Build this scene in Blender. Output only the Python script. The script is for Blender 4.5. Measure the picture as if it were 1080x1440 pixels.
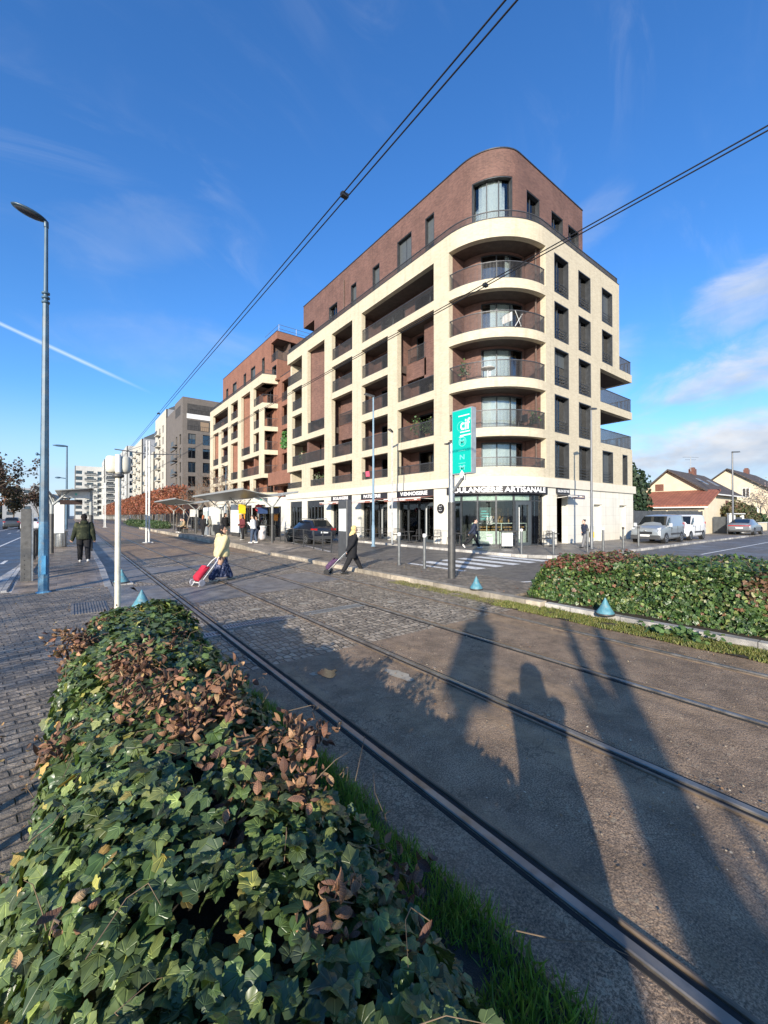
import bpy, math, random
import numpy as np
from mathutils import Vector, Matrix
R = math.radians
rnd = random.Random(7)
sc = bpy.context.scene
for o in list(bpy.data.objects): bpy.data.objects.remove(o)
COL = sc.collection

# ------------------------------------------------------------------ camera
H = 1.87
cam = bpy.data.objects.new("camera", bpy.data.cameras.new("camera"))
COL.objects.link(cam); sc.camera = cam
cam.data.sensor_fit = 'VERTICAL'; cam.data.sensor_height = 24.0
cam.data.lens = 572.6 / 1440 * 24.0
cam.data.clip_start = 0.05; cam.data.clip_end = 6000
cam.location = (0, 0, H)
cam.rotation_euler = (R(90.5), 0, R(-37.5))

# ------------------------------------------------------------------ sun, sky, exposure
SUN_EL, SDX, SDY = 17.5, 0.805, 0.593          # travel direction of the light on the ground
sun = bpy.data.objects.new("sun", bpy.data.lights.new("sun", 'SUN'))
COL.objects.link(sun)
sun.data.energy = 5.0; sun.data.angle = R(0.5); sun.data.color = (1.0, 0.91, 0.77)
ce, se = math.cos(R(SUN_EL)), math.sin(R(SUN_EL))
sun.rotation_euler = Vector((SDX * ce, SDY * ce, -se)).to_track_quat('-Z', 'Y').to_euler()
sc.view_settings.view_transform = 'Standard'; sc.view_settings.look = 'None'
sc.view_settings.gamma = 1.0; sc.view_settings.use_curve_mapping = False
sc.view_settings.exposure = 0.72
world = bpy.data.worlds.new("World"); sc.world = world; world.use_nodes = True

def nd(nt, t, **kw):
    n = nt.nodes.new(t)
    for k, v in kw.items(): setattr(n, k, v)
    return n
def mth(nt, op, a, b=None, c=None, clamp=False):
    n = nt.nodes.new('ShaderNodeMath'); n.operation = op; n.use_clamp = clamp
    for i, x in enumerate((a, b, c)):
        if x is None: continue
        if isinstance(x, (int, float)): n.inputs[i].default_value = x
        else: nt.links.new(x, n.inputs[i])
    return n.outputs[0]
def mixc(nt, fac, a, b, blend='MIX'):
    n = nt.nodes.new('ShaderNodeMix'); n.data_type = 'RGBA'; n.blend_type = blend; n.clamp_factor = True
    for s, x in ((n.inputs[0], fac), (n.inputs[6], a), (n.inputs[7], b)):
        if isinstance(x, (int, float)): s.default_value = x
        elif isinstance(x, tuple): s.default_value = (*x[:3], 1)
        else: nt.links.new(x, s)
    return n.outputs[2]
def sstep(nt, x, lo, hi):
    n = nt.nodes.new('ShaderNodeMapRange'); n.interpolation_type = 'SMOOTHSTEP'
    nt.links.new(x, n.inputs[0]); n.inputs[1].default_value = lo; n.inputs[2].default_value = hi
    return n.outputs[0]

def build_sky():
    nt = world.node_tree; nt.nodes.clear(); L = nt.links
    out = nd(nt, 'ShaderNodeOutputWorld'); bg = nd(nt, 'ShaderNodeBackground')
    sky = nd(nt, 'ShaderNodeTexSky', sky_type='NISHITA', sun_disc=False)
    sky.sun_elevation = R(SUN_EL); sky.sun_rotation = math.atan2(-SDX, -SDY)
    sky.altitude = 50; sky.air_density = 1.15; sky.dust_density = 0.35; sky.ozone_density = 2.4
    hsv = nd(nt, 'ShaderNodeHueSaturation'); hsv.inputs['Saturation'].default_value = 1.18; hsv.inputs['Hue'].default_value = 0.497
    hsv.inputs['Value'].default_value = 1.0
    L.new(sky.outputs[0], hsv.inputs['Color'])
    base = mixc(nt, 1.0, hsv.outputs[0], (.63, .92, 1.34), 'MULTIPLY')
    tc = nd(nt, 'ShaderNodeTexCoord'); sep = nd(nt, 'ShaderNodeSeparateXYZ'); L.new(tc.outputs['Generated'], sep.inputs[0])
    az = mth(nt, 'ARCTAN2', sep.outputs[0], sep.outputs[1]); el = mth(nt, 'ARCSINE', sep.outputs[2])
    base = mixc(nt, mth(nt, 'MULTIPLY', mth(nt, 'SUBTRACT', 1.0, sstep(nt, el, R(-1), R(15))), .85), base, (3.4, 4.2, 5.4))
    # noise in stretched direction space (streaky fair-weather cloud)
    mp = nd(nt, 'ShaderNodeMapping'); mp.inputs['Scale'].default_value = (1, 1, 2.2); L.new(tc.outputs['Generated'], mp.inputs[0])
    nz = nd(nt, 'ShaderNodeTexNoise'); nz.inputs['Scale'].default_value = 5.5; nz.inputs['Detail'].default_value = 9; nz.inputs['Roughness'].default_value = 0.6
    nz.inputs['Distortion'].default_value = 0.5
    L.new(mp.outputs[0], nz.inputs['Vector'])
    n0 = mth(nt, 'SUBTRACT', nz.outputs[0], 0.5)
    nz2 = nd(nt, 'ShaderNodeTexNoise'); nz2.inputs['Scale'].default_value = 14; nz2.inputs['Detail'].default_value = 7; L.new(mp.outputs[0], nz2.inputs['Vector'])
    total = None; lit = None
    # (azimuth, elevation, half width, half height, tilt, strength)
    blobs = [(83, 23.5, 11, 4.4, 0.38, 0.75), (81, 15.2, 15, 4.4, 0.26, 0.92), (80, 6.8, 24, 5.6, 0.05, 1.0), (90, 12, 12, 9, 0, .8),
             (74, 3.2, 14, 1.9, 0.0, 0.75), (13, 8.6, 10, 4.2, 0.25, 0.7), (24, 10.5, 6, 2.6, 0.5, 0.4), (-2, 4.6, 9, 1.2, 0.0, 0.45),
             (62, 31, 8, 3.5, 0.5, 0.22), (10, 20, 16, 4, 0.1, 0.14), (5, 30, 10, 4, .3, .12), (66, 16, 5, 5, .8, .3), (140, 9, 22, 6, 0, .8), (-110, 12, 40, 7, 0, .8), (-60, 9, 20, 4, 0, .7)]
    for a0, e0, wa, we, ti, st in blobs:
        da = mth(nt, 'SUBTRACT', az, R(a0)); de = mth(nt, 'SUBTRACT', el, R(e0))
        de = mth(nt, 'SUBTRACT', de, mth(nt, 'MULTIPLY', da, ti))
        q = mth(nt, 'ADD', mth(nt, 'POWER', mth(nt, 'DIVIDE', mth(nt, 'ABSOLUTE', da), R(wa)), 2.0), mth(nt, 'POWER', mth(nt, 'DIVIDE', mth(nt, 'ABSOLUTE', de), R(we)), 2.0))
        d = mth(nt, 'ADD', mth(nt, 'SUBTRACT', 1.0, q), mth(nt, 'MULTIPLY', n0, 2.9))
        m = mth(nt, 'MULTIPLY', sstep(nt, d, 0.0, 1.25), st)
        total = m if total is None else mth(nt, 'MAXIMUM', total, m)
        hgt = mth(nt, 'MULTIPLY', mth(nt, 'DIVIDE', de, R(we)), m)
        lit = hgt if lit is None else mth(nt, 'ADD', lit, hgt)
    # contrail: great circle between two directions
    def dirn(az_, el_): return Vector((math.sin(az_) * math.cos(el_), math.cos(az_) * math.cos(el_), math.sin(el_)))
    def pix(u, v):
        d = Vector((u - 540, 572.6, 725 - v)).normalized(); c_, s_ = math.cos(R(37.5)), math.sin(R(37.5))
        return Vector((c_ * d.x + s_ * d.y, -s_ * d.x + c_ * d.y, d.z))
    d1, d2 = pix(0, 455), pix(200, 547); n = d1.cross(d2).normalized(); mid = d2
    dp = nd(nt, 'ShaderNodeVectorMath', operation='DOT_PRODUCT'); L.new(tc.outputs['Generated'], dp.inputs[0]); dp.inputs[1].default_value = n
    dm = nd(nt, 'ShaderNodeVectorMath', operation='DOT_PRODUCT'); L.new(tc.outputs['Generated'], dm.inputs[0])
    tdir = (d1 - d2).normalized(); dm.inputs[1].default_value = tdir
    along = mth(nt, 'SUBTRACT', dm.outputs['Value'], tdir.dot(d2))
    wdt = mth(nt, 'ADD', mth(nt, 'MULTIPLY', mth(nt, 'SUBTRACT', nz2.outputs[0], .45), 0.004), 0.0042)
    ctr = mth(nt, 'SUBTRACT', 1.0, mth(nt, 'DIVIDE', mth(nt, 'ABSOLUTE', dp.outputs['Value']), wdt), clamp=True)
    ctr = mth(nt, 'MULTIPLY', ctr, mth(nt, 'MULTIPLY', sstep(nt, along, -0.03, 0.12), 0.62))
    cshape = sstep(nt, mth(nt, 'ADD', mth(nt, 'MULTIPLY', lit, .9), mth(nt, 'MULTIPLY', mth(nt, 'SUBTRACT', nz2.outputs[0], .5), 1.6)), -0.5, 0.75)
    ccol = mixc(nt, cshape, (2.5, 3.1, 4.0), (4.7, 4.7, 4.8))
    col = mixc(nt, total, base, ccol)
    mw = nd(nt, 'ShaderNodeMapping'); mw.inputs['Rotation'].default_value = (R(20), R(-35), R(30)); mw.inputs['Scale'].default_value = (1.6, 9.0, 4.0); L.new(tc.outputs['Generated'], mw.inputs[0])
    nw = nd(nt, 'ShaderNodeTexNoise'); nw.inputs['Scale'].default_value = 1.5; nw.inputs['Detail'].default_value = 10; nw.inputs['Roughness'].default_value = .62; nw.inputs['Distortion'].default_value = .9; L.new(mw.outputs[0], nw.inputs['Vector'])
    nb_ = nd(nt, 'ShaderNodeTexNoise'); nb_.inputs['Scale'].default_value = 2.6; nb_.inputs['Detail'].default_value = 3; L.new(tc.outputs['Generated'], nb_.inputs['Vector'])
    wisp = mth(nt, 'MULTIPLY', mth(nt, 'MULTIPLY', sstep(nt, nw.outputs[0], .47, .78), sstep(nt, nb_.outputs[0], .42, .68)), .20)
    col = mixc(nt, wisp, col, (4.2, 4.5, 5.0))
    col = mixc(nt, ctr, col, (4.6, 5.4, 6.2))
    L.new(col, bg.inputs[0]); bg.inputs[1].default_value = 0.118
    L.new(bg.outputs[0], out.inputs[0])
build_sky()

# ------------------------------------------------------------------ materials
MATS = {}
def M(name, col, rough=0.6, metal=0.0, var=0.12, scale=6.0, bump=0.0, bscale=60.0, coat=0.0, spec=0.5, rvar=0.0, detail=4, attr=False, dirt=None):
    if name in MATS: return MATS[name]
    m = bpy.data.materials.new(name); m.use_nodes = True; nt = m.node_tree; L = nt.links
    b = nt.nodes['Principled BSDF']; b.inputs['Roughness'].default_value = rough; b.inputs['Metallic'].default_value = metal
    b.inputs['Specular IOR Level'].default_value = spec
    if coat: b.inputs['Coat Weight'].default_value = coat; b.inputs['Coat Roughness'].default_value = 0.08
    tc = nd(nt, 'ShaderNodeTexCoord')
    nz = nd(nt, 'ShaderNodeTexNoise'); nz.inputs['Scale'].default_value = scale; nz.inputs['Detail'].default_value = detail; nz.inputs['Roughness'].default_value = .62
    L.new(tc.outputs['Object'], nz.inputs['Vector'])
    f = sstep(nt, nz.outputs[0], 0.3, 0.7)
    c = mixc(nt, f, tuple(x * (1 - var) for x in col), tuple(min(1, x * (1 + var)) for x in col))
    if dirt:
        n2 = nd(nt, 'ShaderNodeTexNoise'); n2.inputs['Scale'].default_value = dirt[1]; n2.inputs['Detail'].default_value = 8; L.new(tc.outputs['Object'], n2.inputs['Vector'])
        c = mixc(nt, mth(nt, 'MULTIPLY', sstep(nt, n2.outputs[0], .48, .72), dirt[2]), c, dirt[0])
    if attr:
        a = nd(nt, 'ShaderNodeAttribute', attribute_name='tint'); c = mixc(nt, 1.0, c, a.outputs['Color'], 'MULTIPLY')
    L.new(c, b.inputs['Base Color'])
    if rvar: L.new(mth(nt, 'ADD', mth(nt, 'MULTIPLY', f, rvar), rough - rvar / 2), b.inputs['Roughness'])
    if bump:
        n3 = nd(nt, 'ShaderNodeTexNoise'); n3.inputs['Scale'].default_value = bscale; n3.inputs['Detail'].default_value = 5; L.new(tc.outputs['Object'], n3.inputs['Vector'])
        bp = nd(nt, 'ShaderNodeBump'); bp.inputs['Strength'].default_value = bump; bp.inputs['Distance'].default_value = 0.02
        L.new(n3.outputs[0], bp.inputs['Height']); L.new(bp.outputs[0], b.inputs['Normal'])
    MATS[name] = m; return m

def brick(name, c1, c2, mortar, bw=0.22, bh=0.07, ms=0.008, rough=0.8, big=0.12, bump=0.25, offset=.5):
    m = bpy.data.materials.new(name); m.use_nodes = True; nt = m.node_tree; L = nt.links
    b = nt.nodes['Principled BSDF']; b.inputs['Roughness'].default_value = rough
    uv = nd(nt, 'ShaderNodeUVMap')
    t = nd(nt, 'ShaderNodeTexBrick'); t.offset = offset; t.inputs['Scale'].default_value = 1.0
    t.inputs['Brick Width'].default_value = bw; t.inputs['Row Height'].default_value = bh; t.inputs['Mortar Size'].default_value = ms
    t.inputs['Color1'].default_value = (*c1, 1); t.inputs['Color2'].default_value = (*c2, 1); t.inputs['Mortar'].default_value = (*mortar, 1)
    t.inputs['Bias'].default_value = 0.0
    L.new(uv.outputs[0], t.inputs['Vector'])
    nz = nd(nt, 'ShaderNodeTexNoise'); nz.inputs['Scale'].default_value = 0.9; nz.inputs['Detail'].default_value = 8; nz.inputs['Roughness'].default_value = .65
    tc = nd(nt, 'ShaderNodeTexCoord'); L.new(tc.outputs['Object'], nz.inputs['Vector'])
    f = mth(nt, 'ADD', mth(nt, 'MULTIPLY', sstep(nt, nz.outputs[0], .25, .75), 2 * big), 1 - big)
    cx = nd(nt, 'ShaderNodeCombineXYZ')
    for i in range(3): L.new(f, cx.inputs[i])
    c = mixc(nt, 1.0, t.outputs[0], cx.outputs[0], 'MULTIPLY')
    ms_ = nd(nt, 'ShaderNodeMapping'); ms_.inputs['Scale'].default_value = (2.6, 2.6, .12); L.new(tc.outputs['Object'], ms_.inputs[0])
    ns_ = nd(nt, 'ShaderNodeTexNoise'); ns_.inputs['Scale'].default_value = 1.6; ns_.inputs['Detail'].default_value = 7; L.new(ms_.outputs[0], ns_.inputs['Vector'])
    c = mixc(nt, mth(nt, 'MULTIPLY', sstep(nt, ns_.outputs[0], .50, .74), .34), c, mixc(nt, 1.0, c, (.60, .58, .55), 'MULTIPLY'))
    L.new(c, b.inputs['Base Color'])
    bp = nd(nt, 'ShaderNodeBump'); bp.inputs['Strength'].default_value = bump; bp.inputs['Distance'].default_value = 0.01; bp.invert = True
    L.new(t.outputs['Fac'], bp.inputs['Height']); L.new(bp.outputs[0], b.inputs['Normal'])
    MATS[name] = m; return m

def glass(name, tint=(.8, .86, .85), refl=1.0, base=0.04):
    m = bpy.data.materials.new(name); m.use_nodes = True; nt = m.node_tree; L = nt.links; nt.nodes.clear()
    out = nd(nt, 'ShaderNodeOutputMaterial'); tr = nd(nt, 'ShaderNodeBsdfTransparent'); tr.inputs[0].default_value = (*tint, 1)
    gl = nd(nt, 'ShaderNodeBsdfGlossy'); gl.inputs['Roughness'].default_value = 0.02
    fr = nd(nt, 'ShaderNodeFresnel'); fr.inputs[0].default_value = 1.5
    mx = nd(nt, 'ShaderNodeMixShader'); L.new(mth(nt, 'ADD', mth(nt, 'MULTIPLY', fr.outputs[0], refl), base, clamp=True), mx.inputs[0])
    L.new(tr.outputs[0], mx.inputs[1]); L.new(gl.outputs[0], mx.inputs[2]); L.new(mx.outputs[0], out.inputs[0])
    MATS[name] = m; return m

def ground_mat(name, base, spk, kind, **k):
    """asphalt / setts / slabs in object (= world) metres"""
    m = bpy.data.materials.new(name); m.use_nodes = True; nt = m.node_tree; L = nt.links
    b = nt.nodes['Principled BSDF']; tc = nd(nt, 'ShaderNodeTexCoord'); P = tc.outputs['Object']
    def noise(s, d=6, r=.6, vec=P, dist=0):
        n = nd(nt, 'ShaderNodeTexNoise'); n.inputs['Scale'].default_value = s; n.inputs['Detail'].default_value = d; n.inputs['Roughness'].default_value = r
        n.inputs['Distortion'].default_value = dist; L.new(vec, n.inputs['Vector']); return n.outputs[0]
    mp = nd(nt, 'ShaderNodeMapping'); mp.inputs['Scale'].default_value = (1, .16, 1); L.new(P, mp.inputs[0])     # streaks along the track
    fine = noise(k.get('grit', 170), 3, .75); big = noise(.55, 7, .65); streak = noise(1.7, 6, .6, mp.outputs[0])
    c = mixc(nt, sstep(nt, fine, .35, .68), tuple(x * k.get('lo', .58) for x in base), tuple(x * k.get('hi', 1.48) for x in base))
    vo = nd(nt, 'ShaderNodeTexVoronoi'); vo.inputs['Scale'].default_value = k.get('agg', 75); L.new(P, vo.inputs['Vector'])
    c = mixc(nt, mth(nt, 'MULTIPLY', sstep(nt, vo.outputs['Color'], .80, .95), k.get('speck', .5)), c, spk)
    c = mixc(nt, mth(nt, 'MULTIPLY', sstep(nt, big, .42, .66), k.get('patch', .5)), c, k.get('patchcol', tuple(x * .6 for x in base)))
    c = mixc(nt, mth(nt, 'MULTIPLY', sstep(nt, streak, .47, .68), k.get('streak', .4)), c, k.get('streakcol', tuple(x * 1.5 for x in base)))
    mid = noise(3.2, 8, .68); midf = mth(nt, 'ADD', mth(nt, 'MULTIPLY', sstep(nt, mid, .3, .7), .62), .68)
    cx_ = nd(nt, 'ShaderNodeCombineXYZ')
    for i_ in range(3): L.new(midf, cx_.inputs[i_])
    c = mixc(nt, 1.0, c, cx_.outputs[0], 'MULTIPLY')
    st_ = noise(1.1, 9, .7, P, 1.2); c = mixc(nt, mth(nt, 'MULTIPLY', sstep(nt, st_, .60, .70), k.get('stain', .55)), c, tuple(x * .42 for x in base))
    height = mth(nt, 'MULTIPLY', fine, .16)
    if kind in ('setts', 'slabs'):
        wv = nd(nt, 'ShaderNodeVectorMath', operation='ADD')
        nz3 = nd(nt, 'ShaderNodeTexNoise'); nz3.inputs['Scale'].default_value = k.get('wob', 5); nz3.inputs['Detail'].default_value = 2; L.new(P, nz3.inputs['Vector'])
        sc_ = nd(nt, 'ShaderNodeVectorMath', operation='SCALE'); sc_.inputs['Scale'].default_value = k.get('wamt', .035)
        L.new(nz3.outputs['Color'], sc_.inputs[0]); L.new(P, wv.inputs[0]); L.new(sc_.outputs[0], wv.inputs[1])
        if k.get('cobble'):
            ra = nd(nt, 'ShaderNodeMapping'); ra.inputs['Scale'].default_value = (1 / k.get('bh', .1), 1 / k.get('bw', .15), 1); L.new(wv.outputs[0], ra.inputs[0])
            va = nd(nt, 'ShaderNodeTexVoronoi', feature='DISTANCE_TO_EDGE', voronoi_dimensions='2D'); vb = nd(nt, 'ShaderNodeTexVoronoi', voronoi_dimensions='2D')
            for v_ in (va, vb): v_.inputs['Scale'].default_value = 1; v_.inputs['Randomness'].default_value = .48; L.new(ra.outputs[0], v_.inputs['Vector'])
            jn = sstep(nt, va.outputs['Distance'], .02, .14); tone = nd(nt, 'ShaderNodeSeparateXYZ'); L.new(vb.outputs['Color'], tone.inputs[0])
            tf_ = mth(nt, 'MULTIPLY', mth(nt, 'ADD', mth(nt, 'MULTIPLY', tone.outputs[0], .70), .66), mth(nt, 'ADD', mth(nt, 'MULTIPLY', jn, .6), .4)); cc_ = nd(nt, 'ShaderNodeCombineXYZ')
            for i_ in range(3): L.new(tf_, cc_.inputs[i_])
            c = mixc(nt, 1.0, c, cc_.outputs[0], 'MULTIPLY'); height = mth(nt, 'ADD', height, mth(nt, 'ADD', mth(nt, 'MULTIPLY', jn, 1.0), mth(nt, 'ADD', mth(nt, 'MULTIPLY', tone.outputs[1], .5), mth(nt, 'MULTIPLY', noise(16, 4), 1.0))))
        rot = nd(nt, 'ShaderNodeMapping'); rot.inputs['Rotation'].default_value = (0, 0, R(k.get('rot', 0))); L.new(wv.outputs[0], rot.inputs[0])
        t = nd(nt, 'ShaderNodeTexBrick'); t.inputs['Scale'].default_value = 1; t.inputs['Brick Width'].default_value = k.get('bw', .15); t.inputs['Row Height'].default_value = k.get('bh', .10)
        t.inputs['Mortar Size'].default_value = k.get('ms', .013); t.inputs['Mortar Smooth'].default_value = .6
        t.inputs['Color1'].default_value = (.62, .62, .62, 1); t.inputs['Color2'].default_value = (1.3, 1.26, 1.2, 1); t.inputs['Mortar'].default_value = (.42, .41, .40, 1)
        L.new(rot.outputs[0], t.inputs['Vector'])
        if not k.get('cobble'):
            c = mixc(nt, k.get('joint', 1.0), c, t.outputs[0], 'MULTIPLY')
            height = mth(nt, 'ADD', height, mth(nt, 'MULTIPLY', mth(nt, 'SUBTRACT', 1, t.outputs['Fac']), k.get('jh', 1.0)))
            height = mth(nt, 'ADD', height, mth(nt, 'MULTIPLY', noise(16, 4), k.get('lump', .9)))
    else:
        height = mth(nt, 'ADD', height, mth(nt, 'MULTIPLY', noise(34, 5), .35))
        if k.get('crack'):
            v2 = nd(nt, 'ShaderNodeTexVoronoi', feature='DISTANCE_TO_EDGE'); v2.inputs['Scale'].default_value = .8
            a2 = nd(nt, 'ShaderNodeVectorMath', operation='ADD'); n4 = nd(nt, 'ShaderNodeTexNoise'); n4.inputs['Scale'].default_value = 3; n4.inputs['Detail'].default_value = 5
            L.new(P, n4.inputs['Vector']); L.new(P, a2.inputs[0]); L.new(n4.outputs['Color'], a2.inputs[1]); L.new(a2.outputs[0], v2.inputs['Vector'])
            c = mixc(nt, mth(nt, 'MULTIPLY', mth(nt, 'LESS_THAN', v2.outputs['Distance'], .006), k['crack']), c, tuple(x * .35 for x in base))
    L.new(c, b.inputs['Base Color'])
    r0 = k.get('rough', .72)
    L.new(mth(nt, 'ADD', mth(nt, 'MULTIPLY', sstep(nt, big, .4, .65), k.get('rv', -.2)), r0), b.inputs['Roughness'])
    b.inputs['Specular IOR Level'].default_value = k.get('spec', .45)
    bp = nd(nt, 'ShaderNodeBump'); bp.inputs['Strength'].default_value = k.get('bump', .6); bp.inputs['Distance'].default_value = k.get('dist', .012)
    L.new(height, bp.inputs['Height']); L.new(bp.outputs[0], b.inputs['Normal'])
    MATS[name] = m; return m

def leaf_mat(name, gloss=.42, veins=True, trans=.18, serr=False):
    m = bpy.data.materials.new(name); m.use_nodes = True; nt = m.node_tree; L = nt.links
    b = nt.nodes['Principled BSDF']; out = nt.nodes['Material Output']
    a = nd(nt, 'ShaderNodeAttribute', attribute_name='tint'); c = a.outputs['Color']
    tc = nd(nt, 'ShaderNodeTexCoord')
    nz = nd(nt, 'ShaderNodeTexNoise'); nz.inputs['Scale'].default_value = 55; nz.inputs['Detail'].default_value = 5; L.new(tc.outputs['Object'], nz.inputs['Vector'])
    c = mixc(nt, mth(nt, 'MULTIPLY', sstep(nt, nz.outputs[0], .35, .75), .45), c, mixc(nt, 1.0, c, (.45, .55, .5), 'MULTIPLY'))
    if veins:
        uv = nd(nt, 'ShaderNodeUVMap'); sp = nd(nt, 'ShaderNodeSeparateXYZ'); L.new(uv.outputs[0], sp.inputs[0])
        x, y = mth(nt, 'ABSOLUTE', sp.outputs[0]), sp.outputs[1]
        dmin = None
        for ang in ((0, 90) if not serr else (0,)) + ((38, 66) if not serr else ()):
            dx, dy = (0, 1) if ang == 0 else (math.sin(R(ang)), math.cos(R(ang)))
            if ang == 90: continue
            d = mth(nt, 'ABSOLUTE', mth(nt, 'SUBTRACT', mth(nt, 'MULTIPLY', x, dy), mth(nt, 'MULTIPLY', y, dx)))
            dmin = d if dmin is None else mth(nt, 'MINIMUM', dmin, d)
        if serr:
            w = mth(nt, 'ABSOLUTE', mth(nt, 'SUBTRACT', mth(nt, 'FRACT', mth(nt, 'MULTIPLY', mth(nt, 'SUBTRACT', y, mth(nt, 'MULTIPLY', x, .8)), 7)), .5))
            dmin = mth(nt, 'MINIMUM', dmin, mth(nt, 'MULTIPLY', w, .16))
        vm = mth(nt, 'SUBTRACT', 1, sstep(nt, dmin, .006, .034))
        c = mixc(nt, mth(nt, 'MULTIPLY', vm, .5), c, mixc(nt, 1.0, c, (2.1, 2.0, 1.7), 'MULTIPLY'))
        bp = nd(nt, 'ShaderNodeBump'); bp.inputs['Strength'].default_value = .5; bp.inputs['Distance'].default_value = .004; bp.invert = True
        L.new(vm, bp.inputs['Height']); L.new(bp.outputs[0], b.inputs['Normal'])
    L.new(c, b.inputs['Base Color']); b.inputs['Roughness'].default_value = gloss
    if trans:
        tr = nd(nt, 'ShaderNodeBsdfTranslucent'); L.new(mixc(nt, 1.0, c, (1.3, 1.5, .6), 'MULTIPLY'), tr.inputs[0])
        mx = nd(nt, 'ShaderNodeMixShader'); mx.inputs[0].default_value = trans
        L.new(b.outputs[0], mx.inputs[1]); L.new(tr.outputs[0], mx.inputs[2]); L.new(mx.outputs[0], out.inputs[0])
    MATS[name] = m; return m

cream = brick('cream_brick', (.465, .40, .285), (.54, .475, .345), (.49, .43, .315), ms=.006, big=.05, bump=.15)
redbrick = brick('red_brick', (.105, .051, .040), (.168, .084, .063), (.14, .09, .072), ms=.007, big=.17)
redbrick2 = brick('orange_brick', (.19, .078, .048), (.26, .11, .066), (.21, .12, .085), ms=.007, big=.12)
darkbrick = brick('dark_brick', (.115, .098, .084), (.155, .132, .114), (.125, .112, .1), ms=.006, big=.1)
stone = brick('pale_stone', (.60, .57, .495), (.65, .62, .545), (.46, .44, .385), bw=1.25, bh=.62, ms=.008, rough=.65, big=.06, bump=.15)
stone_trim = M('stone_trim', (.60, .55, .45), .7, var=.05, scale=3)
anthr = M('anthracite_metal', (.045, .048, .052), .42, .3, var=.2, scale=4)
railmat = M('dark_railing_metal', (.065, .065, .068), .5, .3, var=.2, scale=5)
soffit = M('brown_soffit', (.075, .055, .045), .75, var=.2, scale=3)
innerbrown = M('brown_render', (.11, .075, .06), .85, var=.2)  # plain brown for recess walls and downpipes
pane = glass('window_glass', (.78, .82, .82), 1.0, .06)
shopglass = glass('shop_glass', (.82, .88, .87), 1.0, .03)
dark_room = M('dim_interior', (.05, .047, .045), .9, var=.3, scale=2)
curtain = M('white_curtain', (.74, .73, .70), .9, var=.08, scale=12)
shutter = M('grey_roller_shutter', (.075, .085, .09), .55, var=.1, bump=.2, bscale=20)
white = M('white_paint', (.68, .67, .64), .5, var=.06, scale=5)
offwhite = M('ivory_paint', (.60, .56, .45), .48, var=.1, scale=5, dirt=((.38, .33, .24), 6, .45))
steel = M('galvanised_steel', (.34, .35, .35), .45, .75, var=.18, scale=9)
darksteel = M('dark_grey_steel', (.075, .073, .070), .5, .4, var=.2, scale=6)
blue_paint = M('blue_paint', (.085, .30, .50), .5, var=.14, scale=7, dirt=((.18, .28, .34), 5, .55))
blue_dark = M('blue_grey_paint', (.055, .11, .165), .5, var=.12)
teal_paint = M('teal_cone_paint', (.075, .22, .27), .55, var=.2, scale=14, dirt=((.20, .22, .2), 12, .6))
rubber = M('tyre_rubber', (.02, .02, .021), .85, var=.2)
black = M('black_plastic', (.018, .018, .019), .5, var=.2)

# ------------------------------------------------------------------ object helpers
ORG = {}
def tag(o, label=None, cat=None, group=None, kind=None):
    if label: o['label'] = label
    if cat: o['category'] = cat
    if group: o['group'] = group
    if kind: o['kind'] = kind
    return o
def thing(name, label, cat, loc=(0, 0, 0), rz=0.0, group=None, world_coords=False):
    o = bpy.data.objects.new(name, None); COL.objects.link(o); o.empty_display_size = .3
    o.location = loc; o.rotation_euler = (0, 0, rz); tag(o, label, cat, group)
    ORG[o.name] = Vector(loc) if world_coords else Vector((0, 0, 0))
    return o
def copy_tree(o, parent=None):
    c = o.copy(); COL.objects.link(c)
    if parent is not None: c.parent = parent
    ORG[c.name] = ORG.get(o.name, Vector())
    for ch in o.children: copy_tree(ch, c)
    return c

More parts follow.
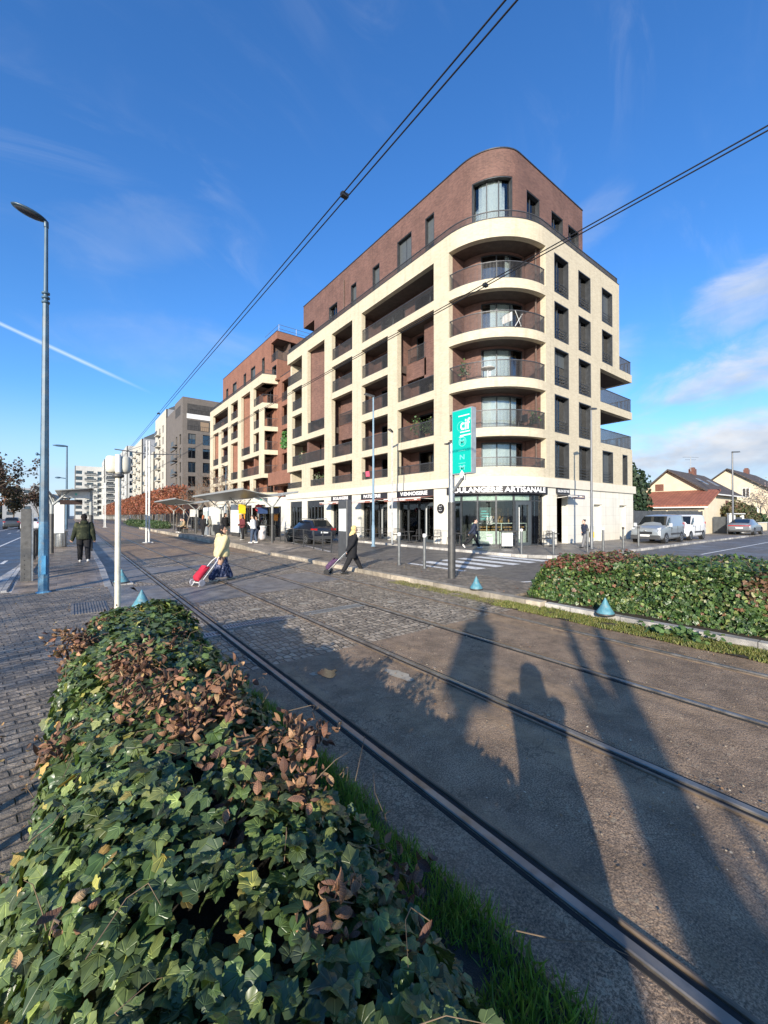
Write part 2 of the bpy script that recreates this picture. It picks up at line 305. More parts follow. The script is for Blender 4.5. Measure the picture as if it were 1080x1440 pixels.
class MB:
    def __init__(s): s.v = []; s.f = []; s.m = []; s.sm = []
    def add(s, vs, fs, mi=0, xf=None, smooth=False):
        n = len(s.v)
        s.v += [tuple(xf @ Vector(p)) if xf is not None else tuple(p) for p in vs]
        for f in fs: s.f.append(tuple(i + n for i in f)); s.m.append(mi); s.sm.append(smooth)
        return s
    def box(s, x0, x1, y0, y1, z0, z1, mi=0, xf=None):
        return s.add([(x0, y0, z0), (x1, y0, z0), (x1, y1, z0), (x0, y1, z0), (x0, y0, z1), (x1, y0, z1), (x1, y1, z1), (x0, y1, z1)],
              [(3, 2, 1, 0), (4, 5, 6, 7), (0, 1, 5, 4), (1, 2, 6, 5), (2, 3, 7, 6), (3, 0, 4, 7)], mi, xf)
    def hexa(s, p, mi=0, xf=None):     # 8 points ordered like box
        return s.add(p, [(3, 2, 1, 0), (4, 5, 6, 7), (0, 1, 5, 4), (1, 2, 6, 5), (2, 3, 7, 6), (3, 0, 4, 7)], mi, xf)
    def bbox(s, x0, x1, y0, y1, z0, z1, b=.02, mi=0, xf=None):      # box with chamfered vertical + top edges
        def ring(i, z): return [(x0 + i, y0, z), (x1 - i, y0, z), (x1, y0 + i, z), (x1, y1 - i, z), (x1 - i, y1, z), (x0 + i, y1, z), (x0, y1 - i, z), (x0, y0 + i, z)]
        def sh(r, k, z): cx, cy = (x0 + x1) / 2, (y0 + y1) / 2; return [(cx + (p[0] - cx) * (1 - k / max(1e-6, (x1 - x0) / 2)), cy + (p[1] - cy) * (1 - k / max(1e-6, (y1 - y0) / 2)), z) for p in r]
        r = ring(b, z0); rs = [r, ring(b, z1 - b), sh(ring(b, z1), b, z1)]
        vs = [p for q in rs for p in q]; fs = [tuple(range(7, -1, -1)), tuple(range(16, 24))]
        for j in range(2):
            for i in range(8): fs.append((j * 8 + i, j * 8 + (i + 1) % 8, j * 8 + 8 + (i + 1) % 8, j * 8 + 8 + i))
        return s.add(vs, fs, mi, xf)
    def tube(s, pts, rad, n=8, mi=0, xf=None, caps=True, smooth=True):
        pts = [Vector(p) for p in pts]; rad = rad if isinstance(rad, (list, tuple)) else [rad] * len(pts)
        vs = []; up = None
        for i, p in enumerate(pts):
            t = (pts[min(i + 1, len(pts) - 1)] - pts[max(i - 1, 0)]).normalized()
            if up is None: up = Vector((0, 0, 1)) if abs(t.z) < .9 else Vector((1, 0, 0))
            a = t.cross(up).normalized(); b = a.cross(t).normalized(); up = b
            for k in range(n):
                q = 2 * math.pi * k / n; vs.append(p + (a * math.cos(q) + b * math.sin(q)) * rad[i])
        fs = []
        for i in range(len(pts) - 1):
            for k in range(n): fs.append((i * n + k, i * n + (k + 1) % n, (i + 1) * n + (k + 1) % n, (i + 1) * n + k))
        s.add(vs, fs, mi, xf, smooth)
        if caps:
            s.add(vs[:n], [tuple(range(n - 1, -1, -1))], mi, xf); s.add(vs[-n:], [tuple(range(n))], mi, xf)
        return s
    def lathe(s, prof, n=16, c=(0, 0, 0), mi=0, xf=None, smooth=True):
        vs = []
        for r, z in prof:
            for k in range(n): q = 2 * math.pi * k / n; vs.append((c[0] + r * math.cos(q), c[1] + r * math.sin(q), c[2] + z))
        fs = [tuple(range(n - 1, -1, -1)), tuple(range((len(prof) - 1) * n, len(prof) * n))]
        for i in range(len(prof) - 1):
            for k in range(n): fs.append((i * n + k, i * n + (k + 1) % n, (i + 1) * n + (k + 1) % n, (i + 1) * n + k))
        return s.add(vs, fs, mi, xf, smooth)
    def ell(s, c, r, n=12, m=8, mi=0, xf=None, rot=None):
        vs = []; fs = []
        for j in range(m + 1):
            t = math.pi * j / m
            for k in range(n):
                q = 2 * math.pi * k / n; p = Vector((r[0] * math.sin(t) * math.cos(q), r[1] * math.sin(t) * math.sin(q), r[2] * math.cos(t)))
                if rot is not None: p = rot @ p
                vs.append(p + Vector(c))
        for j in range(m):
            for k in range(n): fs.append((j * n + k, (j + 1) * n + k, (j + 1) * n + (k + 1) % n, j * n + (k + 1) % n))
        return s.add(vs, fs, mi, xf, True)
    def cap(s, p0, p1, r0, r1, n=10, xf=None):        # tapered capsule
        p0, p1 = Vector(p0), Vector(p1)
        s.tube([p0, p1], [r0, r1], n, xf=xf); s.ell(p0, (r0,) * 3, n, 6, xf=xf); s.ell(p1, (r1,) * 3, n, 6, xf=xf); return s
    def prism(s, poly, z0, z1, mi=0, xf=None):
        n = len(poly); vs = [(x, y, z0) for x, y in poly] + [(x, y, z1) for x, y in poly]
        return s.add(vs, [tuple(range(n - 1, -1, -1)), tuple(range(n, 2 * n))] + [(i, (i + 1) % n, n + (i + 1) % n, n + i) for i in range(n)], mi, xf)
    def mesh(s, name, off=Vector((0, 0, 0)), uv=True):
        me = bpy.data.meshes.new(name)
        V = np.array(s.v, dtype=np.float64).reshape(-1, 3) - np.array(off)
        me.from_pydata(V.tolist(), [], s.f)
        me.polygons.foreach_set('use_smooth', s.sm)
        if any(s.m): me.polygons.foreach_set('material_index', s.m)
        me.update()
        if uv and len(me.polygons):
            nl = len(me.loops); lv = np.empty(nl, np.int32); me.loops.foreach_get('vertex_index', lv)
            pn = np.empty(len(me.polygons) * 3); me.polygons.foreach_get('normal', pn); pn = pn.reshape(-1, 3)
            lt = np.empty(len(me.polygons), np.int32); me.polygons.foreach_get('loop_total', lt)
            N = np.repeat(pn, lt, axis=0); P = V[lv] + np.array(off)
            hz = np.hypot(N[:, 0], N[:, 1]); flat = hz < .6; h = np.maximum(hz, 1e-6)
            U = np.where(flat, P[:, 0], (-N[:, 1] * P[:, 0] + N[:, 0] * P[:, 1]) / h); W = np.where(flat, P[:, 1], P[:, 2])
            me.uv_layers.new(name='UVMap').data.foreach_set('uv', np.stack([U, W], 1).ravel())
        return me
    def build(s, name, mat, parent=None, label=None, kind=None):
        off = ORG.get(parent.name, Vector()) if parent is not None else Vector((0, 0, 0))
        me = s.mesh(name, off)
        for m_ in (mat if isinstance(mat, (list, tuple)) else [mat]): me.materials.append(m_)
        o = bpy.data.objects.new(name, me); COL.objects.link(o)
        if parent is not None: o.parent = parent; ORG[o.name] = off
        tag(o, label, None, None, kind); return o

def bake(mb, name, mat, parent, vox=.012, smooth=3, label=None, scale_d=None):
    """one continuous closed surface from overlapping closed pieces"""
    me = mb.mesh(name, uv=False); t = bpy.data.objects.new('tmp', me); COL.objects.link(t)
    m = t.modifiers.new('r', 'REMESH'); m.mode = 'VOXEL'; m.voxel_size = vox; m.use_smooth_shade = True
    if smooth: k = t.modifiers.new('s', 'SMOOTH'); k.iterations = smooth; k.factor = .5
    bpy.context.view_layer.update(); dg = bpy.context.evaluated_depsgraph_get()
    nm = bpy.data.meshes.new_from_object(t.evaluated_get(dg), depsgraph=dg)
    bpy.data.objects.remove(t); bpy.data.meshes.remove(me)
    nm.materials.clear(); nm.materials.append(mat); nm.name = name
    o = bpy.data.objects.new(name, nm); COL.objects.link(o); o.parent = parent; tag(o, label)
    return o

def text_mb(body, height, bold=.012):
    cu = bpy.data.curves.new('t', 'FONT'); cu.body = body; cu.size = 1.0; cu.offset = bold; cu.resolution_u = 3
    t = bpy.data.objects.new('t', cu); COL.objects.link(t); bpy.context.view_layer.update()
    dg = bpy.context.evaluated_depsgraph_get(); me = bpy.data.meshes.new_from_object(t.evaluated_get(dg), depsgraph=dg)
    vs = [v.co.copy() for v in me.vertices]; fs = [tuple(p.vertices) for p in me.polygons]
    bpy.data.objects.remove(t); bpy.data.curves.remove(cu); bpy.data.meshes.remove(me)
    x0 = min(v.x for v in vs); x1 = max(v.x for v in vs); y0 = min(v.y for v in vs); y1 = max(v.y for v in vs); k = height / (y1 - y0)
    return [((v.x - x0) * k, (v.y - y0) * k) for v in vs], fs, (x1 - x0) * k

def leaves(name, mat, parent, tv, tf, tuv, pos, rot, scl, tint, kind=None):
    """many leaf-shaped faces in one mesh: tv (n,3), tf list of faces, pos (k,3), rot (k,3,3), scl (k,) or (k,3), tint (k,3)"""
    tv = np.asarray(tv, float); k = len(pos); n = len(tv); scl = np.asarray(scl); scl = scl[:, None] if scl.ndim == 1 else scl
    loc = tv[None] * scl[:, None, :] if scl.shape[1] == 3 else tv[None] * scl[:, :, None]
    V = np.einsum('kij,knj->kni', rot, loc) + np.asarray(pos)[:, None, :]
    off = np.array(ORG.get(parent.name, Vector())) if parent is not None else np.zeros(3)
    V = (V - off).reshape(-1, 3)
    ls = np.array([len(f) for f in tf]); fl = np.concatenate([np.array(f) for f in tf])
    L = (fl[None] + (np.arange(k) * n)[:, None]).ravel(); tot = np.tile(ls, k); st = np.concatenate([[0], np.cumsum(tot)[:-1]])
    me = bpy.data.meshes.new(name); me.vertices.add(len(V)); me.vertices.foreach_set('co', V.ravel())
    me.loops.add(len(L)); me.loops.foreach_set('vertex_index', L.astype(np.int32)); me.polygons.add(len(tot))
    me.polygons.foreach_set('loop_start', st.astype(np.int32)); me.polygons.foreach_set('loop_total', tot.astype(np.int32))
    me.update(calc_edges=True)
    me.uv_layers.new(name='UVMap').data.foreach_set('uv', np.tile(np.asarray(tuv)[fl], (k, 1)).ravel().astype(np.float32))
    ca = me.color_attributes.new('tint', 'FLOAT_COLOR', 'POINT')
    ca.data.foreach_set('color', np.repeat(np.concatenate([tint, np.ones((k, 1))], 1), n, axis=0).ravel().astype(np.float32))
    me.polygons.foreach_set('use_smooth', np.ones(len(tot), bool))
    me.materials.append(mat)
    o = bpy.data.objects.new(name, me); COL.objects.link(o)
    if parent is not None: o.parent = parent; ORG[o.name] = Vector(off)
    tag(o, kind=kind); return o
def frames(nrm, spin, rs=None):
    """rotation matrices: local z -> nrm, local y -> a direction in the leaf plane set by spin"""
    nrm = nrm / np.linalg.norm(nrm, axis=1, keepdims=True)
    ref = np.tile([0., 0, 1.], (len(nrm), 1)); ref[np.abs(nrm[:, 2]) > .95] = [1, 0, 0]
    a = np.cross(ref, nrm); a /= np.linalg.norm(a, axis=1, keepdims=True); b = np.cross(nrm, a)
    c, s_ = np.cos(spin)[:, None], np.sin(spin)[:, None]
    x = a * c + b * s_; y = -a * s_ + b * c
    return np.stack([x, y, nrm], axis=2)
# ================================================================== ground, roads, pavements, tracks
m_ground = ground_mat('rough_ground', (.12, .11, .095), (.2, .18, .15), 'asphalt')
m_track = ground_mat('track_asphalt', (.27, .185, .115), (.42, .33, .21), 'asphalt', speck=.6, patch=.55, patchcol=(.17, .125, .085), streak=.6, streakcol=(.38, .25, .135), rough=.76, rv=-.2, bump=1.0, grit=95, agg=42, dist=.026, crack=.6, lo=.36, hi=1.75)
m_road = ground_mat('road_asphalt', (.125, .112, .098), (.22, .21, .2), 'asphalt', speck=.35, patch=.4, patchcol=(.09, .083, .077), streak=.3, streakcol=(.16, .147, .13), rough=.66, rv=-.22, crack=.6, bump=.5)
m_road_blue = ground_mat('avenue_asphalt', (.075, .083, .098), (.2, .2, .2), 'asphalt', speck=.3, patch=.3, streak=.3, rough=.6, bump=.4)
m_setts = ground_mat('crossing_setts', (.37, .295, .21), (.60, .52, .40), 'setts', cobble=True, bw=.15, bh=.095, ms=.016, rot=90, speck=.35, patch=.45, patchcol=(.20, .17, .135), streak=.4, streakcol=(.37, .305, .23), rough=.6, rv=-.25, bump=1.0, dist=.035, wamt=.09, wob=3.5, joint=1.0, lump=1.4)
m_pavers = ground_mat('plaza_setts', (.275, .23, .18), (.38, .34, .3), 'setts', bw=.21, bh=.105, ms=.013, rot=-9, speck=.3, patch=.4, patchcol=(.165, .14, .112), streak=.15, rough=.66, rv=-.12, bump=1.0, dist=.03, wamt=.05, wob=3.2)
m_slabs = ground_mat('platform_slabs', (.25, .20, .152), (.33, .28, .22), 'slabs', bw=.6, bh=.4, ms=.008, rot=0, speck=.3, patch=.4, patchcol=(.15, .12, .095), streak=.25, rough=.62, wamt=.0, jh=.4, lump=.15, bump=.4)
m_slabs_pale = ground_mat('pale_platform_slabs', (.30, .255, .205), (.42, .36, .3), 'slabs', bw=.6, bh=.4, ms=.007, speck=.25, patch=.35, streak=.2, rough=.66, wamt=.0, jh=.4, lump=.15, bump=.4)
m_conc = ground_mat('grey_concrete', (.205, .183, .158), (.3, .29, .28), 'asphalt', speck=.3, patch=.4, patchcol=(.16, .145, .128), streak=.3, rough=.62, bump=.4)
m_walk = ground_mat('pavement_asphalt', (.19, .168, .142), (.3, .28, .25), 'asphalt', speck=.4, patch=.5, patchcol=(.145, .13, .112), streak=.2, rough=.62, rv=-.22, bump=.5)
m_island = ground_mat('island_setts', (.22, .185, .145), (.34, .31, .27), 'setts', bw=.20, bh=.12, ms=.014, rot=0, speck=.35, patch=.5, patchcol=(.15, .13, .108), streak=.2, rough=.64, rv=-.2, bump=.7)
m_kerb = ground_mat('kerb_stone', (.36, .315, .25), (.45, .4, .33), 'slabs', bw=.9, bh=.6, ms=.015, speck=.3, patch=.5, patchcol=(.24, .2, .15), streak=.2, wamt=.0, jh=.5, lump=.2, bump=.5, rot=90)
m_kerb_grey = ground_mat('kerb_granite', (.40, .385, .36), (.5, .48, .45), 'slabs', bw=.9, bh=.6, ms=.012, speck=.3, patch=.4, wamt=.0, jh=.5, lump=.2, bump=.4, rot=90)
m_soil = ground_mat('soil', (.055, .042, .03), (.16, .12, .08), 'asphalt', speck=.5, patch=.5, bump=1.0, dist=.03)
m_mark = M('road_marking_paint', (.74, .73, .69), .55, var=.1, scale=9, dirt=((.25, .24, .23), 7, .75), bump=.2)

def sheet(name, mat, polys, z, thick=None):
    mb = MB()
    for p in polys:
        if thick: mb.prism(p, z - thick, z)
        else: mb.add([(x, y, z) for x, y in p], [tuple(range(len(p)))])
    return tag(mb.build(name, mat), kind='structure')
def rc(x0, x1, y0, y1): return [(x0, y0), (x1, y0), (x1, y1), (x0, y1)]

sheet('ground', m_ground, [rc(-2500, 2500, -2500, 2500)], -.03)
# tram bed: brown asphalt near and far, granite setts on the crossing
sheet('tram_track_bed', m_track, [rc(1.5, 7.0, -30, 4.9), rc(.86, 7.5, 20.0, 420)], 0.0)
sheet('tram_crossing', m_setts, [[(1.5, 4.9), (7.0, 4.9), (7.46, 5.6), (7.46, 20.0), (.86, 20.0), (.86, 14.2), (1.5, 9)]], 0.0)
sheet('crossing_strip', m_conc, [[(1.60, 9.3), (1.9, 9.3), (1.9, 12.4), (1.2, 12.4)], rc(2.06, 3.32, 9.4, 11.5), rc(3.46, 4.88, 9.6, 12.0), rc(3.46, 4.88, 15.2, 16.6), rc(2.06, 3.32, 15, 16.6), rc(5.04, 6.3, 10.2, 12.2)], 0.004)
sheet('near_margin', m_track, [rc(1.5, 1.90, -30, 4.6)], 0.005)
sheet('track_margin', m_conc, [[(.9, 14.4), (1.88, 12.6), (1.88, 60), (.9, 60)]], 0.005)
sheet('plaza', m_pavers, [[(-1.45, -12), (1.5, -12), (1.5, 9.0), (.86, 14.2), (-1.45, 14.2)]], 0.0)
sheet('plaza_west', m_pavers, [rc(-9, -1.45, -12, 13.6)], 0.0)
# avenue at the left
sheet('avenue', m_road_blue, [rc(-17, -1.45, 13.6, 420)], -.012)
avm = []
for x in (-3.45, -6.9):
    y = 16
    while y < 300: avm.append(rc(x - .06, x + .06, y, y + (30 if x < -5 else 30))); y += 30 if x > -5 else 30
avm += [rc(-5.2, -5.08, y, y + 3) for y in range(20, 200, 9)] + [rc(-2.2, -2.08, 17, 19.3), rc(-2.2, -2.08, 21.5, 23)]
sheet('avenue_markings', m_mark, avm, -.006)
def ramp(name, mat, x0, x1, y0, y1, y2, z, dz=.0):
    mb = MB(); mb.hexa([(x0, y0, -.02), (x1, y0, -.02), (x1, y1, -.02), (x0, y1, -.02), (x0, y0, .006), (x1, y0, .006), (x1, y1, z), (x0, y1, z)])
    mb.box(x0, x1, y1, y2, -.02, z); return tag(mb.build(name, mat), kind='structure')
ramp('left_platform', m_slabs, -1.14, .70, 13.1, 16.2, 68, .20)
ramp('left_platform_edge', m_kerb_grey, .70, .86, 12.9, 16.2, 68, .203)
ramp('left_platform_rear_kerb', m_kerb_grey, -1.44, -1.14, 13.4, 16.2, 68, .17)
ramp('right_platform', m_slabs_pale, 7.8, 10.55, 18.6, 23.0, 66, .25)
ramp('right_platform_edge', m_kerb, 7.5, 7.8, 18.6, 23.0, 66, .253)
ramp('right_platform_rear_kerb', m_kerb_grey, 10.55, 10.7, 18.3, 23.0, 66, .23)
# island with totem, its kerb, the lane and the side street
sheet('island_pavement', m_island, [[(7.72, 5.4), (9.3, 5.4), (9.75, 8.6), (9.75, 18.4), (7.72, 18.4)]], .12, .14)
sheet('island_kerb', m_kerb, [[(7.5, 4.6), (7.72, 4.6), (7.72, 18.6), (7.5, 18.6)]], .125, .145)
sheet('planting_kerb', m_kerb_grey, [rc(7.62, 7.78, -30, 4.58)], .10, .13)
sheet('planting_soil', m_soil, [rc(7.78, 11.4, -30, 5.38)], .07, .1)
sheet('verge_soil', m_soil, [rc(6.98, 7.62, -30, 5.6), rc(.9, 1.52, -4, 6.4)], .012)
sheet('street', m_road, [rc(9.75, 15.9, 8.9, 300), [(9.3, 5.4), (11.4, 5.4), (11.4, -60), (140, -60), (140, 8.9), (9.75, 8.9)]], -.004)
def arc(cx, cy, r, a0, a1, n=10): return [(cx + r * math.cos(R(a0 + (a1 - a0) * i / n)), cy + r * math.sin(R(a0 + (a1 - a0) * i / n))) for i in range(n + 1)]
cor = arc(18.9, 11.85, 3.0, 180, 270)
sheet('building_pavement', m_walk, [[(16.05, 300)] + [(x + .15, y + .15) for x, y in cor] + [(47, 9.0), (47, 12.9), (34.4, 13.6), (22, 13.6), (18.6, 17), (18.6, 300)]], .11, .15)
sheet('building_kerb', m_kerb_grey, [[(15.9, 300)] + cor + [(47, 8.85), (47, 9.0)] + [(x + .15, y + .15) for x, y in reversed(cor)] + [(16.05, 300)]], .118, .15)
sheet('far_pavement', m_walk, [[(47, 8.85), (120, 8.85), (120, 60), (47, 60)]], .10, .13)
# zebra: long bars along the lane
zb = [rc(x, x + .52, 9.25, 12.1) for x in (10.1, 11.15, 12.2, 13.25, 14.3, 15.2)]
sheet('zebra_crossing', m_mark, zb, .002)
sheet('street_line', m_mark, [rc(9.95, 10.05, 13, 60), [(9.5, 6.9), (10.9, 6.3), (10.95, 6.42), (9.55, 7.02)], rc(24, 60, 6.2, 6.3)], .0025)
# drain across the crossing
def drain(name, x0, x1, y, label):
    mb = MB(); mb.box(x0, x1, y, y + .03, -.02, .012); mb.box(x0, x1, y + .19, y + .22, -.02, .012)
    n = int((x1 - x0) / .045)
    for i in range(n): mb.box(x0 + i * .045, x0 + i * .045 + .022, y + .03, y + .19, -.02, .010)
    o = thing(name, label, 'drain', (x0, y, 0), world_coords=True); mb.build('grating', steel, o)
    b = MB(); b.box(x0, x1, y + .005, y + .215, -.018, .006); b.build('channel', black, o); return o
drain('drain_grate', 2.02, 3.30, 6.9, 'slotted iron drain grate between the rails of the nearest track')
drain('drain_grate', 3.48, 4.84, 6.95, 'iron drain grate in the setts between the two tracks')
drain('drain_grate', 1.56, 1.86, 6.6, 'short iron drain grate between the foreground ivy and the nearest rail')
drain('drain_grate', -.3, .45, 13.0, 'dark drain grate in the setts beside the blue lamp post')
# tactile plate by the white beacon post
o = thing('tactile_plate', 'ribbed grey tactile plate set in the setts beside the ivory beacon post', 'paving plate', (.28, 9.65, 0), world_coords=True)
mb = MB()
for i in range(12): mb.box(.02 + i * .047, .02 + i * .047 + .026, 9.62, 10.82, .004, .016)
mb.build('ribs', m_conc, o); MB().box(0, .6, 9.6, 10.85, -.02, .006).build('plate', m_conc, o)
# rails: grooved rail = running head, groove, guard lip
m_rail = M('polished_rail', (.30, .27, .23), .42, .75, var=.35, scale=5, rvar=.2, dirt=((.12, .08, .05), 2.5, .75))
m_raildark = M('rail_groove', (.018, .016, .014), .85, var=.3)
m_rust = M('rusty_rail_lip', (.20, .15, .105), .55, .5, var=.3, scale=4)
def rail(x, inner, label):
    """inner=+1: groove on the +x side of the head"""
    o = thing('tram_rail', label, 'rail', (x, 5, 0), group=None, world_coords=True)
    s_ = inner; y0, y1 = -6, 330
    def strip(xa, xb, z0, z1, c=.006):
        mb = MB(); xa, xb = min(xa, xb), max(xa, xb)
        pr = [(xa, z0), (xb, z0), (xb, z1 - c), (xb - c, z1), (xa + c, z1), (xa, z1 - c)]
        ys = [y0, 0, 10, 30, 90, y1]; vs = [(p[0], y, p[1]) for y in ys for p in pr]; fs = []
        for i in range(len(ys) - 1):
            for k in range(6): fs.append((i * 6 + k, i * 6 + (k + 1) % 6, i * 6 + 6 + (k + 1) % 6, i * 6 + 6 + k))
        fs += [tuple(range(5, -1, -1)), tuple(range(len(vs) - 6, len(vs)))]
        return mb.add(vs, fs)
    strip(x - s_ * .058, x, -.02, .022).build('rail_head', m_rail, o)
    strip(x + s_ * .001, x + s_ * .045, -.02, .0065).build('rail_groove', m_raildark, o)
    strip(x + s_ * .046, x + s_ * .070, -.02, .018).build('guard_lip', m_rust, o)
    strip(x - s_ * .095, x - s_ * .059, -.02, .008).build('sealant_strip', m_raildark, o)
rail(1.95, 1, 'grooved steel tram rail running past the foreground ivy, nearest of the four rails')
rail(3.385, -1, 'steel tram rail, second from the foreground ivy')
rail(4.95, 1, 'steel tram rail, third from the foreground ivy')
rail(6.385, -1, 'steel tram rail beside the mossy verge of the far hedge')
# loose gravel and leaf crumbs on the track bed
K = 11000; rs = np.random.RandomState(3)
px = np.concatenate([rs.uniform(2.1, 7.5, K // 2), np.clip(rs.normal(3.15, .35, K // 4), 2.05, 3.33), np.clip(rs.normal(6.7, .5, K - K // 2 - K // 4), 5.05, 7.5)])
py = rs.uniform(-1.5, 10, K) ; d_ = np.abs(px - 3.385) < .12; px[d_] += .2
for rx in (1.95, 4.95, 6.385): q_ = np.abs(px - rx) < .1; px[q_] += .16
tv = [(-.5, -.35, 0), (.1, -.5, .1), (.55, -.1, 0), (.3, .45, .15), (-.4, .35, 0)]
col = np.array([(.42, .32, .2), (.3, .22, .14), (.5, .42, .3), (.2, .17, .14), (.36, .20, .09)])[rs.randint(0, 5, K)] * rs.uniform(.6, 1.2, (K, 1))
leaves('track_litter', M('crumbs', (1, 1, 1), .8, var=.05, attr=True), None, tv, [(0, 1, 2, 3, 4)], np.array(tv)[:, :2],
       np.stack([px, py, np.full(K, .010)], 1), frames(np.stack([rs.normal(0, .25, K), rs.normal(0, .25, K), np.ones(K)], 1), rs.uniform(0, 6.3, K)), rs.gamma(1.7, .0032, K) + .0025, col, kind='stuff')
# pale repair blot and the small brown puddle in the asphalt
def blot(name, x, y, rx, ry, mat, z, seed):
    r2 = random.Random(seed); pts = []
    for i in range(22):
        q = 2 * math.pi * i / 22; k = 1 + r2.uniform(-.28, .28); pts.append((x + rx * k * math.cos(q), y + ry * k * math.sin(q)))
    sheet(name, mat, [pts], z)
m_pud = M('brown_puddle', (.075, .055, .038), .12, var=.1, spec=.7)
blot('puddle', 2.42, 4.25, .11, .13, m_pud, .004, 2); blot('filler_patch', 2.27, 4.32, .04, .05, M('pale_mortar', (.36, .31, .23), .8), .005, 5)
blot('filler_patch', 3.06, 3.70, .10, .20, MATS['pale_mortar'], .005, 4)
for i, (x, y) in enumerate(((5.8, 9.6), (3.9, 7.9), (5.5, 6.9), (4.2, 16.5), (2.9, 8.0), (6.6, 9.7))): blot('gum_stain', x, y, .12, .10, M('pale_mortar', (.36, .31, .23), .8), .0065, 20 + i)
# ================================================================== apartment buildings
class Path:
    """unrolled wall: a = run along the wall, d = depth behind the face"""
    def __init__(s, segs): s.segs = segs; s.len = sum(x[-1] for x in segs)
    def at(s, a, z, d=0.0):
        t = a
        for i, g in enumerate(s.segs):
            if t <= g[-1] + 1e-6 or i == len(s.segs) - 1:
                if g[0] == 'L':
                    (x, y), (dx, dy), (nx, ny) = g[1], g[2], g[3]; return (x + dx * t + nx * d, y + dy * t + ny * d, z)
                (cx, cy), r0, ry, q0, q1 = g[1], g[2], g[3], g[4], g[5]; q = q0 + (q1 - q0) * t / g[-1]
                return (cx + (r0 - d) * math.cos(q), cy + (ry - d) * math.sin(q), z)
            t -= g[-1]
    def cuts(s):
        out = []; t = 0
        for g in s.segs:
            if g[0] == 'A': out += [t + g[-1] * i / 18 for i in range(19)]
            else: out += [t, t + g[-1]]
            t += g[-1]
        return out
def line(p, q, nin):
    dx, dy = q[0] - p[0], q[1] - p[1]; l = math.hypot(dx, dy); n = math.hypot(*nin); return ('L', p, (dx / l, dy / l), (nin[0] / n, nin[1] / n), l)
def arcseg(c, rx, ry, q0, q1):
    n = 60; l = 0; pr = None
    for i in range(n + 1):
        q = R(q0) + (R(q1) - R(q0)) * i / n; p = (rx * math.cos(q), ry * math.sin(q))
        if pr: l += math.hypot(p[0] - pr[0], p[1] - pr[1])
        pr = p
    return ('A', c, rx, ry, R(q0), R(q1), l)

def wall_grid(P, A0, A1, Z0, Z1, ops, t, mb=None, d0=0.0, back=True):
    """wall sheet of thickness t with rectangular openings, following the path"""
    mb = mb or MB()
    As = sorted({round(x, 4) for x in [A0, A1] + [c for o in ops for c in o[:2]] + P.cuts() if A0 - 1e-4 <= x <= A1 + 1e-4})
    Zs = sorted({round(x, 4) for x in [Z0, Z1] + [c for o in ops for c in o[2:4]] if Z0 - 1e-4 <= x <= Z1 + 1e-4})
    As = [a for i, a in enumerate(As) if i == 0 or a - As[i - 1] > .004]; Zs = [a for i, a in enumerate(Zs) if i == 0 or a - Zs[i - 1] > .004]
    na, nz = len(As) - 1, len(Zs) - 1
    def hole(i, j):
        if i < 0 or j < 0 or i >= na or j >= nz: return True
        a, z = (As[i] + As[i + 1]) / 2, (Zs[j] + Zs[j + 1]) / 2
        return any(o[0] < a < o[1] and o[2] < z < o[3] for o in ops)
    p = P.at
    def quad(*q): mb.add(q, [(0, 1, 2, 3)])
    for i in range(na):
        for j in range(nz):
            if hole(i, j): continue
            a0, a1, z0, z1 = As[i], As[i + 1], Zs[j], Zs[j + 1]; e = d0 + t
            quad(p(a0, z0, d0), p(a1, z0, d0), p(a1, z1, d0), p(a0, z1, d0))
            if back: quad(p(a1, z0, e), p(a0, z0, e), p(a0, z1, e), p(a1, z1, e))
            if hole(i - 1, j): quad(p(a0, z0, e), p(a0, z0, d0), p(a0, z1, d0), p(a0, z1, e))
            if hole(i + 1, j): quad(p(a1, z0, d0), p(a1, z0, e), p(a1, z1, e), p(a1, z1, d0))
            if hole(i, j - 1): quad(p(a0, z0, e), p(a1, z0, e), p(a1, z0, d0), p(a0, z0, d0))
            if hole(i, j + 1): quad(p(a0, z1, d0), p(a1, z1, d0), p(a1, z1, e), p(a0, z1, e))
    return mb
def pbox(mb, P, a0, a1, z0, z1, d0, d1, mi=0):
    cu = sorted({a0, a1} | {c for c in P.cuts() if a0 < c < a1}); p = P.at
    for i in range(len(cu) - 1):
        b, c = cu[i], cu[i + 1]
        vs = [p(b, z0, d0), p(c, z0, d0), p(c, z0, d1), p(b, z0, d1), p(b, z1, d0), p(c, z1, d0), p(c, z1, d1), p(b, z1, d1)]
        fs = [(3, 2, 1, 0), (4, 5, 6, 7), (0, 1, 5, 4), (2, 3, 7, 6)]
        if i == 0: fs.append((3, 0, 4, 7))
        if i == len(cu) - 2: fs.append((1, 2, 6, 5))
        mb.add(vs, fs, mi)
    return mb
def railing(P, a0, a1, z, h, d, parent, gap=.105, mat=None, solid=False):
    mb = MB(); pbox(mb, P, a0, a1, z + h - .045, z + h, d - .025, d + .025); pbox(mb, P, a0, a1, z + .05, z + .085, d - .015, d + .015)
    n = max(1, int((a1 - a0) / gap))
    for i in range(n + 1):
        a = a0 + .012 + (a1 - a0 - .024) * i / n; p = P.at
        q = [p(a - .007, z, d - .016), p(a + .007, z, d - .016), p(a + .007, z, d + .016), p(a - .007, z, d + .016)]
        mb.hexa([(x, y, z + .05) for x, y, _ in q] + [(x, y, z + h - .045) for x, y, _ in q])
    return mb.build('railing', mat or railmat, parent)
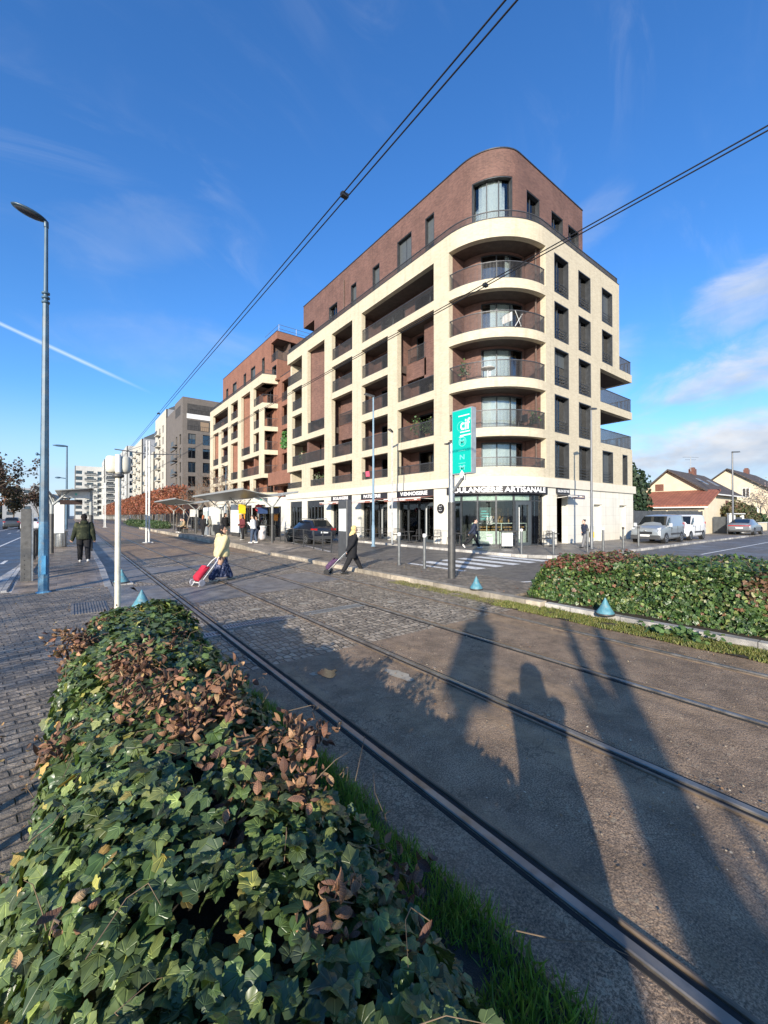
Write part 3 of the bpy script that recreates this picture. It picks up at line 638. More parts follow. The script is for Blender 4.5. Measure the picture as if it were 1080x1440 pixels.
def window(P, a0, a1, z0, z1, d, parent, reveal=None, mull=1, fw=.06, curt=None, shut=0, name='window', rail_h=0, fm=None, transom=None):
    """frame (with dark reveal lining) > pane, curtain, shutter"""
    mb = MB(); d1 = d + .07
    r0 = d if reveal is None else reveal
    pbox(mb, P, a0, a0 + fw, z0, z1, r0, d1); pbox(mb, P, a1 - fw, a1, z0, z1, r0, d1)
    pbox(mb, P, a0 + fw, a1 - fw, z1 - fw, z1, r0, d1); pbox(mb, P, a0 + fw, a1 - fw, z0, z0 + fw, r0, d1)
    for i in range(mull):
        a = a0 + fw + (a1 - a0 - 2 * fw) * (i + 1) / (mull + 1); pbox(mb, P, a - fw * .6, a + fw * .6, z0 + fw, z1 - fw, d, d1)
    if transom: pbox(mb, P, a0 + fw, a1 - fw, transom - .03, transom + .03, d + .004, d1 - .004)
    if rail_h:
        for k in range(1, 5): pbox(mb, P, a0 + fw, a1 - fw, z0 + rail_h * k / 4 - .012, z0 + rail_h * k / 4 + .012, max(r0, .06) + .02, max(r0, .06) + .045)
    w = mb.build(name, fm or anthr, parent)
    g = MB(); pbox(g, P, a0 + fw, a1 - fw, z0 + fw, z1 - fw, d + .03, d + .036); g.build('pane', pane, w)
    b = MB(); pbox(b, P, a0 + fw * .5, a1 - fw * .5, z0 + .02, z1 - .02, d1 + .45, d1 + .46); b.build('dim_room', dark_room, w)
    if curt:
        c = MB()
        for f0, f1 in curt:
            n = max(3, int((f1 - f0) * 12)); aa = [a0 + (a1 - a0) * (f0 + (f1 - f0) * i / n) for i in range(n + 1)]
            for i in range(n):
                da, db = d1 + .03 + .03 * (i % 2), d1 + .03 + .03 * ((i + 1) % 2)
                c.add([P.at(aa[i], z0 + .03, da), P.at(aa[i + 1], z0 + .03, db), P.at(aa[i + 1], z1 - .05, db), P.at(aa[i], z1 - .05, da)], [(0, 1, 2, 3)])
        c.build('curtain', curtain, w)
    if shut:
        s_ = MB(); pbox(s_, P, a0 + fw, a1 - fw, z1 - fw - (z1 - z0 - 2 * fw) * shut, z1 - fw, d + .005, d + .022); s_.build('roller_shutter', shutter, w)
    return w

FL = [None, (4.69, 6.47), (6.98, 9.32), (9.87, 12.2), (12.74, 15.04), (15.61, 18.02)]
m_metal_door = M('pale_metal_door', (.62, .60, .53), .5, var=.08, scale=3)
def label_text(P, s, a0, a1, z0, z1, d, parent, mat=white, bold=.012, fit=True, name='lettering'):
    vs, fs, w = text_mb(s, z1 - z0, bold); k = (a1 - a0) / w if fit else 1.0
    mb = MB(); mb.add([P.at(a0 + x * k, z0 + y, d) for x, y in vs], [f for f in fs]); n = len(vs)
    return mb.build(name, mat, parent)
m_sign = M('black_fascia', (.022, .020, .022), .45, var=.2)
m_letters = M('white_letters', (.85, .84, .82), .5, var=.03)
m_awn = M('brown_awning_cloth', (.25, .095, .07), .85, var=.15, scale=8)
m_awn_pale = M('awning_front_bar', (.74, .70, .64), .5, var=.05)

def main_building():
    B = thing('apartment_building', 'cream and red brick apartment block with rounded balcony corner above the bakery', 'building', (18.3, 13.35, 0), world_coords=True)
    X0, Y0, r = 18.3, 13.35, 4.1; cx, cy = X0 + r, Y0 + r
    P = Path([line((X0, 40.9), (X0, cy), (1, 0)), arcseg((cx, cy), r, r, 180, 270), line((cx, Y0), (36.4, Y0), (0, 1))])
    AL = 40.9 - cy; AR = AL + P.segs[1][-1]
    ax = lambda X: AR + X - cx
    E, Dd, C, Bb, A = (1.15, 3.5), (4.7, 8.1), (9.4, 12.75), (14.1, 17.5), (18.6, 22.28); K = (AL + .12, AR + .05)
    W = [(ax(23.39), ax(25.07)), (ax(26.33), ax(27.97)), (ax(29.63), ax(31.26))]
    ops = []
    def op(b, k0, k1=None, a0=None, a1=None): ops.append((b[0] if a0 is None else a0, b[1] if a1 is None else a1, FL[k0][0], FL[k1 or k0][1]))
    log = [  # loggias: (a0, a1, floor base, floor top)
        (Bb[0], A[1], 5, 5), (C[0], C[1], 5, 5), (Dd[0], Dd[1], 3, 5), (-.01, E[1], 5, 5), (A[0], A[1], 3, 4), (Bb[0], Bb[1], 4, 4), (C[0], C[1], 4, 4), (E[0], E[1], 4, 4),
        (Bb[0], Bb[1], 3, 3), (C[0], C[1], 2, 3), (E[0], E[1], 3, 3), (A[0], A[1], 2, 2), (Bb[0], Bb[1], 2, 2), (E[0], Dd[1], 2, 2), (A[0], A[1], 1, 1), (Bb[0], Bb[1], 1, 1),
        (C[0], C[1], 1, 1), (Dd[0] + .55, Dd[1], 1, 1), (-.01, E[1], 1, 1)]
    for a0, a1, k0, k1 in log: ops.append((a0, a1, FL[k0][0], FL[k1][1]))
    for k in range(1, 6): ops.append((*K, *FL[k]))
    for w in W[:2]:
        for k in range(1, 6): ops.append((w[0], w[1], FL[k][0] - (.5 if k == 1 else 0), FL[k][1]))
    for k in (1, 4, 5): ops.append((W[2][0], W[2][1], FL[k][0] - (.5 if k == 1 else 0), FL[k][1]))
    ops.append((ax(32.85), ax(33.7), FL[1][0] - .5, FL[1][1]))
    aB, aE = ax(29.35), ax(34.6)
    ops += [(aB, aE + .01, *FL[2]), (aB, aE + .01, *FL[3]), (ax(32.4), aE + .01, FL[4][0] + .05, 19.2)]
    wall_grid(P, 0, aE, 4.12, 19.1, ops, .36).build('cream_facade', cream, B)
    # coping line + roof-edge railing of the cream storeys
    cp = MB(); pbox(cp, P, 0, ax(32.4), 19.101, 19.15, -.02, .38); cp.build('coping', anthr, B)
    railing(P, .05, ax(32.36), 19.13, .50, .12, B, gap=.085)
    # stone base
    gz = 3.57; D2 = -.02
    shop = [(A[0], A[1]), (Bb[0], Bb[1]), (C[0], C[1])]
    go = [(a0, a1, .0, 3.56) for a0, a1 in shop] + [(Dd[0], Dd[1], 0, 3.3), (E[0] - .3, E[1] + .1, 0, 3.3), (AL + .16, AR - .02, 0, 3.56), (ax(23.55), ax(24.85), .1, 3.05), (ax(28.3), ax(29.35), 0, 2.62), (ax(32.25), ax(33.35), 0, 2.62)]
    wall_grid(P, -.0, aE + .05, .05, gz, go, .4, d0=D2).build('stone_base', stone, B)
    co = MB(); pbox(co, P, -.05, aE + .3, gz + .001, 4.119, -.13, .40); co.build('stone_cornice', stone_trim, B)
    # inner brick walls, slabs, partitions
    Pi_ops = []; din = 1.65
    def inner_win(a0, a1, k): Pi_ops.append((a0, a1, FL[k][0] - .02, FL[k][0] + 2.12 if k > 1 else 6.45))
    iw = []
    for a0, a1, k0, k1 in log:
        if (k0, k1) == (3, 5): iw.append((a0 + 1.6, a1 - .3, 3)); continue
        w = a1 - a0
        if w > 6: iw += [(a0 + .4, a0 + 3.4, k0), (a0 + 4.5, a0 + 7.6, k0)]
        else: iw.append((max(a0, .3) + .45, a1 - .35, k0))
    iw.append((A[0] + .2, A[0] + 1.75, 4))
    for a in iw: inner_win(*a)
    wall_grid(P, .1, AL - .001, 4.15, 18.2, Pi_ops, .2, d0=din, back=False).build('inner_wall', redbrick, B)
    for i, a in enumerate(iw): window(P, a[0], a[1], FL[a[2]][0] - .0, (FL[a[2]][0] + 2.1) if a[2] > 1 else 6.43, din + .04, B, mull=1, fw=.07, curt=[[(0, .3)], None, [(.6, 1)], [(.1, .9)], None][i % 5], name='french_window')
    # corner balconies: concentric inner wall with glazing
    Pc = Path([arcseg((cx, cy), r - 1.4, r - 1.4, 180, 270)]); CL = Pc.len
    co_ops = [(CL * .30, CL * .955, FL[k][0] - .02, FL[k][1] - .12) for k in range(1, 6)]
    wall_grid(Pc, 0, CL, 4.15, 18.2, co_ops, .2, back=False).build('inner_wall', redbrick, B)
    ct = {1: [(0, .98)], 2: [(.0, .98)], 3: [(.05, .7)], 4: [(.2, .9)], 5: [(.55, .95)]}
    for k in range(1, 6): window(Pc, CL * .30, CL * .955, FL[k][0], FL[k][1] - .12, .06, B, mull=2, fw=.06, curt=ct[k], name='french_window')
    pt = MB()
    pt.box(X0 + .37, X0 + 1.4, cy - .13, cy + .02, 4.7, 18.0); pt.box(cx + .02, cx + .2, Y0 + .37, Y0 + 1.4, 4.7, 18.0)
    for a in (4.1, 8.75, 13.4, 18.05): pbox(pt, P, a - .16, a + .16, 4.7, 15.04, .37, din)
    for a in (4.1, 8.75, 13.4): pbox(pt, P, a - .16, a + .16, 15.05, 18.0, .37, din)
    pt.build('partition_wall', redbrick, B)
    dp = MB()
    for k in range(1, 6): dp.tube([(cx - .14, Y0 + .55, FL[k][0]), (cx - .14, Y0 + .55, FL[k][1])], .055, 8)
    dp.build('downpipe', innerbrown, B)
    sl = MB()
    tall = {(Dd, 4), (Dd, 5), (A, 4), (C, 3)}
    for k in range(2, 7):
        zb, zt = (FL[k - 1][1], FL[k][0] - .02) if k < 6 else (18.02, 18.35)
        prev = .05
        blocks = [(b[0] - .2, b[1] + .2) for b, kk in ((Dd, 4), (Dd, 5), (A, 4), (C, 3)) if kk == k]
        for b0, b1 in sorted(blocks) + [(AL + .0, None)]:
            if b0 > prev: pbox(sl, P, prev, b0, zb + .003, zt, .361, din - .004)
            prev = b1
        pbox(sl, P, AL, AR, zb + .003, zt, .361, 1.396)
    sl.build('balcony_slab', soffit, B)
    # brick infill inside the tall bays
    bi = MB()
    def slant(b, d0, d1, z0, z1, f0=0., f1=1.):
        p = P.at; a0, a1 = b[0] + (b[1] - b[0]) * f0 - .1, b[0] + (b[1] - b[0]) * f1 + .1
        q = [p(a0, 0, d0), p(a1, 0, d1), p(a1, 0, d1 + .2), p(a0, 0, d0 + .2)]; bi.hexa([(x, y, z0) for x, y, _ in q] + [(x, y, z1) for x, y, _ in q])
    for ar_ in ((Dd, .42, 1.35, 11.2, 18.0), (A, .95, .95, 11.35, 15.03, .51, 1.0), (A, .95, .95, 11.55, 12.75, 0, .505), (C, .8, 1.0, 8.6, 9.9), (C, 1.0, 1.1, 9.9, 12.2, 0, .55)):
        bi = MB(); slant(*ar_); bi.build('brick_infill', redbrick, B)
    railing(P, A[0] + .1, A[0] + 1.9, 12.76, 1.05, .95, B); railing(P, C[0] + .1, C[1] - .1, 9.9, 1.05, .75, B)
    for a0, a1, k0, k1 in log: railing(P, max(a0, .04) + .01, a1 - .01, FL[k0][0], 1.05 if k0 > 1 else .62, .10, B, gap=.09)
    for k in range(1, 6): railing(P, K[0] + .01, K[1] - .01, FL[k][0], 1.05 if k > 1 else .58, .10, B, gap=.08)
    # windows of the side facade
    n = 0
    for w in W[:2]:
        for k in range(1, 6):
            n += 1; window(P, w[0] + .004, w[1] - .004, FL[k][0] - (.5 if k == 1 else 0) + .004, FL[k][1] - .004, .28, B, reveal=-.015, mull=1, curt=[[(.03, .46)], [(.05, .48)], [(.04, .30)], [(.0, .45), (.75, .95)]][n % 4], shut=(.4 if n == 3 else 0), rail_h=.75)
    for k in (1, 4, 5): window(P, W[2][0] + .004, W[2][1] - .004, FL[k][0] - (.5 if k == 1 else 0) + .004, FL[k][1] - .004, .28, B, reveal=-.015, mull=1, shut={1: 1.0, 5: 1.0, 4: 0}[k], curt=[(.5, .95)] if k == 4 else None, rail_h=.75)
    window(P, ax(32.85), ax(33.7), FL[1][0] - .49, FL[1][1] - .01, .28, B, reveal=-.015, mull=0, shut=1.0)
    # side balconies wrapping the end of the side facade
    for k in (2, 3, 4):
        zt = FL[k][0] - .025; mb = MB(); mb.box(29.4, 34.6, Y0 + .361, Y0 + 4.2, FL[k - 1][1] + .003, zt); mb.build('balcony_slab', soffit, B)
        e = MB(); e.box(34.24, 34.6, Y0 + .362, Y0 + 4.2, FL[k - 1][1] + .001, FL[k][0]); e.build('balcony_edge', cream, B)
        Pe = Path([line((34.6, Y0), (34.6, Y0 + 4.2), (-1, 0))])
        if k < 4: railing(P, aB + .02, aE - .02, FL[k][0], 1.05, .10, B); railing(Pe, .15, 4.1, FL[k][0], 1.05, .10, B)
        else: railing(P, ax(32.5), aE - .02, FL[k][0] + .06, 1.05, .10, B); railing(Pe, .15, 4.1, FL[k][0] + .06, 1.05, .10, B)
    # body of the block behind the facades
    bd = MB(); bd.box(20.25, 34.2, 17.5, 40.6, 4.13, 7.0); bd.box(20.25, 32.0, 17.6, 40.6, 7.0, 18.1); bd.box(31.9, 32.38, 13.72, 40.6, 12.76, 18.9); bd.box(29.0, 29.35, Y0 + .361, 17.6, 6.99, 12.3)
    bd.box(34.25, 34.58, Y0 + .361, 40.6, .1, 6.45); bd.box(32.0, 34.58, 17.6, 17.9, 4.2, 12.2)
    bd.build('rear_wall', redbrick, B)
    en = MB(); en.box(X0 + .361, 32, 40.55, 40.88, 4.13, 18.0); en.build('end_wall', cream, B)
    fl = MB(); fl.box(18.7, 32.3, 17.5, 40.8, 18.36, 18.55); fl.prism(arc(cx, cy, 3.7, 180, 270, 16) + [(32.3, 13.75), (32.3, 17.6), (18.7, 17.6)], 18.36, 18.548); fl.build('roof_terrace', soffit, B)
    # set-back brick storey with rounded corner
    ex, ey = 21.9, 17.6
    T = Path([line((19.7, 39.9), (19.7, ey), (1, 0)), arcseg((ex, ey), 2.2, 2.85, 180, 270), line((ex, 14.75), (29.75, 14.75), (0, 1)), line((29.75, 14.75), (29.75, 22), (-1, 0))])
    tl = 39.9 - ey; ta = T.segs[1][-1]; ty = lambda y: 39.9 - y; tx = lambda x: tl + ta + x - ex
    tops = [(ty(34.48), ty(32.88), 18.6, 22.0), (ty(30.56), ty(29.65), 18.6, 22.4), (ty(27.26), ty(26.27), 18.6, 22.4), (ty(24.03), ty(22.35), 18.6, 22.8), (ty(20.92), ty(20.0), 19.2, 22.8),
            (tx(22.65), tx(24.14), 18.6, 22.45), (tx(25.53), tx(27.04), 18.6, 22.45), (tx(27.71), tx(29.24), 18.6, 22.45)]
    ca0, ca1 = tl + ta * .19, tl + ta * .83
    wall_grid(T, 0, T.len - .01, 18.56, 24.3, tops + [(ca0, ca1, 18.6, 22.62), (-.01, 2.45, 18.6, 22.0)], .3).build('penthouse_wall', redbrick, B)
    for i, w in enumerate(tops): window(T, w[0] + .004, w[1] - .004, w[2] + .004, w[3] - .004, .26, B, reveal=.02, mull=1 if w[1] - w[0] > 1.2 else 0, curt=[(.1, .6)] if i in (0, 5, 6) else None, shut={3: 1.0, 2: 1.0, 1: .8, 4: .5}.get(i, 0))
    Tc = Path([arcseg((ex, ey), 2.2, 2.85, 180, 270)])
    window(T, ca0 + .004, ca1 - .004, 18.604, 22.616, .24, B, reveal=.02, mull=2, curt=[(.02, .98)])
    tr = MB(); tr.prism([(19.71, 39.89), (19.71, ey)] + [T.at(tl + ta * i / 16, 0, .15)[:2] for i in range(17)] + [(29.74, 14.76), (29.74, 39.89)], 24.0, 24.2)
    tr.build('penthouse_roof', soffit, B)
    tc = MB(); pbox(tc, T, 0, T.len, 24.301, 24.37, -.04, .34); tc.build('roof_edge', anthr, B)
    te = MB(); te.box(20.01, 29.7, 39.55, 39.88, 22.0, 24.3); te.box(21.6, 21.9, 37.2, 39.88, 18.56, 24); te.box(20.01, 29.7, 37.46, 37.7, 18.56, 23.9); te.build('penthouse_end_wall', redbrick, B)
    so = MB(); so.box(19.98, 21.6, 37.7, 39.55, 21.98, 22.1); so.build('balcony_soffit', soffit, B)
    railing(Path([line((19.0, 39.85), (19.0, 37.4), (1, 0))]), 0, 2.4, 18.56, 1.15, .05, B)
    MB().tube([T.at(ty(31.6), 18.6, -.06), T.at(ty(31.6), 23.4, -.06)], .05, 8).build('downpipe', innerbrown, B)
    # ---------------- ground floor
    def shopfront(a0, a1, z1, d, muls, door=None, nm='shop_window'):
        mb = MB(); f = .05
        for m in [a0 + f] + muls + [a1 - f]: pbox(mb, P, m - f, m + f, .12, z1, d, d + .12)
        pbox(mb, P, a0, a1, .08, .2, d + .003, d + .117); pbox(mb, P, a0, a1, z1 - .08, z1, d + .003, d + .117); pbox(mb, P, a0, a1, z1 - .42, z1 - .36, d + .003, d + .117)
        w = mb.build(nm, anthr, B); g = MB(); pbox(g, P, a0 + .02, a1 - .02, .2, z1 - .08, d + .055, d + .062); g.build('pane', shopglass, w)
        b = MB(); pbox(b, P, a0 + .1, a1 - .1, z1 - .36, z1 - .09, d + .125, d + .135); b.build('transom_blind', M('pale_blind', (.60, .64, .55), .8), w)
        if door:
            q = MB(); q0, q1 = door
            for m in (q0 + .09, q1 - .09): pbox(q, P, m - .09, m + .09, .12, 2.7, d - .03, d + .06 - .01)
            pbox(q, P, q0 + .18, q1 - .18, 2.5, 2.7, d - .03, d + .05); pbox(q, P, q0 + .18, q1 - .18, .12, .3, d - .03, d + .05)
            dr = q.build('shop_door', M('door_grey', (.05, .06, .068), .45, var=.1), B); h = MB(); h.tube([P.at(q0 + .2, .5, d - .09), P.at(q0 + .2, 2.35, d - .09)], .022, 8)
            for zz in (.55, 2.3): h.tube([P.at(q0 + .2, zz, d - .09), P.at(q0 + .2, zz, d - .02)], .014, 6)
            h.build('handle', white, dr)
        return w
    arcA = lambda deg: AL + (AR - AL) * deg / 90
    shopfront(AL + .2, AR - .05, 3.12, .22, [arcA(q) for q in (12.1, 27.4, 43.1, 58.4, 75.2)], door=(arcA(59.5), arcA(74.4)))
    for a0, a1 in shop: shopfront(a0 + .02, a1 - .02, 3.1, .22, [a0 + .9, a0 + 2.0], door=(a1 - 1.05, a1 - .08))
    for a0, a1 in ((Dd[0], Dd[1]), (E[0] - .3, E[1] + .1)):
        mb = MB(); pbox(mb, P, a0, a1, 2.72, 3.29, .05, .2); nn = int((a1 - a0) / .62)
        for i in range(nn + 1): a = a0 + .05 + (a1 - a0 - .1) * i / nn; pbox(mb, P, a - .04, a + .04, .08, 2.72, .06, .2)
        w = mb.build('office_window', anthr, B); g = MB(); pbox(g, P, a0 + .02, a1 - .02, .1, 2.71, .13, .137); g.build('pane', glass('office_glass', (.35, .5, .5), 1.0, .10) if 'office_glass' not in MATS else MATS['office_glass'], w)
        b = MB(); pbox(b, P, a0 + .02, a1 - .02, .1, 2.71, .7, .71); b.build('blind', M('green_grey_blind', (.22, .30, .29), .8, var=.2, scale=2), w)
    # fascias and lettering
    fm = MB(); pbox(fm, P, AL + .02, AR + .02, 3.13, 3.62, -.10, .18); f = fm.build('shop_fascia', m_sign, B)
    label_text(P, "BOULANGERIE ARTISANALE", arcA(4.0), arcA(87.0), 3.22, 3.53, -.106, f, m_letters, .03)
    for (a0, a1), t in zip(shop, ("VIENNOISERIE", "PATISSERIE", "BOULANGERIE")):
        fm = MB(); pbox(fm, P, a0 + .0, a1 - .0, 3.12, 3.565, -.05, .18); f = fm.build('shop_fascia', m_sign, B)
        label_text(P, t, a0 + .38, a1 - .55 if t != "PATISSERIE" else a1 - .8, 3.23, 3.49, -.056, f, m_letters, .03)
    fm = MB(); pbox(fm, P, ax(23.45), ax(25.0), 3.22, 3.56, -.09, -.021); f = fm.build('shop_fascia', m_sign, B)
    label_text(P, "SALON DE THÉ", ax(23.55), ax(24.9), 3.30, 3.50, -.096, f, m_letters, .03)
    # awnings
    def awning(a0, a1, out, z0, z1, zv, mats, strokes=True):
        p = P.at; mb = MB(); d = -.06
        mb.hexa([p(a0, z0 - .02, d), p(a0, z1 - .02, d - out), p(a1, z1 - .02, d - out), p(a1, z0 - .02, d), p(a0, z0, d), p(a0, z1, d - out), p(a1, z1, d - out), p(a1, z0, d)])
        n = 18; 
        for i in range(n):
            b, c = a0 + (a1 - a0) * i / n, a0 + (a1 - a0) * (i + 1) / n; m = (b + c) / 2
            mb.add([p(b, z1 - .05, d - out - .012), p(b, zv + .03, d - out - .012), p(m, zv, d - out - .012), p(c, zv + .03, d - out - .012), p(c, z1 - .05, d - out - .012)], [(0, 1, 2, 3, 4)])
        w = mb.build('awning', mats[0], B)
        br = MB(); pbox(br, P, a0, a1, z1 - .05, z1 + .012, d - out - .05, d - out - .005)
        for a in (a0 + .1, a1 - .1): br.tube([p(a, 2.95, -.02), p(a, z1 - .03, d - out)], .018, 6)
        br.build('front_bar', m_awn_pale, w)
        if strokes:
            st = MB(); a = a0 + .5; rr = random.Random(int(a0 * 10))
            while a < a0 + (a1 - a0) * .62:
                wd = rr.uniform(.05, .12); pbox(st, P, a, a + wd, zv + .055, zv + rr.uniform(.10, .13), d - out - .02, d - out - .014); a += wd + rr.uniform(.015, .05)
            pbox(st, P, a1 - .6, a1 - .35, zv + .06, zv + .10, d - out - .02, d - out - .014)
            st.build('valance_script', m_letters, w)
    for a0, a1 in shop: awning(a0 - .02, a1 + .02, 1.1, 3.13, 2.99, 2.80, (m_awn,))
    awning(ax(23.45), ax(25.0), .75, 3.2, 3.06, 3.0, (M('grey_awning_cloth', (.07, .07, .075), .8),), False)
    # round logo plate, street plate, doors
    lg = MB(); cA = (A[1] + AL) / 2 + .06; c = P.at(cA, 2.3, -.06); rot = Matrix.Translation(c) @ Matrix.Rotation(R(90), 4, 'Y')
    lg.lathe([(.29, -.03), (.30, 0), (.29, .03)], 28, xf=rot, smooth=False); pl = lg.build('round_plate', m_sign, B)
    sk = MB()
    for zz, w in ((2.43, .12), (2.30, .06), (2.17, .12)):
        for s_ in (-1, 1): sk.hexa([P.at(cA + s_ * .02, zz - .012, -.10), P.at(cA + s_ * w, zz + .02, -.10), P.at(cA + s_ * w, zz + .02, -.094), P.at(cA + s_ * .02, zz - .012, -.094), P.at(cA + s_ * .02, zz + .012, -.10), P.at(cA + s_ * w, zz + .05, -.10), P.at(cA + s_ * w, zz + .05, -.094), P.at(cA + s_ * .02, zz + .012, -.094)])
    sk.build('white_mark', m_letters, pl)
    sp = MB(); pbox(sp, P, ax(25.4), ax(27.0), 2.96, 3.20, -.05, -.021); s1 = sp.build('street_plate', M('street_plate_blue', (.10, .075, .11), .4, var=.1), B)
    st = MB(); a = ax(25.5); rr = random.Random(4)
    while a < ax(26.85): wd = rr.uniform(.05, .11); pbox(st, P, a, a + wd, 3.04, 3.11 + rr.uniform(0, .02), -.056, -.0505); a += wd + .035
    st.build('plate_script', M('plate_script_ochre', (.55, .42, .30), .6), s1)
    for a0, a1 in ((ax(28.3), ax(29.35)), (ax(32.25), ax(33.35))):
        q = MB(); pbox(q, P, a0, a1, .08, 2.61, .2, .25); dr = q.build('service_door', m_metal_door, B)
        h = MB(); pbox(h, P, a0 + .12, a0 + .24, 1.02, 1.06, .14, .20); h.build('handle', steel, dr)
        lt = MB(); pbox(lt, P, a0 - .05, a1 + .05, 2.625, 2.68, -.06, .1); lt.build('door_hood', stone_trim, B)
    q = MB(); pbox(q, P, ax(28.4), ax(28.75), 2.15, 2.55, .19, .199); q.build('notice', M('notice_brown', (.45, .33, .25), .6), B)
    # bakery interior behind the shop glass
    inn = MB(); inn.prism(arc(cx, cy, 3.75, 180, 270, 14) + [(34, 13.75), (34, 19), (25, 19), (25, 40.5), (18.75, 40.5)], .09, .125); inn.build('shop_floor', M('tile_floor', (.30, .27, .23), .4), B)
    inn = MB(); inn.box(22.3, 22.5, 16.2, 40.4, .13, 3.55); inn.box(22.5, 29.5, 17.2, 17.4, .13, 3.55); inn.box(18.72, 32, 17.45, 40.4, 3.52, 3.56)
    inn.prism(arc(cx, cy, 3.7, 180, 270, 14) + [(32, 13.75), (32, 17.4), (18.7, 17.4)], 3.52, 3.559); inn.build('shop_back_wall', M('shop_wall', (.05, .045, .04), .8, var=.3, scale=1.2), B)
    ctn = MB()
    Pk = Path([arcseg((cx, cy), r - 1.25, r - 1.25, 180, 270)])
    pbox(ctn, Pk, .8, 4.35, .13, .92, 0, .6); pbox(ctn, Pk, .8, 4.35, 1.38, 1.42, -.05, .6)
    for a in (.82, 1.7, 2.55, 3.45, 4.33): pbox(ctn, Pk, a - .02, a + .02, .92, 1.38, -.04, .0)
    ctn.build('display_counter', M('counter_white', (.72, .70, .62), .5, var=.1), B)
    br = MB(); rr = random.Random(9)
    for i in range(70):
        a = rr.uniform(.9, 4.25); p = Pk.at(a, rr.choice((.95, 1.12)), rr.uniform(.02, .5)); br.ell((p[0], p[1], p[2] + .04), (rr.uniform(.06, .12), rr.uniform(.05, .09), .05), 7, 5)
    for i in range(60):
        p = (rr.uniform(21.0, 22.25), rr.uniform(16.4, 16.9), rr.choice((1.5, 1.85, 2.2))); br.ell((p[0] + .7, p[1] - .1, p[2]), (.05, .05, .2), 6, 5)
    br.build('bread', M('bread_crust', (.42, .22, .08), .7, var=.35, scale=15), B)
    po = MB(); pbox(po, P, arcA(29), arcA(39), 1.55, 2.35, .30, .31); p0 = po.build('window_poster', M('dark_green_poster', (.018, .06, .055), .5), B)
    ps = MB()
    for i, (q0, q1) in enumerate(((30.5, 35), (30, 37), (31, 37.5), (30, 34))): pbox(ps, P, arcA(q0), arcA(q1), 2.1 - i * .15, 2.15 - i * .15, .286, .296)
    ps.build('poster_script', M('poster_teal', (.10, .42, .42), .6), p0)
    fx = MB(); rr = random.Random(14)
    for a, z in ((19.6, 2.45), (20.5, 2.5)):
        for i in range(7):
            q = rr.uniform(-.5, 1.6); p_, q_ = P.at(a, z - .35, .42), P.at(a + math.sin(q) * .35, z + math.cos(q) * .25, .42); fx.tube([p_, q_], [.018, .008], 5)
    fx.build('window_branches', white, B)
    return P, ax, arcA
P1, ax1, arcA1 = main_building()

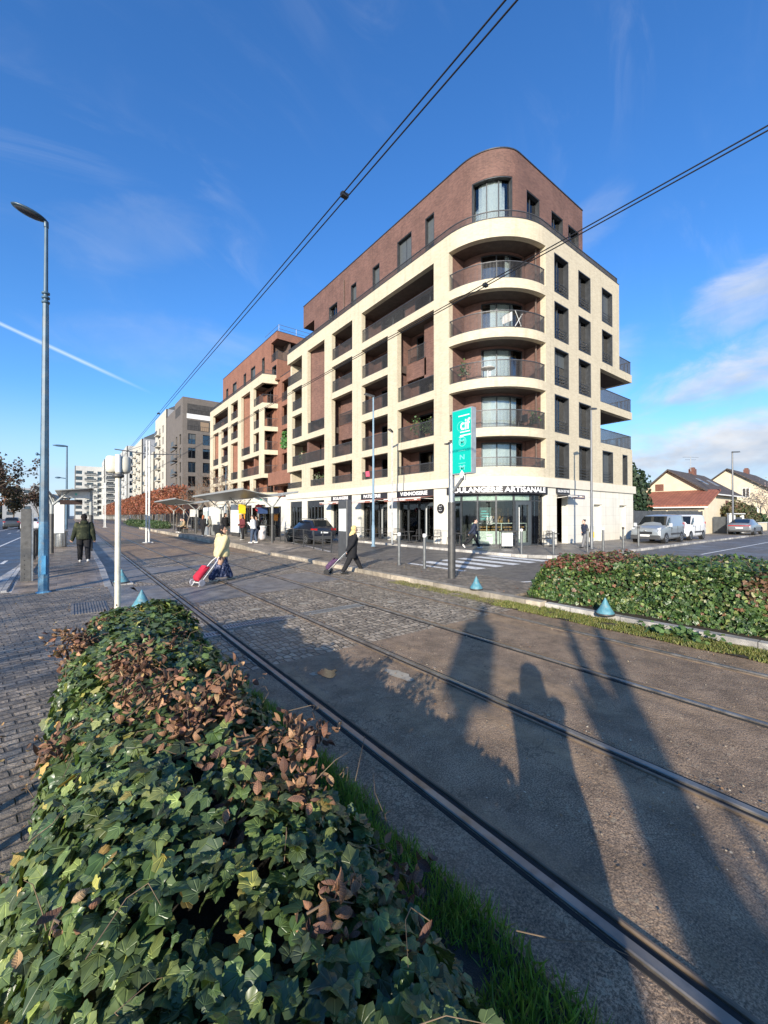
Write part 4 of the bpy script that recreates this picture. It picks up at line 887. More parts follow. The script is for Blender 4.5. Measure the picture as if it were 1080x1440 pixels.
# ---------------- second block of the same family and the recessed link between them
def second_building():
    B = thing('apartment_building', 'second cream and red brick block behind the tram shelters, with chamfered corner balconies', 'building', (18.3, 47.8, 0), world_coords=True)
    P = Path([line((18.3, 71.6), (18.3, 48.1), (1, 0)), line((18.3, 48.1), (20.1, 47.5), (.316, .949))])
    al = 23.5; y = lambda Y: 71.6 - Y
    S = lambda k0, k1=None: (FL[k0][0], FL[k1 or k0][1])
    b1, b1l, b1r, b2, b3, b4, b5 = (y(69.9), y(61.8)), (y(69.9), y(66.7)), (y(65.3), y(61.8)), (y(60.5), y(57.3)), (y(55.9), y(52.4)), (y(51.2), y(49.2)), (al + .25, P.len + .02)
    ops = [(*b1, *S(5)), (*b1l, *S(3, 4)), (*b1r, *S(4)), (*b1r, *S(3)), (*b1l, *S(2)), (*b1r, *S(2)), (*b1l, *S(1)), (*b1r, *S(1)),
           (*b2, *S(5)), (*b2, *S(4)), (*b2, *S(2, 3)), (*b2, *S(1)), (*b3, *S(3, 5)), (b3[0], b4[1], *S(2)), (*b3, *S(1)), (b4[0], P.len + .02, *S(5)), (*b4, *S(4)), (*b4, *S(3)), (*b5, *S(4)), (*b5, *S(3)), (*b5, *S(2)), (b4[0], P.len + .02, *S(1))]
    wall_grid(P, 0, P.len, 4.12, 19.1, ops, .36).build('cream_facade', cream, B)
    cp = MB(); pbox(cp, P, 0, P.len, 19.101, 19.15, -.02, .38); cp.build('coping', anthr, B)
    railing(P, .05, P.len - .05, 19.13, .5, .12, B, gap=.16)
    co = MB(); pbox(co, P, -.1, P.len, 3.57, 4.119, -.12, .4); co.build('stone_cornice', stone_trim, B)
    gops = [(i * 4.0 + 1.0, i * 4.0 + 3.9, .1, 3.2) for i in range(6)]
    wall_grid(P, 0, P.len, .05, 3.569, gops, .35).build('stone_base', stone, B)
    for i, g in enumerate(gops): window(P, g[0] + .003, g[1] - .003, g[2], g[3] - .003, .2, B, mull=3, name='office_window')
    iops = []; 
    for o in ops:
        if o[3] - o[2] > 5: continue
        w0, w1 = o[0] + .5, min(o[1], al) - .5
        if w1 - w0 > .7: iops.append((w0, w1, o[2], min(o[2] + 2.1, o[3] - .05)))
    wall_grid(P, 0, al, 4.15, 18.3, iops, .2, d0=1.6, back=False).build('inner_wall', redbrick2, B)
    for i, o in enumerate(iops): window(P, *o, 1.64, B, mull=1, curt=[(.1, .5)] if i % 3 == 0 else None, name='french_window')
    sl = MB()
    for k in range(2, 7):
        zb, zt = (FL[k - 1][1], FL[k][0] - .02) if k < 6 else (18.02, 18.4)
        pr = .05
        for b, ks in ((b1l, (4,)), (b2, (3,)), (b3, (4, 5))):
            if k in ks: pbox(sl, P, pr, b[0] - .2, zb + .003, zt, .361, 1.59); pr = b[1] + .2
        pbox(sl, P, pr, al, zb + .003, zt, .361, 1.59); sl.prism([(18.72, 49.9), (18.72, 48.45), (20.05, 48.0), (20.05, 49.9)], zb + .003, zt)
    sl.build('balcony_slab', soffit, B)
    for b, z0, z1 in ((b3, 11.1, 18.0), (b1l, 11.0, 15.0), (b2, 8.2, 12.2)):
        bi = MB(); q = [P.at(b[0] - .1, 0, .42), P.at(b[1] + .1, 0, 1.3), P.at(b[1] + .1, 0, 1.5), P.at(b[0] - .1, 0, .6)]; bi.hexa([(x, yy, z0) for x, yy, _ in q] + [(x, yy, z1) for x, yy, _ in q]); bi.build('brick_infill', redbrick2, B)
    pt = MB()
    for a in (y(61.1), y(56.6), y(51.8)): pbox(pt, P, a - .15, a + .15, 4.7, 18.0, .362, 1.59)
    pt.build('partition_wall', redbrick2, B)
    for o in ops: railing(P, o[0] + .01, min(o[1], P.len) - .01, o[2], 1.05 if o[2] > 5 else .6, .1, B, gap=.15)
    bd = MB(); bd.box(20.2, 33, 49.9, 71.3, 4.13, 18.5); bd.box(18.7, 33, 71.2, 71.55, .1, 18.9); bd.box(20.05, 33, 47.45, 49.9, 4.13, 18.9); bd.build('rear_wall', redbrick2, B)
    T = Path([line((19.7, 69.3), (19.7, 47.0), (1, 0)), line((19.7, 47.0), (27, 47.0), (0, 1))]); ty = lambda Y: 69.3 - Y; l1 = 22.3
    tops = [(ty(67.6), ty(66.4), 18.6, 22.2), (ty(64.2), ty(62.3), 18.6, 22.2), (ty(59.2), ty(58.1), 18.6, 22.3), (ty(56.2), ty(54.4), 18.6, 22.3), (ty(52.0), ty(51.0), 18.6, 22.4)]
    cb = (l1 - 1.9, l1 + 2.6, 20.9, 23.4)
    wall_grid(T, 0, T.len, 18.4, 24.3, tops + [cb, (l1 - 1.6, l1 - .2, 18.6, 20.3)], .3).build('penthouse_wall', redbrick2, B)
    for i, w in enumerate(tops + [(l1 - 1.6, l1 - .2, 18.6, 20.3)]): window(T, w[0] + .004, w[1] - .004, w[2], w[3] - .004, .24, B, reveal=.02, mull=0, shut=.9 if i in (1, 3) else 0)
    railing(T, cb[0], cb[1], cb[2], 1.05, .1, B, gap=.15)
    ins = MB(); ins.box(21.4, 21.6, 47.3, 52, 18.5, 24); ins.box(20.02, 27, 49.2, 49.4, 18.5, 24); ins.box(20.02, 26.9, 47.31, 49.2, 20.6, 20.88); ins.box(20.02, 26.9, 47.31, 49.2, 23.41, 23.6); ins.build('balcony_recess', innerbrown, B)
    rf = MB(); rf.box(19.72, 27, 47.02, 69.3, 24.0, 24.2); rf.build('penthouse_roof', soffit, B)
    re = MB(); pbox(re, T, 0, T.len, 24.301, 24.37, -.03, .32); re.build('roof_edge', anthr, B)
    rr = MB(); 
    for z in (24.85, 25.35): rr.tube([(20.1, 47.4, z), (27, 47.4, z)], .025, 6); rr.tube([(20.1, 47.4, z), (20.1, 52, z)], .025, 6)
    for x in (20.1, 22.4, 24.7, 27): rr.tube([(x, 47.4, 24.3), (x, 47.4, 25.35)], .025, 6)
    rr.build('roof_guard_rail', steel, B)
    # recessed brick link with balconies
    Lk = thing('link_building', 'narrow red brick link with stacked balconies between the two cream apartment blocks', 'building', (20.1, 41, 0), world_coords=True)
    P = Path([line((20.1, 47.44), (20.1, 41.0), (1, 0))])
    lo = [(.9, 5.4, *S(k)) for k in (2, 3, 4, 5)]
    wall_grid(P, 0, P.len, 4.0, 18.7, lo + [(.9, 5.4, 4.1, 5.4)], .3).build('brick_wall', redbrick2, Lk)
    for o in lo: railing(P, o[0], o[1], o[2], 1.05, .06, Lk, gap=.14)
    rw = MB(); rw.box(21.7, 21.9, 41.1, 47.3, 4, 18.7); rw.build('inner_wall', redbrick2, Lk)
    for k in (2, 3, 4, 5): window(Path([line((21.66, 46.3), (21.66, 42.2), (1, 0))]), .3, 3.4, FL[k][0], FL[k][0] + 2.1, 0, Lk, mull=1, name='french_window')
    s2 = MB()
    for k in (2, 3, 4, 5): s2.box(20.41, 21.69, 41.1, 47.3, FL[k - 1][1] + .003, FL[k][0] - .02)
    s2.box(20.41, 21.69, 41.1, 47.3, 18.03, 18.5); s2.build('balcony_slab', soffit, Lk)
    cp = MB(); pbox(cp, P, 0, P.len, 18.701, 18.78, -.03, .4); cp.build('coping', anthr, Lk)
    bx = MB(); bx.box(18.75, 20.09, 41.0, 47.4, 5.45, 6.95); bx.build('brick_balcony_box', redbrick2, Lk)
    st = MB(); st.box(19.2, 20.5, 40.95, 47.4, 0.05, 3.99); st.build('stone_base', stone, Lk)
    # planted balcony
    k = 260; r2 = np.random.RandomState(5); pos = np.stack([r2.uniform(19.85, 20.2, k), r2.uniform(42.3, 46.3, k), 9.9 + r2.uniform(0, 1.9, k)], 1)
    tint = np.array([(.05, .13, .03)]) * r2.uniform(.5, 2.2, (k, 1))
    leaves('balcony_plants', leaf_mat('balcony_leaf', veins=False), Lk, [(-.5, 0, 0), (0, -.5, .05), (.5, 0, 0), (0, .6, .05)], [(0, 1, 2, 3)], [(0, 0)] * 4, pos, frames(r2.normal(0, 1, (k, 3)) + [-1, -.6, .4], r2.uniform(0, 6.3, k)), r2.uniform(.2, .42, k), tint)
second_building()

def grid_block(name, label, P, Z1, bays, rows, wall, z0=.0, body=None, extra=None, dep=.22, fm=None, curt_every=3, group=None, trim=None):
    """slab block: wall with a regular grid of separate windows on a path"""
    B = thing(name, label, 'building', (*P.at(0, 0)[:2], 0), world_coords=True)
    ops = [(a0, a1, za, zb) for (a0, a1) in bays for (za, zb) in rows]
    wall_grid(P, 0, P.len, z0, Z1, ops, .3, back=False).build('facade_wall', wall, B)
    for i, o in enumerate(ops[:100]): window(P, *o, dep, B, mull=1 if o[1] - o[0] > 1.3 else 0, fw=.09, curt=[(.1, .9)] if i % curt_every == 0 else None, fm=fm, shut=.5 if i % 7 == 3 else 0)
    if body:
        b = MB()
        for q in body: b.box(*q)
        b.build('rear_wall', trim or wall, B)
    return B
def far_balcony(B, P, a0, a1, z, out, mslab, mrail, h=1.0):
    mb = MB(); pbox(mb, P, a0, a1, z - .2, z, -out, -.002); o = mb.build('balcony', mslab, B)
    r_ = MB(); pbox(r_, P, a0 + .02, a1 - .02, z + .002, z + h, -out + .02, -out + .06); r_.build('balcony_front', mrail, o)
# dark brick tower
rows3 = [(z, z + 2.2) for z in (2.0, 5.0, 8.0, 11.0, 14.0, 17.0)]
Pd = Path([line((18.3, 101), (18.3, 93), (1, 0)), line((18.3, 93), (30.5, 93), (0, 1))])
D3 = grid_block('apartment_building', 'dark brown brick apartment tower with a white band below its loggias', Pd, 26.8,
   [(1.0, 2.6), (4.6, 6.6), (9.1, 10.6), (12.0, 14.6), (16.2, 18.6)], rows3, darkbrick, body=[(18.7, 30, 93.35, 125, .1, 26.2)])
for z, (zz) in ((23.4, 25.5), (19.9, 22.1)):
    mb = MB(); pbox(mb, Pd, 8.9, 19.5, z, zz, -.012, .0); lg_ = mb.build('loggia_shade_panel', dark_room, D3)  # flat dark panel on the wall, loggia shade put into its colour
    railing(Pd, 9.0, 19.4, z, 1.0, -.05, D3, gap=.4)
mb = MB(); pbox(mb, Pd, 8.8, 19.6, 22.35, 23.35, -.12, -.0); mb.build('white_band', white, D3)
mb = MB(); pbox(mb, Pd, .5, 6.0, 23.4, 25.4, -.012, 0); mb.build('loggia_shade_panel', dark_room, D3)  # same on the street side: recess shade as a dark flat panel
mb = MB(); pbox(mb, Pd, 11.5, 13.2, 20.0, 21.9, -.03, -.013); mb.build('timber_screen', M('timber_screen', (.24, .17, .11), .8), D3)
for k in range(6): far_balcony(D3, Pd, .6, 3.2, 2.0 + 3 * k, .9, darkbrick, shutter)
Pd2 = Path([line((19.3, 111.5), (19.3, 101.02), (1, 0))])
D4 = grid_block('apartment_building', 'lower brown brick wing with iron balconies adjoining the dark brick tower', Pd2, 22.0, [(1.2, 2.6), (4.4, 5.8), (7.4, 8.8)], [(z, z + 2.1) for z in (2, 5, 8, 11, 14, 17)], darkbrick, body=[(19.62, 30, 101.2, 111.3, .1, 21.8)])
for k in range(6): far_balcony(D4, Pd2, 4.0, 9.2, 2 + 3 * k, .8, darkbrick, shutter)
m_wh = M('white_render', (.44, .44, .42), .8, var=.05, scale=.6); m_cr = M('cream_render', (.47, .44, .37), .8, var=.05, scale=.6); m_gy = M('grey_cladding', (.26, .27, .285), .7, var=.08, scale=.5)
def pale_block(x0, y0, y1, z1, label, front, side, bays, rows, balc=None, wid=14, notch=None):
    P = Path([line((x0, y1), (x0, y0), (1, 0)), line((x0, y0), (x0 + wid, y0), (0, 1))]); l = y1 - y0
    B = thing('apartment_building', label, 'building', (x0, y0, 0), world_coords=True)
    ops = [(a0, a1, *r_) for a0, a1 in bays for r_ in rows]; f_ops = [o for o in ops if o[1] <= l]; s_ops = [o for o in ops if o[0] >= l]
    wall_grid(P, 0, l, .0, z1, f_ops, .3, back=False).build('front_wall', front, B); wall_grid(P, l, P.len, 0, z1, s_ops, .3, back=False).build('side_wall', side, B)
    for i, o in enumerate(ops[:90]): window(P, *o, .2, B, mull=0, fw=.1, curt=[(.1, .9)] if i % 4 == 0 else None, fm=white if i % 2 else None)
    rf = MB(); rf.box(x0 + .02, x0 + wid, y0 + .02, y1, z1 - .3, z1 - .02); rf.box(x0 + .35, x0 + wid, y0 + .35, y1, .1, z1 - .3); rf.build('roof', m_gy, B)
    if notch: 
        nb = MB(); nb.prism([(x0 + 1, y0 + 2), (x0 + 5, y0 + 2), (x0 + 5, y0 + 9), (x0 + 1, y0 + 9)], z1, z1 + .6); nb.hexa([(x0 + 1, y0 + 2.2, z1 + .6), (x0 + 5, y0 + 2.2, z1 + .6), (x0 + 5, y0 + 8, z1 + .6), (x0 + 1, y0 + 8, z1 + .6), (x0 + 1, y0 + 2.2, z1 + .8), (x0 + 5, y0 + 2.2, z1 + 3.2), (x0 + 5, y0 + 8, z1 + 3.2), (x0 + 1, y0 + 8, z1 + .8)]); nb.build('roof_box', shutter, B)
    for q in balc or []:
        for r_ in rows: far_balcony(B, P, q[0], q[1], r_[0], 1.0, front, shutter)
    return B
R6 = lambda n, z=2.2, s=3.0, h=1.9: [(z + s * i, z + s * i + h) for i in range(n)]
pale_block(18.6, 113.5, 130, 28.5, 'grey clad and cream apartment block rising just beyond the brown brick wing', m_cr, m_gy, [(1.5, 3.2), (6, 8), (11, 13), (17.2, 18.6)], R6(8), balc=[(5.2, 9)], notch=True)
pale_block(18.3, 131, 152, 20.0, 'lower cream rendered apartment block set between two grey sided blocks', m_cr, m_cr, [(2, 4), (8, 10), (14, 16), (22.5, 24)], R6(5, 2.2), balc=[(7, 11)])
pale_block(18.6, 158, 184, 27.8, 'cream fronted block with a bare grey flank and sloping roof box', m_cr, m_gy, [(2, 4), (8, 10), (14, 16), (20, 22), (26.8, 28.4)], R6(8), balc=[(7, 11), (19, 23)], notch=True)
pale_block(17.8, 196, 232, 30.5, 'long pale apartment block farther along the tram line', m_wh, m_wh, [(2, 5), (9, 12), (16, 19), (23, 26), (30, 33), (37, 39.5), (42, 44.5)], R6(9), balc=[(8, 13), (22, 27)])
pale_block(13.0, 250, 270, 30.5, 'white apartment block with balconies half hidden behind the ivory beacon', m_wh, m_wh, [(3, 7), (11, 15), (21.0, 24.2), (26.5, 29.5)], R6(9), balc=[(20.6, 25)], wid=12)
pale_block(1.2, 262, 290, 27.5, 'white apartment block with dark corner glazing closing the view along the tracks', m_wh, m_wh, [(3, 7), (28.4, 31.2), (33, 36), (37.5, 39.4)], R6(8), balc=[(32, 37)], wid=12)
# ================================================================== houses at the right
m_rooft = brick('roof_tiles_dark', (.060, .048, .042), (.10, .078, .066), (.03, .026, .024), bw=.25, bh=.3, ms=.02, rough=.85, big=.2)
m_roofr = brick('roof_tiles_red', (.26, .085, .05), (.34, .12, .07), (.15, .06, .04), bw=.25, bh=.3, ms=.02, rough=.85, big=.15)
m_hwall = M('house_render', (.60, .52, .38), .85, var=.06, scale=1.5); m_shut = M('brown_shutter', (.15, .065, .045), .6, var=.15)
def wallbox(mb, *a): mb.box(*a)
def house(name, label, gx, x1, ya, yb, yr, za, zb, zr, wall, win_gable, win_side, shutters):
    """gable faces -x at gx; eaves at (ya, za) near and (yb, zb) far; ridge at yr, zr"""
    B = thing(name, label, 'house', (gx, ya, 0), world_coords=True)
    pr = [(ya, .05), (yb, .05), (yb, zb), (yr, zr), (ya, za)]
    mb = MB(); n = 5; mb.add([(gx, y, z) for y, z in pr] + [(x1, y, z) for y, z in pr], [(0, 1, 2, 3, 4)[::-1], (5, 6, 7, 8, 9)] + [(i, (i + 1) % n, n + (i + 1) % n, n + i) for i in range(n)]); mb.build('wall', wall, B)
    rf = MB(); t = .16
    for (y0, z0) in ((ya, za), (yb, zb)):
        k = .5 / abs(yr - y0) ; ye, ze = y0 + (y0 - yr) * k, z0 - (zr - z0) * k
        rf.hexa([(gx - .45, ye, ze + .03), (x1 + .4, ye, ze + .03), (x1 + .4, yr, zr + .03), (gx - .45, yr, zr + .03), (gx - .45, ye, ze + .03 + t), (x1 + .4, ye, ze + .03 + t), (x1 + .4, yr, zr + .03 + t), (gx - .45, yr, zr + .03 + t)])
    r_ = rf.build('roof', m_rooft, B)
    gt = MB(); k = .5 / abs(yr - ya); ye, ze = ya + (ya - yr) * k, za - (zr - za) * k
    gt.box(gx - .4, x1 + .4, ye - .1, ye - .002, ze, ze + .12); gt.build('gutter', white, r_)
    cx_ = gx + (x1 - gx) * .62; ch = MB(); ch.box(cx_, cx_ + .8, yr - .3, yr + .3, zr - .3, zr + .75); ch.box(cx_ + .1, cx_ + .7, yr - .2, yr + .2, zr + .751, zr + .95); ch.build('chimney', m_shut, r_)
    for (y0, y1, z0, z1, sh) in win_gable:
        mb = MB(); mb.box(gx - .04, gx - .003, y0, y1, z0, z1); w = mb.build('window', m_shut if sh else white, B)
        if not sh: g = MB(); g.box(gx - .055, gx - .041, y0 + .08, (y0 + y1) / 2 - .04, z0 + .08, z1 - .08); g.box(gx - .055, gx - .041, (y0 + y1) / 2 + .04, y1 - .08, z0 + .08, z1 - .08); g.build('pane', dark_room, w)
    for (x0, xx, z0, z1, sh) in win_side:
        mb = MB(); mb.box(x0, xx, ya - .04, ya - .003, z0, z1); w = mb.build('window', m_shut if sh else white, B)
        if not sh: g = MB(); g.box(x0 + .08, xx - .08, ya - .055, ya - .041, z0 + .08, z1 - .08); g.build('pane', dark_room, w)
    return B, r_
hb, hr = house('detached_house', 'cream gabled house with a red tiled lean-to garage roof in front', 52, 64, 13.1, 19.0, 16.4, 4.4, 4.4, 6.75, m_hwall, [(16.9, 17.7, 4.6, 5.35, 1)], [(53.2, 54.2, 2.0, 3.7, 1), (59, 60.2, 2.1, 3.6, 1)], True)
gr = MB(); gr.hexa([(47.6, 11.9, 2.72), (52.05, 11.9, 4.35), (52.05, 18.6, 4.35), (47.6, 18.6, 2.72), (47.6, 11.9, 2.9), (52.05, 11.9, 4.55), (52.05, 18.6, 4.55), (47.6, 18.6, 2.9)]); gr.build('garage_roof', m_roofr, hb)
gw = MB(); gw.add([(48, 12.3, .05), (51.99, 12.3, .05), (51.99, 12.3, 4.2), (48, 12.3, 2.75), (48, 18.3, .05), (51.99, 18.3, .05), (51.99, 18.3, 4.2), (48, 18.3, 2.75)], [(0, 1, 2, 3), (7, 6, 5, 4), (0, 3, 7, 4), (0, 4, 5, 1)]); gw.build('garage_wall', m_hwall, hb)
gd = MB(); gd.box(47.95, 47.997, 12.7, 15.2, .1, 2.4); gd.box(47.95, 47.997, 15.4, 18.1, .1, 2.4); gd.build('garage_door', M('garage_door_grey', (.11, .11, .11), .6, var=.15), hb)
gb = MB(); gb.box(47.5, 47.62, 11.85, 18.65, 2.62, 2.74); gb.build('gutter', white, hb)
an = MB(); an.tube([(59.2, 16.4, 7.2), (59.2, 16.4, 9.0)], .03, 6)
for z, l in ((8.9, .9), (8.6, .6)): an.tube([(59.2 - l, 16.4 + l * .6, z), (59.2 + l, 16.4 - l * .6, z)], .02, 5)
an.build('aerial', steel, hr)
sk = MB()
for x in (56.5, 60.5): 
    k_ = lambda yy: 4.4 + (6.75 - 4.4) * (yy - 13.1) / 3.3 + .2
    sk.hexa([(x, 14.2, k_(14.2)), (x + .9, 14.2, k_(14.2)), (x + .9, 15.2, k_(15.2)), (x, 15.2, k_(15.2)), (x, 14.2, k_(14.2) + .06), (x + .9, 14.2, k_(14.2) + .06), (x + .9, 15.2, k_(15.2) + .06), (x, 15.2, k_(15.2) + .06)])
sk.build('skylight', steel, hr)
house('detached_house', 'larger cream gabled house farthest along the side street', 72, 88, 10.6, 19.8, 15.7, 4.7, 4.9, 8.2, m_hwall, [(16.6, 17.9, 4.3, 5.4, 0), (13.4, 14.2, 4.3, 5.6, 0), (12.6, 14.2, 1.6, 3.0, 0)], [(75, 76.4, 1.8, 3.2, 0)], False)
# boundary fence, gate, low wall
def fence_panel(name, label, p, q, h, mat, gap=.11, post=2.4, cat='fence', z=.1):
    o = thing(name, label, cat, (p[0], p[1], z), world_coords=True); p, q = Vector((*p, 0)), Vector((*q, 0)); l = (q - p).length; d = (q - p) / l; nn = Vector((-d.y, d.x, 0))
    mb = MB(); n = int(l / gap)
    for i in range(n):
        c = p + d * (i + .5) * l / n; w = gap * .46
        mb.hexa([tuple(c + d * a * w + nn * b * .012 + Vector((0, 0, zz))) for zz in (z, z + h) for a, b in ((-1, -1), (1, -1), (1, 1), (-1, 1))])
    mb.build('fence_boards', mat, o); ps = MB(); k = max(1, round(l / post))
    for i in range(k + 1):
        c = p + d * l * i / k; ps.box(c.x - .05, c.x + .05, c.y - .05, c.y + .05, z, z + h + .06)
    ps.build('post', mat, o); return o
m_slate = M('slate_fence', (.060, .066, .072), .7, var=.2, scale=3)
fence_panel('board_fence', 'dark slate board fence between the apartment block and the garage', (35, 13.4), (47.9, 12.4), 2.15, m_slate)
gt = thing('driveway_gate', 'dark driveway gate between cream pillars beside the parked white van', 'gate', (50.5, 10.9, .1), world_coords=True)
mb = MB(); mb.box(50.6, 50.66, 11.15, 12.2, .15, 1.75); mb.build('gate_leaf', m_slate, gt); mb = MB(); mb.box(52.2, 55.2, 10.9, 10.96, .15, 1.7); mb.build('gate_leaf', m_slate, gt)
for q in ((50.5, 50.85, 10.75, 11.1, .1, 2.0), (51.85, 52.15, 10.8, 11.05, .1, 1.9), (55.25, 55.5, 10.8, 11.05, .1, 1.9)): mb = MB(); mb.box(*q); mb.build('gate_pillar', white, gt)
mb = MB(); mb.box(50.4, 55.6, 10.7, 11.1, 2.005, 2.1); mb.build('gate_lintel', white, gt)
wl = thing('garden_wall', 'low cream garden wall under the brown shrubs by the silver car', 'wall', (55.6, 10.9, .1), world_coords=True)
mb = MB(); mb.box(55.6, 71, 10.85, 11.1, .1, 1.0); mb.build('wall', m_hwall, wl); mb = MB(); mb.box(55.55, 71, 10.8, 11.15, 1.001, 1.08); mb.build('coping', white, wl)
# ================================================================== lamps, poles, posts
def lamp_far(label, x, y, h, r, headdir, mat, hl=.6, z0=.1, group=None):
    o = thing('street_lamp', label, 'street lamp', (x, y, z0), group=group)
    mb = MB(); mb.tube([(0, 0, 0), (0, 0, 1.2), (0, 0, 1.22), (0, 0, h)], [r * 1.25, r * 1.25, r, r * .62], 10); mb.lathe([(r * 1.9, 0), (r * 1.9, .04), (r * 1.3, .06)], 10); mb.build('pole', mat, o)
    d = Vector((*headdir, 0)).normalized(); nn = Vector((-d.y, d.x, 0)); hm = MB()
    def q(a, b, z): return tuple(d * a + nn * b + Vector((0, 0, z)))
    hm.hexa([q(-.06, -.05, h - .06), q(hl, -.1, h + .06), q(hl, .1, h + .06), q(-.06, .05, h - .06), q(-.06, -.05, h + .05), q(hl * .9, -.08, h + .14), q(hl * .9, .08, h + .14), q(-.06, .05, h + .05)])
    hd = hm.build('lamp_head', darksteel, o); g = MB(); g.hexa([q(.12, -.05, h - .03), q(hl * .92, -.075, h + .045), q(hl * .92, .075, h + .045), q(.12, .05, h - .03), q(.12, -.05, h - .02), q(hl * .92, -.075, h + .055), q(hl * .92, .075, h + .055), q(.12, .05, h - .02)])
    g.build('lens', M('lamp_lens', (.5, .5, .46), .3), hd); return o
lamp_far('tall blue grey street lamp before the patisserie shopfront', 13.7, 18.86, 8.6, .075, (-1, .3), M('slate_blue_paint', (.16, .245, .31), .5, var=.12), .55)
lamp_far('slim grey street lamp against the facade beside the viennoiserie awning', 15.75, 19.7, 6.95, .045, (-.9, -.3), steel, .35, .12)
lamp_far('grey street lamp standing before the rounded side facade of the bakery block', 21.6, 10.3, 7.35, .065, (1, .1), M('mid_grey_steel', (.16, .165, .17), .5, .5), .62, .12)
lamp_far('grey street lamp by the garden wall of the houses', 49.76, 10.5, 7.8, .09, (1, -.2), M('mid_grey_steel', (.16, .165, .17), .5, .5), 1.3, .1)
lamp_far('slim lamp at the end of the second cream block', 14.6, 50, 7.6, .06, (-1, 0), blue_dark, .5, .1)
# concrete utility post by the houses
o = thing('utility_post', 'bare concrete post beside the far shrubs', 'post', (66, 10.2, .1)); MB().tube([(0, 0, 0), (0, 0, 5.0)], [.16, .11], 8).build('post', M('post_concrete', (.34, .32, .28), .8), o)
# the big blue lamp in front
o = thing('street_lamp', 'tall light blue octagonal street lamp with a flat oval head in the left foreground', 'street lamp', (-.53, 12.92, 0))
mb = MB(); mb.tube([(0, 0, 0), (0, 0, .1), (0, 0, 1.3), (0, 0, 7.05)], [.104, .104, .098, .062], 8, smooth=False); mb.build('lower_pole', M('grey_blue_lamp_paint', (.055, .115, .17), .5, var=.2, scale=5, dirt=((.14, .16, .17), 6, .5)), o)
MB().tube([(0, 0, .03), (0, 0, 1.72)], [.108, .100], 8, smooth=False).build('painted_base', M('blue_lamp_paint', (.065, .185, .295), .55, var=.2, scale=7, dirt=((.18, .20, .2), 9, .7)), o)
bs = MB(); bs.lathe([(.15, -.01), (.15, .02), (.11, .035)], 8, smooth=False); bs.build('base_plate', blue_paint, o)
dr = MB(); dr.box(-.04, .04, -.112, -.104, .45, .9); dr.build('access_door', blue_paint, o)
cl = MB()
for z in (7.06, 7.17, 7.28): cl.lathe([(.05, z), (.082, z + .01), (.082, z + .05), (.05, z + .06)], 16)
cl.build('collar', blue_dark, o)
MB().tube([(0, 0, 7.05), (0, 0, 8.98)], [.048, .038], 12).build('upper_pole', blue_dark, o)
m_lampshell = M('lamp_head_shell', (.045, .075, .105), .4, .3)
hd = MB(); rot = Matrix.Rotation(R(13), 3, 'Y'); hd.ell((-.32, 0, 9.165), (.34, .185, .06), 24, 10, rot=rot); h1 = hd.build('lamp_head', m_lampshell, o)
ln = MB(); ln.ell((-.325, 0, 9.141), (.285, .15, .053), 20, 8, rot=rot); ln.build('lens', M('dark_lamp_lens', (.045, .045, .05), .35), h1)
ar = MB(); ar.tube([(0, 0, 8.93), (0, 0, 9.06), (-.04, 0, 9.10), (-.12, 0, 9.12)], [.05, .05, .05, .045], 10); ar.build('arm', m_lampshell, o)
mb = MB(); mb.tube([(-.06, 0, 3.35), (-.13, 0, 3.35)], .02, 6); mb.ell((-.14, 0, 3.36), (.03, .03, .04), 6, 5); mb.build('bracket', blue_dark, o)
# far double lamp on the left platform
o = thing('street_lamp', 'two armed grey lamp rising behind the left tram shelter', 'street lamp', (-.35, 45, .2)); MB().tube([(0, 0, 0), (0, 0, 7.7)], [.1, .06], 10).build('pole', blue_dark, o)
mb = MB(); mb.ell((-.45, 0, 7.72), (.55, .16, .09), 12, 6); mb.build('lamp_head', blue_dark, o); mb = MB(); mb.tube([(0, 0, 4.9), (-.5, 0, 4.95)], .04, 6); mb.ell((-.6, 0, 4.95), (.22, .12, .08), 10, 5); mb.build('lower_lamp_head', blue_dark, o)
mb = MB(); mb.tube([(0, 0, 2.9), (.35, 0, 2.9)], .03, 6); mb.box(.33, .5, -.1, .1, 2.75, 3.05); mb.build('camera_box', blue_dark, o)
# ivory beacon post
o = thing('beacon_post', 'ivory post carrying two rounded barrel shaped housings, in the left foreground', 'post', (.72, 9.47, 0))
mb = MB(); mb.tube([(0, 0, 0), (0, 0, 2.72)], .050, 20); mb.lathe([(.07, 0), (.07, .015), (.055, .02)], 20); mb.build('post', offwhite, o)
mb = MB(); mb.lathe([(.055, 2.60), (.10, 2.62), (.10, 2.67), (.06, 2.69)], 20); mb.build('collar', darksteel, o)
MB().tube([(0, 0, 2.70), (0, 0, 3.06)], .050, 20).build('upper_sleeve', white, o)
for s_ in (-1, 1):
    prf = [(.02, 0), (.07, .01), (.10, .035), (.112, .09), (.115, .18), (.113, .27), (.106, .315), (.088, .335), (.02, .338)]
    ang = R(-4); mb = MB(); mb.lathe(prf, 24, (.01 + s_ * .10 * math.cos(ang), .10 + s_ * .10 * math.sin(ang), 2.70)); mb.build('barrel_housing', offwhite if s_ < 0 else M('shaded_ivory', (.50, .47, .39), .5, var=.12), o)  # right barrel faces away: its shade is put into a darker ivory
